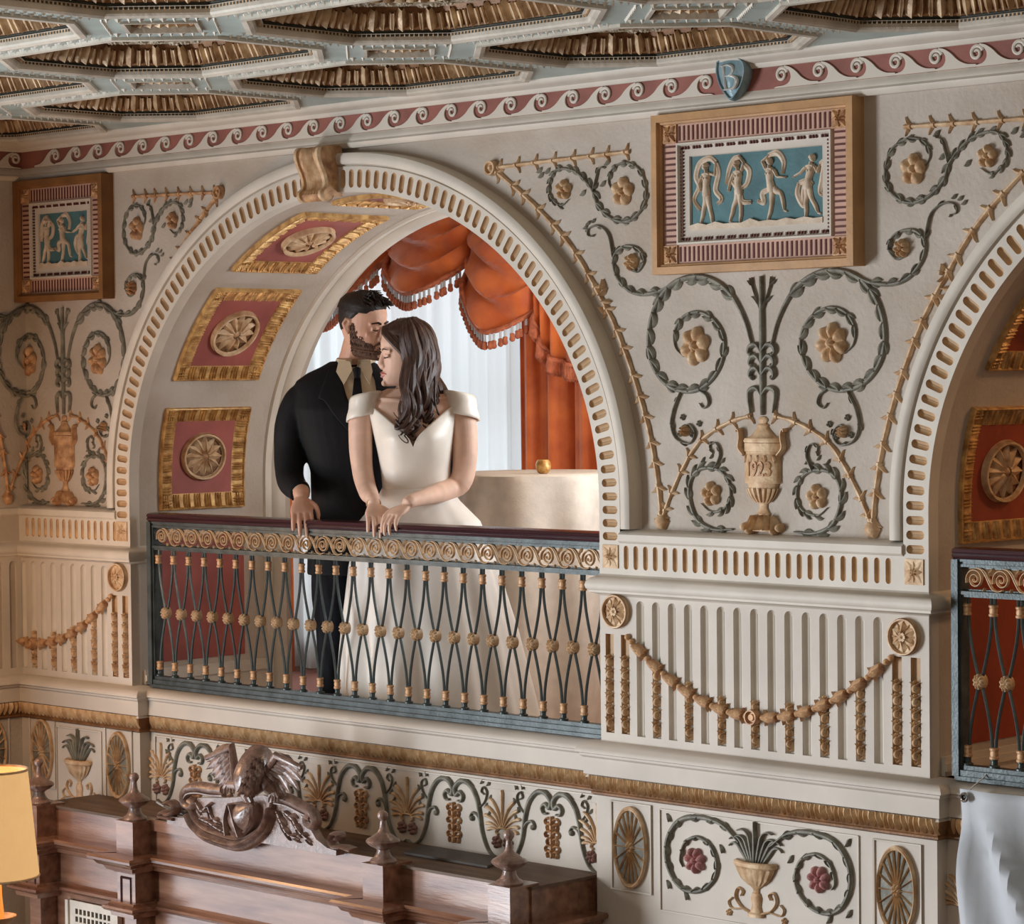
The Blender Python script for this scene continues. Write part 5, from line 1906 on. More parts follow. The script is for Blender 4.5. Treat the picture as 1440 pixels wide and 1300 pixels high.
# painted vent grille between the two left pilasters
gr_ = thing('vent_grille', 'cream vent grille with dark square holes in the left bay of the mantel', 'grille', (-2.05, -0.29, 2.2))
gx0, gx1 = -2.22, -1.90
sqs = []
for i in range(9):
    for j in range(9):
        a, b = gx0 + 0.045 + i * 0.0265, 2.425 - j * 0.031
        sqs.append([(a, b - 0.022), (a + 0.017, b - 0.022), (a + 0.017, b), (a, b)])
g = G()
plate(g, [(gx0, 2.10), (gx1, 2.10), (gx1, 2.455), (gx0, 2.455)], sqs, 0.294, 0.302, back=False)
g.box(gx0 - 0.012, gx0 + 0.006, 2.10, 2.455, 0.287, 0.310)
g.box(gx1 - 0.006, gx1 + 0.012, 2.10, 2.455, 0.287, 0.310)
obj('grille_plate', g, M['grille'], gr_, I, smooth=False)
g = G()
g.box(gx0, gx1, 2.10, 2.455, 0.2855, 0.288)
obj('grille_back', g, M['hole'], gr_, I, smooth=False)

# eagle crest on a broken scrolled pediment
cr = thing('eagle_crest', 'carved walnut eagle with spread wings over a shield and scrolled pediment', 'carving', (-1.10, -0.30, 2.83))
YC = -0.325
def q3(px, py, y=YC):
    return PW(px, py, y)
def cmap(y=YC):
    return wallmap(0, 0, y)
top_l = [q3(a, b) for a, b in ((268, 1124), (266, 1112), (272, 1104), (285, 1103), (300, 1105), (322, 1108))]
lp = [q3(a, b) for a, b in ((240, 1148), (262, 1150), (276, 1140), (280, 1128), (283, 1122), (322, 1122), (375, 1118), (402, 1128), (425, 1142), (438, 1156), (442, 1166), (450, 1180), (465, 1192), (478, 1196), (478, 1203), (360, 1183), (240, 1158))]
g = G()
plate(g, lp, [], -0.02, 0.018)
obj('pediment_board', g, M['carve'], cr, cmap(), smooth=False)
for pts in ([(275, 1125), (281, 1130), (276, 1134), (268, 1130), (266, 1118), (272, 1108), (286, 1106), (304, 1109), (322, 1110)], [(446, 1150), (440, 1148), (440, 1156), (447, 1161), (452, 1154), (446, 1142), (430, 1133), (412, 1124), (395, 1120)]):
    g = G()
    ribbon(g, spl([q3(*p) for p in pts], 6), lambda u: 0.030 + 0.012 * u, 0.034, 6, 0.012)
    obj('cornice_scroll', g, M['carve'], cr, cmap())
    g = G()
    ribbon(g, spl([(q3(*p)[0], q3(*p)[1] - 0.022) for p in pts[4:]], 6), 0.014, 0.026, 5, 0.012)
    obj('cornice_bead', g, M['carve'], cr, cmap())
for pts in ([(237, 1130), (243, 1128), (250, 1134), (249, 1142), (241, 1146), (234, 1142), (231, 1148), (250, 1152)], [(478, 1180), (482, 1175), (474, 1172), (470, 1180), (474, 1190), (488, 1192), (500, 1196)]):
    g = G()
    ribbon(g, spl([q3(*p) for p in pts], 6), lambda u: 0.018, 0.045, 6, -0.01)
    obj('end_volute', g, M['carve'], cr, cmap())
random.seed(5)
for pts in ([(285, 1128), (292, 1140), (300, 1134), (306, 1150), (318, 1158)], [(290, 1150), (302, 1156), (316, 1166), (330, 1172)], [(408, 1140), (420, 1152), (428, 1168), (445, 1184)], [(398, 1140), (404, 1156), (412, 1172), (428, 1180)]):
    g = G()
    P = [q3(*p) for p in pts]
    acanthus(g, P, 0.026, 0.020, 7, 1.0, 0)
    for v in range(len(g.v)):
        g.v[v] = (g.v[v][0], g.v[v][1], g.v[v][2] + 0.017)
    obj('leaf_carving', g, M['carve'], cr, cmap())
# shield, its strap and the swagged ribbon
sh_ = [q3(a, b) for a, b in ((336, 1128), (350, 1126), (368, 1128), (372, 1140), (368, 1160), (352, 1176), (338, 1168), (330, 1150))]
sc_ = (sum(p[0] for p in sh_) / 8, sum(p[1] for p in sh_) / 8)
P = spl(sh_ + sh_[:1], 5)[:-1]
g = G()
rows = []
for kk, p in ((1.0, 0.01), (1.0, 0.055), (0.9, 0.065), (0.8, 0.055), (0.5, 0.070), (0.05, 0.078)):
    rows.append([(sc_[0] + (a.x - sc_[0]) * kk, sc_[1] + (a.y - sc_[1]) * kk, p) for a in P])
g.grid(rows, closed=True, caps=True)
obj('shield', g, M['carve'], cr, cmap())
for pts in ([(342, 1130), (338, 1150), (340, 1172)], [(345, 1130), (352, 1155), (358, 1174)]):
    g = G()
    ribbon(g, spl([q3(*p) for p in pts], 6), 0.010, 0.026, 5, 0.058)
    obj('shield_band', g, M['carve'], cr, cmap())
for dy, w in ((0, 0.030), (7, 0.022), (-7, 0.020)):
    g = G()
    ribbon(g, spl([q3(a, b + dy) for a, b in ((276, 1144), (284, 1160), (298, 1172), (318, 1180), (342, 1186), (362, 1180), (380, 1166), (388, 1150), (392, 1136))], 6), lambda u: w, 0.055 - 0.003 * abs(dy), 6, 0.01)
    obj('ribbon_swag', g, M['carve'], cr, cmap())
# the bird: body leaning out and down, head, legs, wings of long feathers
yb = YC - 0.03
def b3(px, py, out):
    x, z = PW(px, py, YC - out)
    return (x, YC - out, z)
g = G()
pts = [b3(366, 1062, 0.00), b3(362, 1072, 0.03), b3(357, 1086, 0.06), b3(352, 1098, 0.085), b3(348, 1108, 0.10), b3(346, 1116, 0.105)]
tube(g, [Vector(a) for a in spl(pts, 4)] if False else pts, lambda u: 0.028 + 0.040 * sin(pi * min(1, .18 + u * .72)), 14)
obj('body', g, M['carve'], cr, I)
g = G()
hd = b3(347, 1116, 0.115)
tube(g, [b3(348, 1108, 0.10), b3(347, 1113, 0.118), b3(349, 1120, 0.125), b3(352, 1125, 0.12)], lambda u: 0.034 - 0.012 * u, 12)
tube(g, [b3(351, 1122, 0.130), b3(354, 1128, 0.135), b3(356, 1134, 0.125)], lambda u: 0.014 - 0.011 * u, 8)
obj('head', g, M['carve'], cr, I)
random.seed(2)
g = G()
for k in range(70):
    u, v = random.random(), random.uniform(-1, 1)
    px, py = 362 - 16 * u + 13 * v * (0.6 + .4 * sin(pi * u)), 1064 + 46 * u
    x, y, z = b3(px, py, 0.030 + 0.080 * u + 0.064 * sqrt(1 - v * v))
    n0 = len(g.v)
    blade(g, x, z, -pi / 2 - 0.25 + v * 0.5, 0.034, 0.016, 0.010, 0, 0, 4, 0.006)
    for i in range(n0, len(g.v)):
        a = g.v[i]
        g.v[i] = (a[0], a[1], a[2] - y)
o = obj('breast_feathers', g, M['carve'], cr, I)
def wing(root, tips, shoulder, out, nm):
    w = thing(nm, '', '') if False else None
    g0 = G()
    tube(g0, [b3(*root, out), b3(*shoulder, out + 0.03), b3(*tips[0], out)], lambda u: 0.020 - 0.010 * u, 10)
    base = obj('wing', g0, M['carve'], cr, I)
    n = len(tips)
    for i, t in enumerate(tips):
        f = i / (n - 1)
        a = (shoulder[0] + (root[0] - shoulder[0]) * f, shoulder[1] + (root[1] - shoulder[1]) * f)
        A, B = PW(*a, YC - out), PW(*t, YC - out)
        ang = atan2(B[1] - A[1], B[0] - A[0])
        L = hypot(B[0] - A[0], B[1] - A[1])
        g = G()
        blade(g, A[0], A[1], ang, L, 0.046, 0.014, 0.25 if nm == 'l' else -0.25, 0.004 * (i % 2), 7)
        blade(g, A[0], A[1], ang + .12, L * 0.55, 0.036, 0.015, 0.2, 0.010, 5)
        obj('feather', g, M['carve'], base, wallmap(0, 0, YC - out))
    return base
wing((332, 1100), [(290, 1066), (290, 1076), (295, 1085), (300, 1093), (306, 1101), (313, 1107), (322, 1111)], (326, 1050), 0.03, 'l')
wing((372, 1092), [(424, 1080), (430, 1094), (424, 1106), (414, 1112), (405, 1116), (396, 1118), (387, 1116), (378, 1113)], (388, 1063), 0.045, 'r')
for (a, b) in (((352, 1100), (322, 1104)), ((372, 1100), (385, 1116))):
    g = G()
    tube(g, [b3(a[0], a[1], 0.06), b3((a[0] + b[0]) / 2, (a[1] + b[1]) / 2 + 2, 0.075), b3(b[0], b[1], 0.06)], lambda u: 0.026 - 0.010 * u, 10)
    for d in (-6, -2, 2, 6):
        tube(g, [b3(b[0] + d * .5, b[1], 0.07), b3(b[0] + d, b[1] + 5, 0.075), b3(b[0] + d * 1.2, b[1] + 12, 0.06)], lambda u: 0.009 - 0.006 * u, 6)
    obj('talon', g, M['carve'], cr, I)

# cable coil, dark board on the mantel top
cc = thing('cable_coil', 'coil of black and white cable lying on the mantel behind the second finial', 'cable', (-1.66, -0.14, 2.822))
for k, (mname, rr, hh) in enumerate((('black', 0.11, 0.006), ('black', 0.125, 0.016), ('black', 0.10, 0.024), ('black', 0.118, 0.032))):
    g = G()
    tube(g, [(-1.50 + rr * 1.5 * cos(a), -0.12 + rr * 0.9 * sin(a), 2.823 + hh + 0.004 * sin(3 * a + k)) for a in [2 * pi * i / 30 for i in range(31)]], 0.0055, 6)
    obj('cable_turn', g, M[mname], cc, I)
g = G()
tube(g, [Vector(p) for p in ((-1.55, -0.10, 2.832), (-1.62, -0.14, 2.835), (-1.66, -0.20, 2.86), (-1.68, -0.262, 2.888), (-1.660, -0.285, 2.900), (-1.642, -0.27, 2.885), (-1.64, -0.20, 2.85), (-1.60, -0.16, 2.832))], 0.004, 6)
obj('white_cable', g, M['white_wire'], cc, I)
g = G()
g.add([(-0.30, 0, 0), (0.14, 0, 0), (0.14, 0.16, 0), (-0.30, 0.16, 0)], [(0, 1, 2, 3)])
fb = G()
fb.box(-0.48, -0.06, -0.002, 0.006, 0.02, 0.17)
o = obj('flat_board', fb, M['black'], None, lambda x, z, p: (x + p * .4, -p + 0.02, 2.826 + z), smooth=False)
M['boardgrey'] = mat('dark_grey_card', '#55504c', 0.6, bump=0.05)
o.data.materials[0] = M['boardgrey']
tag(o, 'flat dark grey board lying on the mantel behind the third finial', 'board')

# ---------------------------------------------------------------- lamp at the lower left, near the camera
def campoint(px, py, d):
    v = A_ * d + R_ * ((px - 720.0) / 3850.0 * d) - U_ * ((py - 650.0) / 3850.0 * d)
    return Vector((6.7031788, -6.73181951, 4.5)) + v
LD = 7.4
lc = campoint(-8, 1155, LD)
S = LD / 3850.0
lamp = thing('candle_lamp', 'warm glowing lamp with a cream shade, out of focus at the lower left', 'lamp', (lc.x, lc.y, 0.0))
zt, zb = lc.z + 72 * S, lc.z - 78 * S
M['shade'] = mat('lit_lampshade', '#f0d0a0', 0.8, var=0.03, scale=20, bump=0.1, emit=('#f4bd7a', 0.55))
g = G()
rt, rb = 48 * S, 61 * S
rows = []
for r, z in ((rb - 0.003, zb + 0.004), (rb, zb), (rb, zb + 0.01), ((rt + rb) / 2, (zt + zb) / 2), (rt, zt - 0.01), (rt, zt), (rt - 0.003, zt - 0.004), ((rt + rb) / 2 - 0.004, (zt + zb) / 2), (rb - 0.005, zb + 0.006)):
    rows.append([(lc.x + r * cos(2 * pi * j / 40), z, -(lc.y + r * sin(2 * pi * j / 40))) for j in range(40)])
g.grid(rows, closed=True)
shade_ = obj('shade', g, M['shade'], lamp, I)
for nm, r, z in (('top_trim', rt, zt), ('bottom_trim', rb, zb)):
    g = G()
    tube(g, [(lc.x + r * cos(2 * pi * j / 40), lc.y + r * sin(2 * pi * j / 40), z) for j in range(41)], 0.0035, 6, False)
    obj(nm, g, M['palegold'], shade_, I)
M['glow'] = mat('candle_sleeve', '#f0a850', 0.5, bump=0.0, emit=('#f2a24a', 0.6))
g = G()
lathe(g, [(0.020, 0), (0.022, 0.02), (0.018, 0.06), (0.016, 0.12), (0.010, 0.16)], lc.x, lc.y, zb - 0.115, 16)
obj('candle_sleeve', g, M['glow'], lamp, I)
g = G()
lathe(g, [(0.012, -0.02), (0.03, -0.012), (0.052, 0.004), (0.056, 0.012), (0.050, 0.012), (0.028, 0.0), (0.018, 0.002)], lc.x, lc.y, zb - 0.12, 20)
obj('drip_dish', g, M['palegold'], lamp, I)
g = G()
zz = zb - 0.14
lathe(g, [(0.16, 0.0), (0.165, 0.015), (0.12, 0.03), (0.04, 0.05), (0.018, 0.09), (0.016, zz * .5), (0.026, zz * .5 + .02), (0.016, zz * .5 + .04), (0.014, zz)], lc.x, lc.y, 0.0, 20)
obj('stand', g, M['palegold'], lamp, I)
g = G()
polar(g, 0, 0, [1, .7, .4, .02], 12, lambda a: 0.02, lambda k, a: 0.02)
lathe(g, [(0.002, 0), (0.016, 0.012), (0.020, 0.03), (0.012, 0.05), (0.002, 0.06)], lc.x, lc.y, (zt + zb) / 2 - 0.05, 12)
g.v = g.v[len(g.v) - 60:]
g.f = []
bg = G()
lathe(bg, [(0.002, 0), (0.016, 0.012), (0.020, 0.03), (0.012, 0.05), (0.002, 0.06)], lc.x, lc.y, (zt + zb) / 2 - 0.05, 12)
M['bulb'] = mat('hot_bulb', '#ffe0b0', 0.4, bump=0, emit=('#ffc070', 18.0))
obj('bulb', bg, M['bulb'], lamp, I)

# ---------------------------------------------------------------- white banner hanging under the right balustrade
bn = thing('hanging_banner', 'wrinkled white cloth banner with a corner grommet hung under the right balustrade', 'banner', (2.5, -0.03, 1.6))
bx0, bz0 = PW(1356, 1109, -0.04)
nx_, nz_ = 46, 60
g = G()
rows = []
for i in range(nz_ + 1):
    row = []
    for j in range(nx_ + 1):
        x = bx0 + 1.3 * j / nx_
        z = bz0 - 1.6 * i / nz_
        d = (x - bx0) * 0.9 - (bz0 - z) * 0.55
        f = 0.045 * sin(d * 19) * (0.5 + 0.5 * sin(x * 5 + 1)) + 0.026 * sin((x - bx0) * 31 + z * 9) + 0.030 * math.exp(-((d - 0.04) / 0.035) ** 2) * (i > 1)
        f += 0.010 * sin((x * 13 + z * 17))
        row.append((x + 0.006 * sin(z * 7), z, 0.060 + max(-0.024, f) * min(1, 0.25 + i / 8)))
    rows.append(row)
g.grid(rows)
o = obj('banner_cloth', g, M['sheet'], bn, I)
md = o.modifiers.new('thick', 'SOLIDIFY')
md.thickness = 0.002
g = G()
gx, gz = bx0 + 0.020, bz0 - 0.022
rows = [[(gx + r * cos(2 * pi * j / 20), gz + r * sin(2 * pi * j / 20), 0.066 + p) for j in range(20)] for r, p in ((0.0075, 0.0), (0.0085, 0.006), (0.012, 0.008), (0.0155, 0.004), (0.0155, -0.002))]
g.grid(rows, closed=True)
obj('grommet', g, M['metal'], bn, I)
g = G()
g.grid([[(gx + r * cos(2 * pi * j / 16), gz + r * sin(2 * pi * j / 16), 0.068) for j in range(16)] for r in (0.008, 0.0005)], closed=True)
obj('grommet_hole', g, M['hole'], bn, I)
g = G()
tube(g, [(gx, -0.068, gz), (gx + 0.006, -0.03, gz + 0.03), (gx + 0.008, 0.02, gz + 0.05), (gx + 0.01, 0.03, gz + 0.06)], 0.002, 6)
obj('tie', g, M['white_wire'], bn, I)

# ---------------------------------------------------------------- curtains of the balcony window
M['sheer'] = bpy.data.materials.new('sheer_voile')
M['sheer'].use_nodes = True
nt = M['sheer'].node_tree
b = nt.nodes['Principled BSDF']
b.inputs['Base Color'].default_value = (0.80, 0.82, 0.83, 1)
b.inputs['Roughness'].default_value = 0.9
tr = nt.nodes.new('ShaderNodeBsdfTranslucent')
tr.inputs['Color'].default_value = (0.78, 0.83, 0.86, 1)
mx = nt.nodes.new('ShaderNodeMixShader')
mx.inputs['Fac'].default_value = 0.55
nt.links.new(b.outputs[0], mx.inputs[1])
nt.links.new(tr.outputs[0], mx.inputs[2])
nt.links.new(mx.outputs[0], nt.nodes['Material Output'].inputs['Surface'])

def folded(g, x0, x1, z0, z1, y, amp, freq, nx=120, nz=8, seed=0, flare=0.0):
    rows = []
    for i in range(nz + 1):
        v = i / nz
        row = []
        for j in range(nx + 1):
            u = j / nx
            ph = u * freq * 2 * pi
            f = amp * (sin(ph + seed) + 0.35 * sin(2.3 * ph + seed * 2) + 0.25 * sin(0.47 * ph + 1)) * (0.75 + 0.25 * v)
            xx = x0 + (x1 - x0) * u
            row.append((xx + flare * (u - .5) * v, z1 + (z0 - z1) * v, -(y + f)))
        rows.append(row)
    g.grid(rows)
    return g
g = G()
folded(g, -3.75, -1.80, 3.115, 5.6, 1.99, 0.018, 15, 260, 6)
o = obj('sheer_curtain', g, M['sheer'], None, I)
tag(o, 'white sheer curtain glowing with daylight behind the couple', 'curtain')
def drapery(label, x0, x1, y, fr, seed):
    g = G()
    folded(g, x0, x1, 3.105, 5.58, y, 0.035, fr, 140, 8, seed)
    o = obj('velvet_drape', g, M['velvet'], None, I)
    md = o.modifiers.new('thick', 'SOLIDIFY')
    md.thickness = 0.006
    return tag(o, label, 'drape', 'long orange drapes of the balcony window')
drapery('long orange velvet drape right of the window, behind the white table', -1.86, -1.10, 1.90, 5, 0.4)
drapery('long orange velvet drape left of the window, seen only through the balusters', -3.95, -3.42, 1.90, 5, 1.2)

YS = 1.80
def swag(label, xa, xb, ztop, ea, eb, sag, yo, nfold=5):
    """Festoon hung between two points: ea, eb are how low its two edges reach, sag the belly."""
    t = thing('velvet_swag', label, 'swag', ((xa + xb) / 2, YS, ztop - max(ea, eb)), 'orange swags over the balcony window')
    def surf(u, v):
        x = xa + (xb - xa) * u
        w = sin(pi * u) ** 0.75
        edge = ea + (eb - ea) * u
        low = edge + sag * w
        tight = 0.10 + 0.06 * sin(9 * u)
        z = ztop - low * (v ** 0.85)
        rip = 0.020 * sin(v * nfold * 2 * pi + 2.2 * w + 1.5 * sin(u * 5)) * (0.4 + w)
        rip += 0.012 * sin(u * 26 + 5 * v) * (1 - w)
        y = -0.02 - (0.03 + 0.11 * v) * w - rip + yo
        zz = z + 0.030 * sin(v * nfold * 2 * pi) * (1 - w * .4) * v
        return x, YS + y, zz
    g = G()
    g.grid([[(lambda q: (q[0], q[2], -q[1]))(surf(i / 44, j / 40)) for i in range(45)] for j in range(41)])
    o = obj('swag_fabric', g, M['velvet'], t, I)
    md = o.modifiers.new('thick', 'SOLIDIFY')
    md.thickness = 0.004
    edge = [Vector(surf(i / 60, 1.0)) for i in range(61)]
    g = G()
    tube(g, [(q.x, q.y - 0.008, q.z) for q in edge], 0.012, 8)
    braid_ = obj('trim_braid', g, M['fringe'], o, I)
    g = G()
    gw = G()
    L = 0
    nxt = 0
    for a, b2 in zip(edge, edge[1:]):
        L += (b2 - a).length
        while nxt < L:
            p = a
            tube(gw, [(p.x, p.y - 0.010, p.z - 0.008), (p.x, p.y - 0.010, p.z - 0.044)], 0.0062, 6)
            lathe(g, [(0.003, -0.038), (0.011, -0.044), (0.010, -0.054), (0.013, -0.066), (0.010, -0.074), (0.002, -0.078)], p.x, p.y - 0.010, p.z, 8)
            nxt += 0.026
    o = obj('tassel_fringe', g, M['fringe'], braid_.parent, I)
    o['kind'] = 'stuff'
    o = obj('tassel_hangers', gw, M['sheet'], braid_.parent, I)
    o['kind'] = 'stuff'
    return t
p = lambda a, b: PW(a, b, YS - 0.08)
zt = 5.55
s1a, s1b, s1m = p(544, 362), p(649, 374), p(590, 408)
swag('middle orange velvet swag with tasselled fringe, above the couple\'s heads', s1a[0] - .02, s1b[0] + .02, zt, zt - s1a[1] - 0.02, zt - s1b[1] - 0.04, (s1a[1] + s1b[1]) / 2 - s1m[1] + .05, -0.02)
s2a, s2b, s2m = p(652, 380), p(741, 425), p(697, 452)
swag('right orange velvet swag with tasselled fringe, just left of the long drape', s2a[0] - .03, s2b[0] + .02, zt, zt - s2a[1] - 0.02, zt - s2b[1], (s2a[1] + s2b[1]) / 2 - s2m[1] + .05, 0.0)
s0a, s0b, s0m = p(440, 430), p(546, 350), p(478, 440)
swag('left orange velvet swag, mostly hidden by the arch and the groom\'s head', s0a[0] - .02, s0b[0] + .02, zt, zt - s0a[1], zt - s0b[1] - 0.04, 0.16, 0.0)
# tail hanging at the right end
tl = thing('velvet_tail', 'orange velvet cascade with slanting fringe over the right drape', 'swag', (-1.6, 1.74, 4.3))
ta = [p(743, 430), p(752, 470), p(766, 500), p(792, 512), p(830, 520)]
g = G()
rows = []
E_ = spl(ta, 8)
for j in range(9):
    v = j / 8
    rows.append([(q.x, zt + (q.y - zt) * v, -(1.76 + 0.022 * sin(i * 0.9 + v))) for i, q in enumerate(E_)])
g.grid(rows)
o = obj('tail_fabric', g, M['velvet'], tl, I)
md = o.modifiers.new('thick', 'SOLIDIFY')
md.thickness = 0.005
g = G()
tube(g, [(q.x, 1.745 + 0.022 * sin(i * 0.9 + 1), q.y) for i, q in enumerate(E_)], 0.011, 8)
obj('trim_braid', g, M['fringe'], tl, I)
g = G()
for i, q in enumerate(E_):
    lathe(g, [(0.004, -0.002), (0.009, -0.02), (0.010, -0.045), (0.014, -0.058), (0.003, -0.070)], q.x, 1.742 + 0.022 * sin(i * 0.9 + 1), q.y, 8)
    if i + 1 < len(E_):
        r = (q + E_[i + 1]) / 2
        lathe(g, [(0.004, -0.002), (0.009, -0.02), (0.010, -0.045), (0.014, -0.058), (0.003, -0.070)], r.x, 1.742 + 0.022 * sin((i + .5) * 0.9 + 1), r.y, 8)
o = obj('tassel_fringe', g, M['fringe'], tl, I)
o['kind'] = 'stuff'

# ---------------------------------------------------------------- table and candle
TX, TY, TZ, TR = -1.07, 1.23, 4.13, 0.36
tb = thing('cocktail_table', 'tall round table under a floor-length ivory cloth behind the bride', 'table', (TX, TY, FLOOR_B))
g = G()
rows = []
n = 120
for k, (r, z) in enumerate(((0.02, TZ), (TR * .6, TZ), (TR * .97, TZ), (TR, TZ - 0.006), (TR + 0.004, TZ - 0.03), (TR + 0.01, TZ - 0.2), (TR + 0.03, TZ - 0.6), (TR + 0.05, FLOOR_B + 0.02))):
    f = max(0, k - 3) / 4
    rows.append([(TX + (r + 0.030 * f * sin(11 * a + 0.7 * sin(3 * a))) * cos(a), z, -(TY + (r + 0.030 * f * sin(11 * a + 0.7 * sin(3 * a))) * sin(a))) for a in [2 * pi * j / n for j in range(n)]])
g.grid(rows, closed=True)
obj('tablecloth', g, M['cloth'], tb, I)
g = G()
lathe(g, [(TR - 0.015, -0.03), (TR - 0.015, -0.006)], TX, TY, TZ, 40)
obj('table_top', g, M['wood'], tb, I)
g = G()
lathe(g, [(0.25, 0.0), (0.25, 0.02), (0.04, 0.04), (0.03, 0.98)], TX, TY, FLOOR_B, 20)
obj('pedestal', g, M['metal'], tb, I)
cd = campoint(764, 663, 10.92)
cv = thing('votive_candle', 'small round amber votive holder on the white table', 'candle holder', (cd.x, cd.y, TZ))
M['amber'] = mat('amber_mercury_glass', '#d9b06a', 0.2, 0.35, var=0.3, scale=60, bump=0.2, hex2='#a87436', spec=0.6)
M['wax'] = mat('cream_wax', '#efe2c8', 0.5, bump=0)
g = G()
lathe(g, [(0.014, 0.0), (0.022, 0.004), (0.029, 0.016), (0.032, 0.030), (0.029, 0.046), (0.022, 0.056), (0.019, 0.056), (0.025, 0.044), (0.028, 0.030), (0.024, 0.014), (0.012, 0.006)], cd.x, cd.y, TZ + 0.001, 20)
obj('glass_bowl', g, M['amber'], cv, I)
g = G()
lathe(g, [(0.020, 0.0), (0.022, 0.014), (0.003, 0.015)], cd.x, cd.y, TZ + 0.008, 14)
obj('wax', g, M['wax'], cv, I)
g = G()
lathe(g, [(0.0014, 0.0), (0.0014, 0.014)], cd.x, cd.y, TZ + 0.022, 6)
obj('wick', g, M['black'], cv, I)
# ---------------------------------------------------------------- the couple
M['skin'] = mat('fair_skin', '#e6bfa9', 0.5, var=0.05, scale=20, bump=0.03, spec=0.35)
M['skin'].node_tree.nodes['Principled BSDF'].inputs['Subsurface Weight'].default_value = 0.12
M['skin'].node_tree.nodes['Principled BSDF'].inputs['Subsurface Radius'].default_value = (0.02, 0.008, 0.004)
M['skin2'] = mat('ruddy_skin', '#d6a68d', 0.5, var=0.06, scale=20, bump=0.03, spec=0.35)
M['lips'] = mat('lips', '#b56a62', 0.4, bump=0.0)
M['suit'] = mat('black_wool', '#131316', 0.75, var=0.1, scale=60, bump=0.1, spec=0.25)
M['trouser'] = mat('charcoal_navy_wool', '#14171f', 0.8, var=0.1, scale=60, bump=0.1, spec=0.2)
M['shirt'] = mat('champagne_cotton', '#cbb698', 0.7, var=0.04, scale=30, bump=0.08)
M['satin'] = mat('ivory_satin', '#efe7db', 0.38, var=0.03, scale=12, bump=0.06, spec=0.45, bscale=30)
M['tulle'] = mat('white_skirt_satin', '#f0e9e0', 0.5, var=0.03, scale=10, bump=0.06, spec=0.35, bscale=20)
M['brunette'] = mat('brown_hair', '#4f3428', 0.45, var=0.3, scale=30, bump=0.4, bscale=90, spec=0.5, hex2='#2b1a15', stretch=(3, 3, 0.6), dist=0.004)
M['darkhair'] = mat('dark_brown_hair', '#2c211c', 0.5, var=0.3, scale=60, bump=0.5, bscale=150, spec=0.4, hex2='#19120f', dist=0.003)
M['beard'] = mat('brown_beard', '#6e4f3e', 0.7, var=0.3, scale=120, bump=0.6, bscale=220, hex2='#46322a', dist=0.003)
M['eye'] = mat('dark_lashes', '#2a1c17', 0.5, bump=0.0)
CA, SA = cos(ANG), sin(ANG)

class Local:
    """A figure's own frame: x to the camera's right, y away from it, z up from the balcony floor."""
    def __init__(self, x, y, z):
        self.o = Vector((x, y, z))
    def of(self, p):
        d = Vector(p) - self.o
        return Vector((d.x * CA + d.y * SA, -d.x * SA + d.y * CA, d.z))
    def vec(self, v):
        return Vector((v[0] * CA + v[1] * SA, -v[0] * SA + v[1] * CA, v[2]))
    def wv(self, v):
        return Vector((v[0] * CA - v[1] * SA, v[0] * SA + v[1] * CA, v[2]))
    def world(self, p):
        return Vector((self.o.x + p[0] * CA - p[1] * SA, self.o.y + p[0] * SA + p[1] * CA, self.o.z + p[2]))

J = lambda x, z, p: (x, -p, z)
def pin(name, me, parent):
    o = bpy.data.objects.new(name, me)
    C.objects.link(o)
    o.parent = parent
    return o
def piece(name, g, m, parent, smooth=True):
    return pin(name, mesh_of(name, g, m, J, smooth), parent)

def fuse(name, g, m, parent, voxel, smooth=3, factor=0.5):
    """Closed overlapping forms grown together into one continuous surface."""
    me = mesh_of(name, g, m, J)
    o = bpy.data.objects.new(name, me)
    C.objects.link(o)
    r = o.modifiers.new('grow', 'REMESH')
    r.mode = 'VOXEL'
    r.voxel_size = voxel
    s = o.modifiers.new('soften', 'SMOOTH')
    s.iterations = smooth
    s.factor = factor
    bpy.context.view_layer.update()
    new = bpy.data.meshes.new_from_object(o.evaluated_get(bpy.context.evaluated_depsgraph_get()))
    bpy.data.objects.remove(o)
    new.name = name
    for p in new.polygons:
        p.use_smooth = True
    new.materials.clear()
    new.materials.append(m)
    return pin(name, new, parent)

def limb(g, pts, radii, n=14, sub=5):
    """Tapering limb through joints, radii per joint."""
    P = spl([Vector(p) for p in pts], sub)
    k = len(radii) - 1
    def r(u):
        t = u * k
        i = min(k - 1, int(t))
        f = t - i
        f = f * f * (3 - 2 * f)
        return radii[i] * (1 - f) + radii[i + 1] * f
    tube(g, P, r, n)
    return g

def slices(g, S, n=28, pw=2.3):
    """Trunk from level slices (z, cx, rx, cy, front, back)."""
    rows = []
    Q = spl([Vector(s) if False else s for s in []] or [], 1) if False else S
    for z, cx, rx, cy, fr_, bk in Q:
        row = []
        for j in range(n):
            a = 2 * pi * j / n
            c, s = cos(a), sin(a)
            c2 = abs(c) ** (2 / pw) * (1 if c >= 0 else -1)
            s2 = abs(s) ** (2 / pw) * (1 if s >= 0 else -1)
            row.append((cx + rx * c2, z, -(cy + (bk if s > 0 else fr_) * s2)))
        rows.append(row)
    g.grid(rows, closed=True, caps=True)
    return g

def lerp_slices(S, k=4):
    out = []
    for a, b in zip(S, S[1:]):
        for i in range(k):
            t = i / k
            t = t * t * (3 - 2 * t) * 0.5 + t * 0.5
            out.append(tuple(x + (y - x) * t for x, y in zip(a, b)))
    out.append(S[-1])
    return out

def turn(g, start, centre, yaw, pitch=0.0, roll=0.0):
    """Turn the vertices added since start (built facing -y at the origin) and move them to centre."""
    R = Matrix.Rotation(yaw, 3, 'Z') @ Matrix.Rotation(roll, 3, 'Y') @ Matrix.Rotation(pitch, 3, 'X')
    for i in range(start, len(g.v)):
        x, z, p = g.v[i]
        q = R @ Vector((x, -p, z)) + Vector(centre)
        g.v[i] = (q.x, q.z, -q.y)

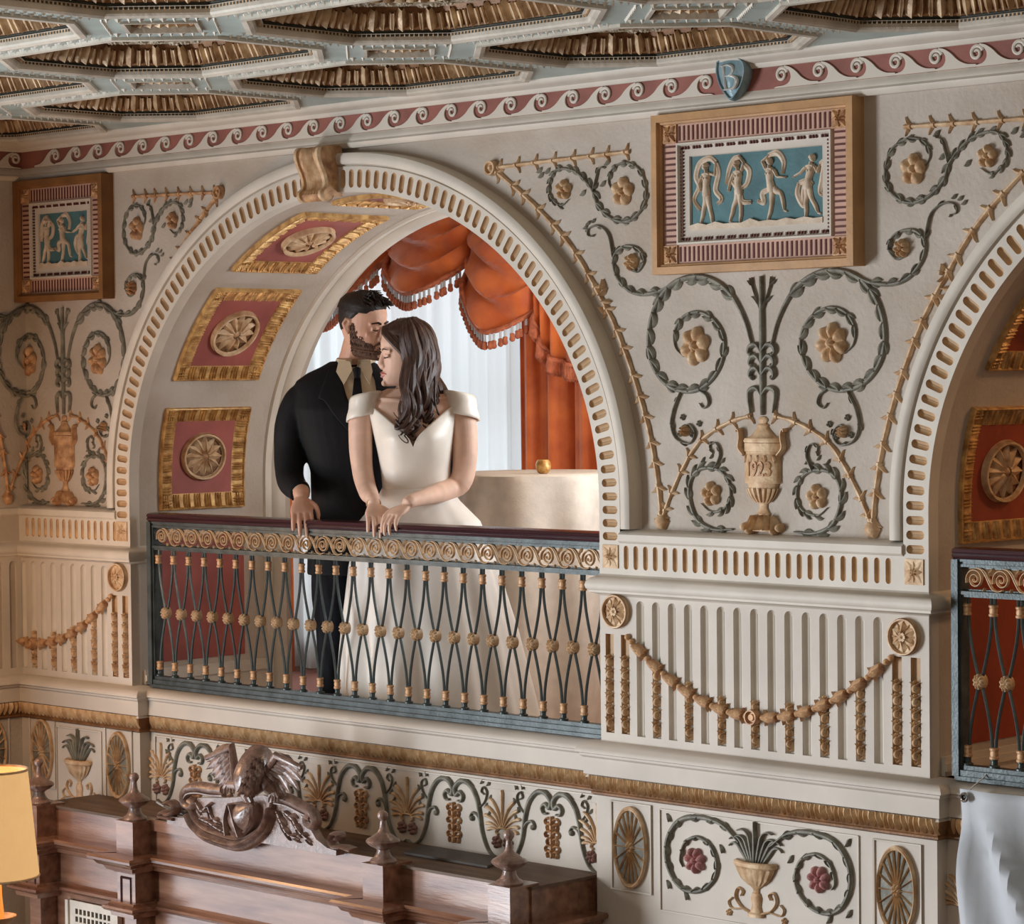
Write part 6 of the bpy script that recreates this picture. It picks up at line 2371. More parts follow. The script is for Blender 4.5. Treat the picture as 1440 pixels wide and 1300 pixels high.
HEAD = [(-0.118, 0, 0.020, 0, 0.088, -0.040), (-0.108, 0, 0.036, 0, 0.098, -0.005), (-0.088, 0, 0.050, 0, 0.099, 0.035), (-0.060, 0, 0.060, 0, 0.096, 0.062), (-0.030, 0, 0.067, 0, 0.092, 0.080), (0.0, 0, 0.071, 0, 0.088, 0.094), (0.022, 0, 0.073, 0, 0.094, 0.100), (0.05, 0, 0.074, 0, 0.094, 0.102), (0.08, 0, 0.068, 0, 0.082, 0.092), (0.102, 0, 0.052, 0, 0.058, 0.072), (0.114, 0, 0.030, 0, 0.030, 0.044), (0.119, 0, 0.008, 0, 0.006, 0.014)]
def head(g, male=False):
    w = 1.04 if male else 0.97
    slices(g, lerp_slices([(z, cx, rx * w, cy, f, b) for z, cx, rx, cy, f, b in HEAD], 3), 28, 2.2)
    T_ = lambda pts, r, n=10: tube(g, [Vector(p) for p in pts], r, n)
    # nose: bridge, tip, wings
    T_([(0, -0.082, 0.022), (0, -0.089, 0.004), (0, -0.097, -0.015), (0, -0.103, -0.031), (0, -0.098, -0.040), (0, -0.088, -0.044)], lambda u: 0.0085 + 0.0045 * min(1, u * 1.5))
    T_([(0, -0.080, 0.0), (0, -0.086, -0.030)], 0.012)
    for s in (-1, 1):
        T_([(s * 0.008, -0.096, -0.034), (s * 0.012, -0.098, -0.039), (s * 0.010, -0.092, -0.044)], 0.0070)
        # brow, cheek, eyelid, ear
        T_([(s * 0.010, -0.086, 0.020), (s * 0.030, -0.087, 0.024), (s * 0.052, -0.070, 0.018)], lambda u: 0.0085)
        if male:
            T_([(s * 0.034, -0.068, -0.026), (s * 0.046, -0.056, -0.024)], 0.0160)
        T_([(s * 0.019, -0.082, 0.001), (s * 0.031, -0.0855, 0.001), (s * 0.044, -0.077, 0.000)], 0.0085)
        e = w * 0.073
        if not male:
            continue
        T_([(s * e, 0.004, 0.020), (s * (e + .008), 0.018, 0.024), (s * (e + .012), 0.026, 0.004), (s * (e + .006), 0.014, -0.020), (s * e, 0.004, -0.032)], lambda u: 0.0075, 8)
        T_([(s * (e - .004), 0.004, 0.010), (s * (e + .003), 0.014, 0.0), (s * (e - .004), 0.006, -0.022)], 0.010, 8)
    # lips and chin
    T_([(-0.023, -0.086, -0.069), (-0.009, -0.099, -0.0655), (0, -0.1005, -0.0665), (0.009, -0.099, -0.0655), (0.023, -0.086, -0.069)], lambda u: 0.0028 + 0.0035 * sin(pi * u))
    T_([(-0.019, -0.088, -0.073), (0, -0.1000, -0.0765), (0.019, -0.088, -0.073)], lambda u: 0.003 + 0.0045 * sin(pi * u))
    T_([(-0.012, -0.092, -0.103), (0, -0.097, -0.105), (0.012, -0.092, -0.103)], 0.012)
    return g

def hand(g, F, K, f, s, up, thumb, curl=(0.30, 0.85, 1.20), size=1.0):
    """Palm behind the knuckle centre K, four fingers over the edge, thumb on side thumb (+1: +s)."""
    f, s = F.wv(Vector(f).normalized()), F.wv(Vector(s).normalized())
    s = (s - f * s.dot(f)).normalized()
    up = s.cross(f)
    up = up if up.z > 0 else -up
    K = Vector(K)
    W = K - f * 0.088 * size + up * 0.012
    to = lambda p: F.of(p)
    rows = []
    for u, w, h in ((0.0, 0.022, 0.018), (0.25, 0.031, 0.018), (0.6, 0.041, 0.015), (0.9, 0.042, 0.012), (1.0, 0.038, 0.010)):
        c = W + (K - W) * u
        row = []
        for j in range(14):
            a = 2 * pi * j / 14
            q = to(c + s * w * size * cos(a) + up * h * size * sin(a))
            row.append((q.x, q.z, -q.y))
        rows.append(row)
    g.grid(rows, closed=True, caps=True)
    for i, (off, ln) in enumerate(((-1.5, 0.90), (-0.5, 1.03), (0.5, 1.0), (1.5, 0.80))):
        o = off * thumb * -1
        if thumb < 0:
            pass
        ln = (0.80, 1.0, 1.05, 0.95)[i] if thumb > 0 else (0.95, 1.05, 1.0, 0.80)[i]
        p = K + s * off * 0.0205 * size - f * 0.006 * abs(off)
        pts = [to(p - f * 0.02), to(p)]
        a_prev = 0
        for L, a in zip((0.040, 0.026, 0.021), curl):
            a = a + 0.05 * off
            d = f * cos(a) - up * sin(a) + s * 0.05 * off
            p = p + d.normalized() * L * ln * size
            pts.append(to(p))
        limb(g, pts, [0.0092 * size, 0.0092 * size, 0.0086 * size, 0.0078 * size, 0.0062 * size], 10, 4)
    p0 = W + (K - W) * 0.25 + s * thumb * 0.026 * size
    d1 = (f * 0.75 + s * thumb * 0.65 - up * 0.1).normalized()
    p1 = p0 + d1 * 0.036 * size
    d2 = (f * 0.9 + s * thumb * 0.25 - up * 0.35).normalized()
    p2 = p1 + d2 * 0.030 * size
    p3 = p2 + (f * 0.8 - up * 0.6).normalized() * 0.024 * size
    limb(g, [to(W + (K - W) * 0.1), to(p0), to(p1), to(p2), to(p3)], [0.010, 0.012, 0.0105, 0.009, 0.007], 10, 4)
    return to(W), to(W - f * 0.03 + up * 0.01)

RAILZ = 3.987
def knuckles(px, dz=0.018, y=0.034):
    return Vector((PW(px, 733, y)[0], y, RAILZ + dz))

# ---- the groom
gm = campoint(475, 538.6, 10.58)
FG = Local(gm.x, gm.y, FLOOR_B)
man = thing('person', 'bearded man in a black suit kissing the forehead of a woman, hand on the railing', 'person', (gm.x, gm.y, FLOOR_B))
man.rotation_euler = (0, 0, ANG)
HG = Vector((0.101, -0.055, 1.625))
YAWG, PITG, ROLG = radians(56), radians(12), radians(-4)
g = G()
n0 = len(g.v)
head(g, True)
turn(g, n0, HG, YAWG, PITG, ROLG)
limb(g, [(0.045, 0.045, 1.40), (0.055, 0.035, 1.46), (0.075, 0.010, 1.53), (0.090, -0.01, 1.60)], [0.066, 0.062, 0.060, 0.056], 18)
slices(g, lerp_slices([(0.80, 0.05, 0.155, 0.02, 0.10, 0.10), (0.92, 0.05, 0.150, 0.02, 0.10, 0.10), (1.10, 0.045, 0.150, 0.02, 0.105, 0.10), (1.28, 0.04, 0.175, 0.02, 0.11, 0.10), (1.37, 0.04, 0.175, 0.025, 0.085, 0.085), (1.42, 0.045, 0.10, 0.03, 0.06, 0.06)], 3))
kn = knuckles(425)
wr, fa = hand(g, FG, kn, (0.10, -0.80, -0.52), (1, 0.0, 0.0), None, 1, size=1.06)
limb(g, [(-0.115, 0.02, 1.36), (-0.182, 0.022, 1.24), (-0.190, 0.015, 1.13), (-0.182, -0.045, 1.03), tuple(fa), tuple(wr)], [0.050, 0.048, 0.044, 0.040, 0.032, 0.028], 20)
limb(g, [(0.20, 0.03, 1.37), (0.34, 0.06, 1.22), (0.43, 0.06, 1.08), (0.37, 0.0, 1.0), (0.30, -0.06, 0.97)], [0.052, 0.05, 0.044, 0.036, 0.028], 14)
for x in (-0.01, 0.14):
    limb(g, [(0.05 + (x - .05) * .8, 0.02, 0.88), (x, 0.02, 0.50), (x, 0.03, 0.12), (x, 0.0, 0.060), (x, -0.08, 0.048)], [0.09, 0.07, 0.042, 0.038, 0.028], 14)
fuse('body', g, M['skin2'], man, 0.0036, 3)

def on_head(build, m, name, H, yaw, pit, rol, parent, voxel=None, sm=2):
    g = G()
    build(g)
    turn(g, 0, H, yaw, pit, rol)
    if voxel:
        return fuse(name, g, m, parent, voxel, sm)
    return piece(name, g, m, parent)

def short_hair(g):
    random.seed(4)
    S = []
    for z, cx, rx, cy, f, b in HEAD:
        if z >= 0.045:
            S.append((z + 0.006, cx, (rx + 0.004 + 0.05 * (z - .045)) * 1.05, cy, f * (0.80 if z < 0.06 else 0.95) + 0.006 + .06 * (z - .045), b + 0.010))
    S += [(0.131, 0, 0.02, 0, 0.02, 0.03)]
    slices(g, lerp_slices(S, 3), 24, 2.2)
    # back and sides, close cropped: a skin whose thickness fades to nothing
    rows = []
    for z, cx, rx, cy, f, b in [q for q in lerp_slices(HEAD, 5) if -0.075 <= q[0] <= 0.085]:
        row = []
        for j in range(49):
            a = -0.55 + (pi + 1.10) * j / 48
            dev = abs(a - pi / 2)                           # 0 at the nape
            lim = 1.50 + 0.55 * max(0.0, min(1.0, (z - 0.005) / 0.05)) + 0.12 * min(1, max(0, -z / .03)) * -1
            low = -0.075 + 0.035 * min(1.0, dev / 1.2)
            k = min(1.0, max(0.0, (lim - dev) / 0.22)) * min(1.0, max(0.0, (z - low) / 0.03))
            th = -0.010 + 0.015 * k
            row.append((cx + (rx * 1.045 + th) * cos(a), z, -((b if sin(a) > 0 else f) + th) * sin(a)))
        rows.append(row)
    g.grid(rows)
    # tufts combed forward and up
    for k in range(130):
        a = random.uniform(-pi, pi)
        rr = sqrt(random.random())
        x, y = 0.066 * rr * cos(a), 0.085 * rr * sin(a) + 0.002
        z = 0.128 - 0.040 * rr * rr
        tip = Vector((x * 1.15 + random.uniform(-.008, .008), y - 0.040 + random.uniform(-.01, .01), z + random.uniform(0.0, 0.016) - 0.012 * rr))
        tube(g, [Vector((x, y, z - 0.012)), Vector((x, y - 0.012, z + 0.006)), tip], lambda u: 0.0085 * (1 - 0.75 * u), 6)
on_head(short_hair, M['darkhair'], 'hair', HG, YAWG, PITG, ROLG, man)

def beard_mask(b, z, x):
    """1 where the beard grows: b is the angle away from the face's front."""
    zb = -0.058 if b < 0.32 else -0.060 + 0.030 * min(1.0, (b - 0.32) / 0.95)
    if b < 0.40:
        zb = -0.050
    if b > 1.22:
        zb = -0.030 + 0.050 * min(1.0, (b - 1.22) / 0.20)
    k = min(1.0, max(0.0, (zb - z) / 0.010))
    k *= min(1.0, max(0.0, (1.75 - b) / 0.15))
    if abs(x) < 0.024 and -0.082 < z < -0.060:
        k *= 0.0
    return k
def beard(g):
    rows = []
    for z, cx, rx, cy, f, b in [q for q in lerp_slices(HEAD, 6) if q[0] <= 0.030]:
        row = []
        for j in range(61):
            a = -pi / 2 + (j - 30) / 30 * 1.85
            x = cx + rx * 1.04 * cos(a)
            k = beard_mask(abs(a + pi / 2), z, x)
            t = -0.012 + (0.0145 + 0.004 * (z < -0.085)) * k
            row.append((cx + (rx * 1.04 + t) * cos(a), z - 0.006 * k * (z < -0.1), ((f if sin(a) < 0 else b) + t) * -sin(a)))
        rows.append(row)
    g.grid(rows)
    for s in (-1, 1):
        tube(g, [Vector((s * 0.002, -0.101, -0.054)), Vector((s * 0.014, -0.0975, -0.056)), Vector((s * 0.026, -0.088, -0.066)), Vector((s * 0.030, -0.086, -0.082))], lambda u: 0.0050 - 0.002 * u, 7)
    random.seed(9)
    n = 0
    while n < 500:
        a = -pi / 2 + random.uniform(-1.6, 1.6)
        z = random.uniform(-0.118, 0.01)
        q = min(lerp_slices(HEAD, 3), key=lambda h: abs(h[0] - z)) if False else min(HEAD, key=lambda h: abs(h[0] - z))
        x, y = (q[2] * 1.04 + 0.001) * cos(a), ((q[4] if sin(a) < 0 else q[5]) + 0.001) * sin(a)
        n += 1
        if beard_mask(abs(a + pi / 2), z - 0.006, x) < 0.3:
            continue
        tube(g, [Vector((x, y, z)), Vector((x * 1.05, y * 1.05, z - 0.009))], lambda u: 0.0022 * (1 - .6 * u), 5)
on_head(beard, M['beard'], 'beard', HG, YAWG, PITG, ROLG, man)
def brows(g):
    for s in (-1, 1):
        tube(g, [Vector((s * 0.013, -0.0955, 0.020)), Vector((s * 0.030, -0.0975, 0.027)), Vector((s * 0.052, -0.0795, 0.020))], lambda u: 0.0045 - 0.002 * u, 6)
        tube(g, [Vector((s * 0.020, -0.090, -0.003)), Vector((s * 0.031, -0.0945, -0.006)), Vector((s * 0.045, -0.084, -0.003))], lambda u: 0.0020, 6)
on_head(brows, M['eye'], 'brows_and_lashes', HG, YAWG, PITG, ROLG, man)

TRUNK = [(0.66, 0.055, 0.185, 0.02, 0.135, 0.13), (0.80, 0.055, 0.180, 0.02, 0.132, 0.13), (0.95, 0.058, 0.168, 0.02, 0.128, 0.12), (1.06, 0.056, 0.168, 0.02, 0.132, 0.12), (1.20, 0.045, 0.195, 0.02, 0.142, 0.125), (1.30, 0.04, 0.212, 0.02, 0.140, 0.125), (1.375, 0.04, 0.215, 0.025, 0.112, 0.11), (1.410, 0.042, 0.205, 0.028, 0.096, 0.096), (1.440, 0.045, 0.165, 0.03, 0.080, 0.085), (1.465, 0.05, 0.115, 0.03, 0.066, 0.075), (1.485, 0.052, 0.082, 0.03, 0.055, 0.068)]
g = G()
slices(g, lerp_slices(TRUNK, 4), 32, 2.4)
limb(g, [(-0.100, 0.025, 1.365), (-0.150, 0.025, 1.325), (-0.184, 0.022, 1.24), (-0.192, 0.015, 1.13), (-0.184, -0.045, 1.03), tuple(fa * 0.75 + wr * 0.25)], [0.060, 0.066, 0.064, 0.060, 0.054, 0.043], 22)
limb(g, [(0.19, 0.03, 1.375), (0.27, 0.05, 1.31), (0.36, 0.07, 1.20), (0.445, 0.06, 1.07), (0.40, 0.0, 0.99), (0.31, -0.06, 0.96)], [0.062, 0.070, 0.064, 0.060, 0.05, 0.042], 18)
jk = fuse('jacket', g, M['suit'], man, 0.0065, 4)
def trunk_front(x, z):
    for a, b in zip(TRUNK, TRUNK[1:]):
        if a[0] <= z <= b[0]:
            t = (z - a[0]) / (b[0] - a[0])
            cx, rx, cy, fr_ = [a[i] + (b[i] - a[i]) * t for i in (1, 2, 3, 4)]
            k = max(0.0, 1 - (abs(x - cx) / rx) ** 2.4)
            return cy - fr_ * k ** (1 / 2.4)
    return -0.06
# shirt front, collar, tie, lapels
def patch(name, outline, m, lift, parent, nx=10, nz=14, thick=0.004):
    """Sheet lying on the chest: outline gives left and right x at each z."""
    g = G()
    rows = []
    for i in range(nz + 1):
        v = i / nz * (len(outline) - 1)
        k = min(len(outline) - 2, int(v))
        t = v - k
        z = outline[k][0] + (outline[k + 1][0] - outline[k][0]) * t
        l = outline[k][1] + (outline[k + 1][1] - outline[k][1]) * t
        r = outline[k][2] + (outline[k + 1][2] - outline[k][2]) * t
        rows.append([(l + (r - l) * j / nx, z, -(trunk_front(l + (r - l) * j / nx, z) - lift)) for j in range(nx + 1)])
    g.grid(rows)
    o = piece(name, g, m, parent)
    md = o.modifiers.new('thick', 'SOLIDIFY')
    md.thickness = thick
    return o
shirt_ = patch('shirt', [(1.462, 0.005, 0.115), (1.43, 0.008, 0.150), (1.38, 0.025, 0.165), (1.32, 0.045, 0.160), (1.24, 0.080, 0.125)], M['shirt'], 0.006, man)
g = G()
nk = Vector((0.064, 0.022, 1.470))
for s in (1,):
    rows = []
    for j in range(29):
        a = -pi / 2 + 0.16 + (2 * pi - 0.32) * j / 28
        back = 0.5 + 0.5 * sin(a)
        c = Vector((nk.x + 0.069 * cos(a), nk.y + 0.068 * sin(a), nk.z - 0.012 + 0.014 * back))
        top = Vector((nk.x + 0.010 + 0.064 * cos(a), nk.y - 0.010 + 0.063 * sin(a), nk.z + 0.022 + 0.014 * back))
        fold = Vector((nk.x + 0.004 + 0.079 * cos(a), nk.y + 0.079 * sin(a), nk.z + 0.002 + 0.020 * back))
        rows.append([(q.x, q.z, -q.y) for q in (c, top, (top + fold) / 2 + Vector((0.004 * cos(a), 0.004 * sin(a), 0.006)), fold)])
    g.grid(rows)
col = piece('collar', g, M['shirt'], shirt_)
md = col.modifiers.new('thick', 'SOLIDIFY')
md.thickness = 0.003
for s, x0_, tipx in ((-1, 0.040, 0.030), (1, 0.098, 0.128)):
    g = G()
    zt_ = 1.488
    pts = [(x0_ + s * 0.030, zt_), (x0_ + s * -0.008 + 0.006, zt_ - 0.006), (x0_ + 0.022 * (1 if s < 0 else -0.2), zt_ - 0.04), (tipx, zt_ - 0.095), (x0_ + s * 0.040, zt_ - 0.045)]
    q = [(x, z, 0.072 + 0.035 * (zt_ - z) / .095 - abs(x - 0.07) * 0.25) for x, z in pts]
    g.add(q, [(0, 1, 2, 3, 4)])
    o = piece('collar_wing', g, M['shirt'], shirt_, False)
    md = o.modifiers.new('thick', 'SOLIDIFY')
    md.thickness = 0.004
g = G()
kx = 0.078
P = [(kx, -0.075, 1.452), (kx + 0.002, -0.088, 1.436), (kx + 0.002, -0.092, 1.420)]
tube(g, P, lambda u: 0.016 - 0.005 * u, 10)
tie_ = patch('tie', [(1.425, kx - 0.010, kx + 0.014), (1.36, kx - 0.016, kx + 0.022), (1.25, kx - 0.020, kx + 0.032)], M['suit'], 0.013, man, 6, 10)
piece('tie_knot', g, M['suit'], tie_)
patch('lapel', [(1.468, -0.028, 0.008), (1.42, -0.045, 0.018), (1.37, -0.062, 0.034), (1.345, -0.070, 0.042), (1.335, -0.045, 0.046), (1.28, -0.010, 0.068), (1.20, 0.060, 0.092)], M['suit'], 0.014, jk)
patch('lapel', [(1.462, 0.118, 0.150), (1.42, 0.146, 0.190), (1.36, 0.155, 0.215), (1.30, 0.140, 0.190), (1.20, 0.100, 0.125)], M['suit'], 0.014, jk)
g = G()
for x in (-0.015, 0.145):
    limb(g, [(0.055 + (x - .055) * .75, 0.02, 0.86), (x, 0.02, 0.62), (x, 0.025, 0.40), (x, 0.03, 0.20), (x, 0.025, 0.055)], [0.115, 0.100, 0.082, 0.070, 0.066], 20)
fuse('trousers', g, M['trouser'], man, 0.008, 4)
for x in (-0.015, 0.145):
    g = G()
    slices(g, [(0.002, x, 0.045, -0.05, 0.13, 0.09), (0.02, x, 0.047, -0.05, 0.13, 0.09), (0.045, x, 0.043, -0.04, 0.11, 0.08), (0.07, x, 0.036, -0.01, 0.07, 0.05), (0.09, x, 0.034, 0.01, 0.045, 0.04)], 20, 2.4)
    piece('shoe', g, M['black'], man)
g = G()
cf = fa + Vector((-0.002, 0.004, 0.002))
limb(g, [tuple(fa + Vector((-0.003, 0.03, 0.012))), tuple(fa + (wr - fa) * 0.45)], [0.036, 0.036], 18, 2)
piece('shirt_cuff', g, M['shirt'], man)

# ---- the bride
bm2 = campoint(580, 537.5, 10.36)
FB = Local(bm2.x, bm2.y, FLOOR_B)
wom = thing('person', 'long-haired brunette woman in an off-shoulder white gown, hands crossed on the railing', 'person', (bm2.x, bm2.y, FLOOR_B))
wom.rotation_euler = (0, 0, ANG)
HB = Vector((-0.022, 0.0, 1.512))
YAWB, PITB, ROLB = radians(-74), radians(6), radians(4)
g = G()
head(g, False)
turn(g, 0, HB, YAWB, PITB, ROLB)
limb(g, [(-0.005, 0.03, 1.30), (-0.010, 0.028, 1.36), (-0.016, 0.020, 1.42), (-0.018, 0.015, 1.50)], [0.062, 0.053, 0.048, 0.048], 18)
slices(g, lerp_slices([(0.86, 0.015, 0.14, 0.03, 0.09, 0.10), (1.00, 0.010, 0.115, 0.03, 0.085, 0.08), (1.12, 0.005, 0.122, 0.02, 0.10, 0.08), (1.19, 0.003, 0.135, 0.015, 0.112, 0.085), (1.26, 0.0, 0.150, 0.015, 0.100, 0.085), (1.315, -0.002, 0.178, 0.02, 0.078, 0.075), (1.350, -0.004, 0.150, 0.022, 0.062, 0.062), (1.378, -0.006, 0.090, 0.025, 0.050, 0.05)], 3))
k1 = knuckles(529, 0.018)
k2 = knuckles(552, 0.026, 0.030)
w1, f1 = hand(g, FB, k1, (0.14, -0.86, -0.38), (1, 0.1, 0.0), None, 1, curl=(0.48, 1.05, 1.40), size=0.94)
w2, f2 = hand(g, FB, k2, (-0.66, -0.66, -0.28), (0.7, -0.7, 0.0), None, -1, curl=(0.50, 1.10, 1.45), size=0.92)
limb(g, [(-0.150, 0.02, 1.335), (-0.192, 0.015, 1.28), (-0.200, 0.015, 1.17), (-0.192, 0.005, 1.06), (-0.170, -0.06, 0.99), tuple(f1), tuple(w1)], [0.040, 0.048, 0.045, 0.040, 0.036, 0.026, 0.022], 26)
limb(g, [(0.150, 0.02, 1.325), (0.186, 0.015, 1.27), (0.196, 0.02, 1.16), (0.182, 0.012, 1.030), (0.120, -0.040, 0.990), tuple(f2), tuple(w2)], [0.040, 0.050, 0.048, 0.044, 0.039, 0.026, 0.022], 26)
# collar bones
for s in (-1, 1):
    limb(g, [(s * 0.02 - .005, -0.040, 1.335), (s * 0.08, -0.046, 1.338), (s * 0.15, -0.016, 1.342)], [0.007, 0.006, 0.008], 8)
for x in (-0.06, 0.10):
    limb(g, [(x * .8, 0.05, 0.92), (x, 0.06, 0.50), (x, 0.08, 0.12), (x, 0.06, 0.06), (x, 0.0, 0.045)], [0.085, 0.06, 0.04, 0.035, 0.028], 12)
fuse('body', g, M['skin'], wom, 0.0034, 3)
def b_eyes(g):
    for s in (-1, 1):
        tube(g, [Vector((s * 0.013, -0.0935, 0.022)), Vector((s * 0.030, -0.0955, 0.028)), Vector((s * 0.051, -0.078, 0.022))], lambda u: 0.0030 - 0.0015 * u, 6)
        tube(g, [Vector((s * 0.020, -0.089, -0.005)), Vector((s * 0.031, -0.0940, -0.008)), Vector((s * 0.046, -0.083, -0.004))], lambda u: 0.0022, 6)
on_head(b_eyes, M['eye'], 'brows_and_lashes', HB, YAWB, PITB, ROLB, wom)
def b_lips(g):
    tube(g, [Vector((-0.023, -0.0875, -0.069)), Vector((-0.009, -0.1012, -0.0655)), Vector((0, -0.1030, -0.0668)), Vector((0.009, -0.1012, -0.0655)), Vector((0.023, -0.0875, -0.069))], lambda u: 0.0024 + 0.0032 * sin(pi * u), 8)
    tube(g, [Vector((-0.019, -0.089, -0.0735)), Vector((0, -0.1022, -0.0772)), Vector((0.019, -0.089, -0.0735))], lambda u: 0.0024 + 0.0042 * sin(pi * u), 8)
on_head(b_lips, M['lips'], 'lips', HB, YAWB, PITB, ROLB, wom)

# hair: a cap and long waved locks falling over her left shoulder
g = G()
Rb = Matrix.Rotation(YAWB, 3, 'Z') @ Matrix.Rotation(ROLB, 3, 'Y') @ Matrix.Rotation(PITB, 3, 'X')
cap = G()
S = [(-0.045, 0, 0.078, 0.020, -0.005, 0.092), (0.0, 0, 0.082, 0.016, 0.004, 0.102), (0.035, 0, 0.086, 0.010, 0.030, 0.114), (0.062, 0, 0.084, 0.006, 0.062, 0.112), (0.080, 0, 0.080, 0.002, 0.090, 0.106), (0.096, 0, 0.074, 0, 0.086, 0.100), (0.114, 0, 0.060, 0, 0.066, 0.082), (0.126, 0, 0.040, 0, 0.038, 0.052), (0.132, 0, 0.012, 0, 0.01, 0.02)]
slices(cap, lerp_slices(S, 3), 26, 2.1)
turn(cap, 0, HB, YAWB, PITB, ROLB)
g.add(cap.v, cap.f)
random.seed(21)
def lock(a, hz, end, r0, wav, seed, n=16):
    """From the scalp at angle a (0 front) and height hz down to end."""
    rr = 0.082
    s = HB + Rb @ Vector((sin(a) * rr, -cos(a) * 0.088 + 0.006, hz))
    top = HB + Rb @ Vector((sin(a) * 0.035, -cos(a) * 0.03 + 0.01, 0.124))
    E = Vector(end)
    m = HB + Rb @ Vector((sin(a) * 0.098, -cos(a) * 0.095 + 0.01, hz - 0.09))
    m2 = m * 0.35 + E * 0.65 + Vector((0.016 * sin(seed), -0.02, 0.03))
    P = spl([top, s, m, m2, E], 7)
    Q = []
    for i, q in enumerate(P):
        u = i / (len(P) - 1)
        k = max(0, u - 0.35) / 0.65
        Q.append(q + Vector((wav * k * sin(u * 13 + seed), wav * .7 * k * cos(u * 11 + seed * 2), 0)))
    # curl at the end
    d = 1 if sin(seed * 3) > 0 else -1
    for i in range(1, 9):
        t = i / 8 * 4.2
        Q.append(Q[-1] + Vector((d * 0.0095 * cos(t), -0.004 * sin(t), -0.0095 * sin(t + 0.9))))
    tube(g, Q, lambda u: r0 * (0.55 + 0.6 * sin(pi * min(1, 0.15 + u * .8))) * (1 - 0.45 * u ** 3), 8)
ends = []
for k in range(64):
    a = radians(random.uniform(62, 215))
    hz = random.uniform(0.03, 0.085)
    u = (math.degrees(a) - 62) / 153
    ex = -0.030 + 0.135 * u + random.uniform(-0.020, 0.020)
    ez = 1.225 + 0.085 * u + random.uniform(-0.015, 0.03)
    ey = -0.125 + 0.17 * u + random.uniform(-0.02, 0.02)
    lock(a, hz, (ex, ey, ez), random.uniform(0.011, 0.018), 0.022, random.uniform(0, 6))
for k in range(16):                                        # the side turned from us
    a = radians(random.uniform(215, 325))
    lock(a, random.uniform(0.03, 0.08), (0.07 + random.uniform(-.04, .03), 0.10 + random.uniform(-.02, .02), 1.33 + random.uniform(-.03, .03)), 0.014, 0.010, random.uniform(0, 6))
for k in range(9):                                         # the front swept back from the parting
    f = k / 8
    o_ = 0.004 * sin(k * 2.1)
    P = [HB + Rb @ Vector(p) for p in ((0.006, -0.080 + 0.05 * f, 0.108 + 0.012 * f), (0.034, -0.086 + 0.045 * f, 0.084 + 0.022 * f), (0.064, -0.066 + 0.04 * f + o_, 0.050 + 0.022 * f), (0.080, -0.036 + 0.03 * f, 0.008 + 0.01 * f), (0.087, -0.006 + 0.02 * f, -0.045))]
    P += [P[-1] + Vector((0.004 + o_, -0.012, -0.060)), P[-1] + Vector((0.010, -0.030, -0.130 - 0.02 * f))]
    tube(g, spl(P, 6), lambda u: 0.0095 * (0.5 + 0.6 * sin(pi * min(1, 0.1 + u * .9))), 8)
for end, sd in (((-0.055, -0.115, 1.285), 1.0), ((-0.03, -0.12, 1.20), 2.4), ((0.095, -0.06, 1.27), 0.3)):
    lock(radians(84 if end[0] < 0 else 130), 0.05, end, 0.0045, 0.010, sd)
piece('hair', g, M['brunette'], wom)

# gown: bodice with a sweetheart neckline, draped bands, skirt
BOD = [(0.97, 0.012, 0.134, 0.03, 0.100, 0.095), (1.01, 0.010, 0.130, 0.03, 0.098, 0.092), (1.07, 0.007, 0.132, 0.025, 0.108, 0.092), (1.13, 0.005, 0.140, 0.02, 0.126, 0.092), (1.19, 0.003, 0.150, 0.015, 0.138, 0.095), (1.24, 0.002, 0.160, 0.015, 0.128, 0.097), (1.29, 0.0, 0.174, 0.015, 0.104, 0.095), (1.32, 0.0, 0.185, 0.018, 0.090, 0.085)]
BL = lerp_slices(BOD, 5)
def bod_at(z):
    for a, b in zip(BL, BL[1:]):
        if a[0] <= z <= b[0]:
            t = (z - a[0]) / (b[0] - a[0])
            return [a[i] + (b[i] - a[i]) * t for i in range(1, 6)]
    return list(BL[-1][1:])
g = G()
rows = []
n = 96
for i in range(29):
    v = i / 28
    row = []
    for j in range(n):
        a = 2 * pi * j / n
        c, s = cos(a), sin(a)
        if s < 0:
            xx = abs(c)
            tp = 1.158 + 0.150 * min(1, xx / 0.80) ** 0.62
            tp -= 0.010 * sin(pi * min(1, xx / .8))
        else:
            tp = 1.30
        z = 0.97 + (tp - 0.97) * v
        cx, rx, cy, fr_, bk = bod_at(z)
        pw = 2.2
        c2 = abs(c) ** (2 / pw) * (1 if c >= 0 else -1)
        s2 = abs(s) ** (2 / pw) * (1 if s >= 0 else -1)
        bust = 1 + 0.10 * math.exp(-((abs(c) - 0.42) / 0.26) ** 2) * math.exp(-((z - 1.185) / 0.05) ** 2) * (s < 0)
        row.append((cx + rx * c2, z, -(cy + (bk if s > 0 else fr_ * bust) * s2)))
    rows.append(row)
g.grid(rows, closed=True)
o = bod_ = piece('bodice', g, M['satin'], wom)
md = o.modifiers.new('thick', 'SOLIDIFY')
md.thickness = 0.005
md.offset = 1
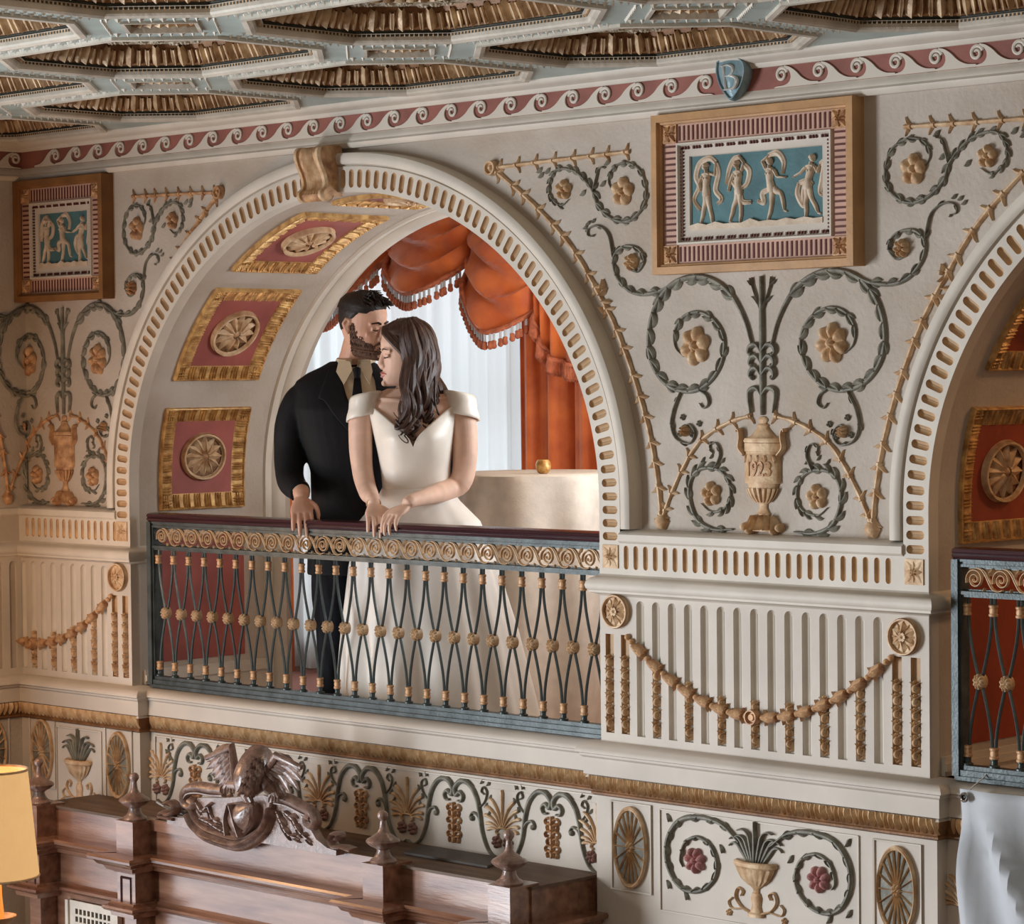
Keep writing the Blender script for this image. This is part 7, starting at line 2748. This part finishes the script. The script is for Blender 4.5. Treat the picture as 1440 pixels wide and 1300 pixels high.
for s in (-1, 1):
    g = G()
    rows = []
    c0 = Vector((s * 0.172, 0.012, 1.305))
    for i in range(9):
        v = i / 8
        row = []
        for j in range(40):
            a = 2 * pi * j / 40
            r = 0.0605 + 0.0015 * sin(v * 3 * pi)
            lx = s * (0.012 + 0.016 * (v - .5))
            z = c0.z + 0.046 - 0.088 * v + (0.016 if s * cos(a) < 0 else -0.010) * abs(cos(a)) - 0.012 * sin(a)
            row.append((c0.x + lx + r * 0.92 * cos(a), z, -(c0.y + r * 1.12 * sin(a))))
        rows.append(row)
    g.grid(rows, closed=True)
    o = piece('off_shoulder_band', g, M['satin'], bod_)
    md = o.modifiers.new('thick', 'SOLIDIFY')
    md.thickness = 0.006
SK = [(1.00, 0.010, 0.132, 0.03, 0.104, 0.100), (0.95, 0.012, 0.160, 0.035, 0.125, 0.12), (0.87, 0.016, 0.232, 0.04, 0.16, 0.15), (0.70, 0.028, 0.280, 0.06, 0.18, 0.17), (0.45, 0.050, 0.325, 0.08, 0.20, 0.18), (0.20, 0.070, 0.358, 0.09, 0.21, 0.19), (0.012, 0.085, 0.385, 0.10, 0.22, 0.20)]
g = G()
rows = []
for z, cx, rx, cy, f, b in lerp_slices(SK, 6):
    row = []
    k = min(1, max(0, (1.0 - z) / 0.8))
    for j in range(180):
        a = 2 * pi * j / 180
        fold = 1 + k * (0.060 * sin(9 * a + 0.8) + 0.035 * sin(17 * a + 2) + 0.02 * sin(5 * a))
        x = cx + rx * cos(a) * fold
        y = cy + (b if sin(a) > 0 else f) * sin(a) * fold
        wy = FB.world((x, y, z)).y
        if wy < 0.105:                                     # kept behind the railing
            y += (0.105 - wy) / CA * 0.5
            x += (0.105 - wy) / SA * 0.5
        row.append((x, z, -y))
    rows.append(row)
g.grid(rows, closed=True)
o = piece('skirt', g, M['tulle'], wom)
md = o.modifiers.new('thick', 'SOLIDIFY')
md.thickness = 0.004
g = G()
limb(g, [tuple(f1 + (w1 - f1) * 0.75), tuple(f1 + (w1 - f1) * 0.85)], [0.0285, 0.0285], 18, 2)
piece('bracelet', g, M['palegold'], wom)
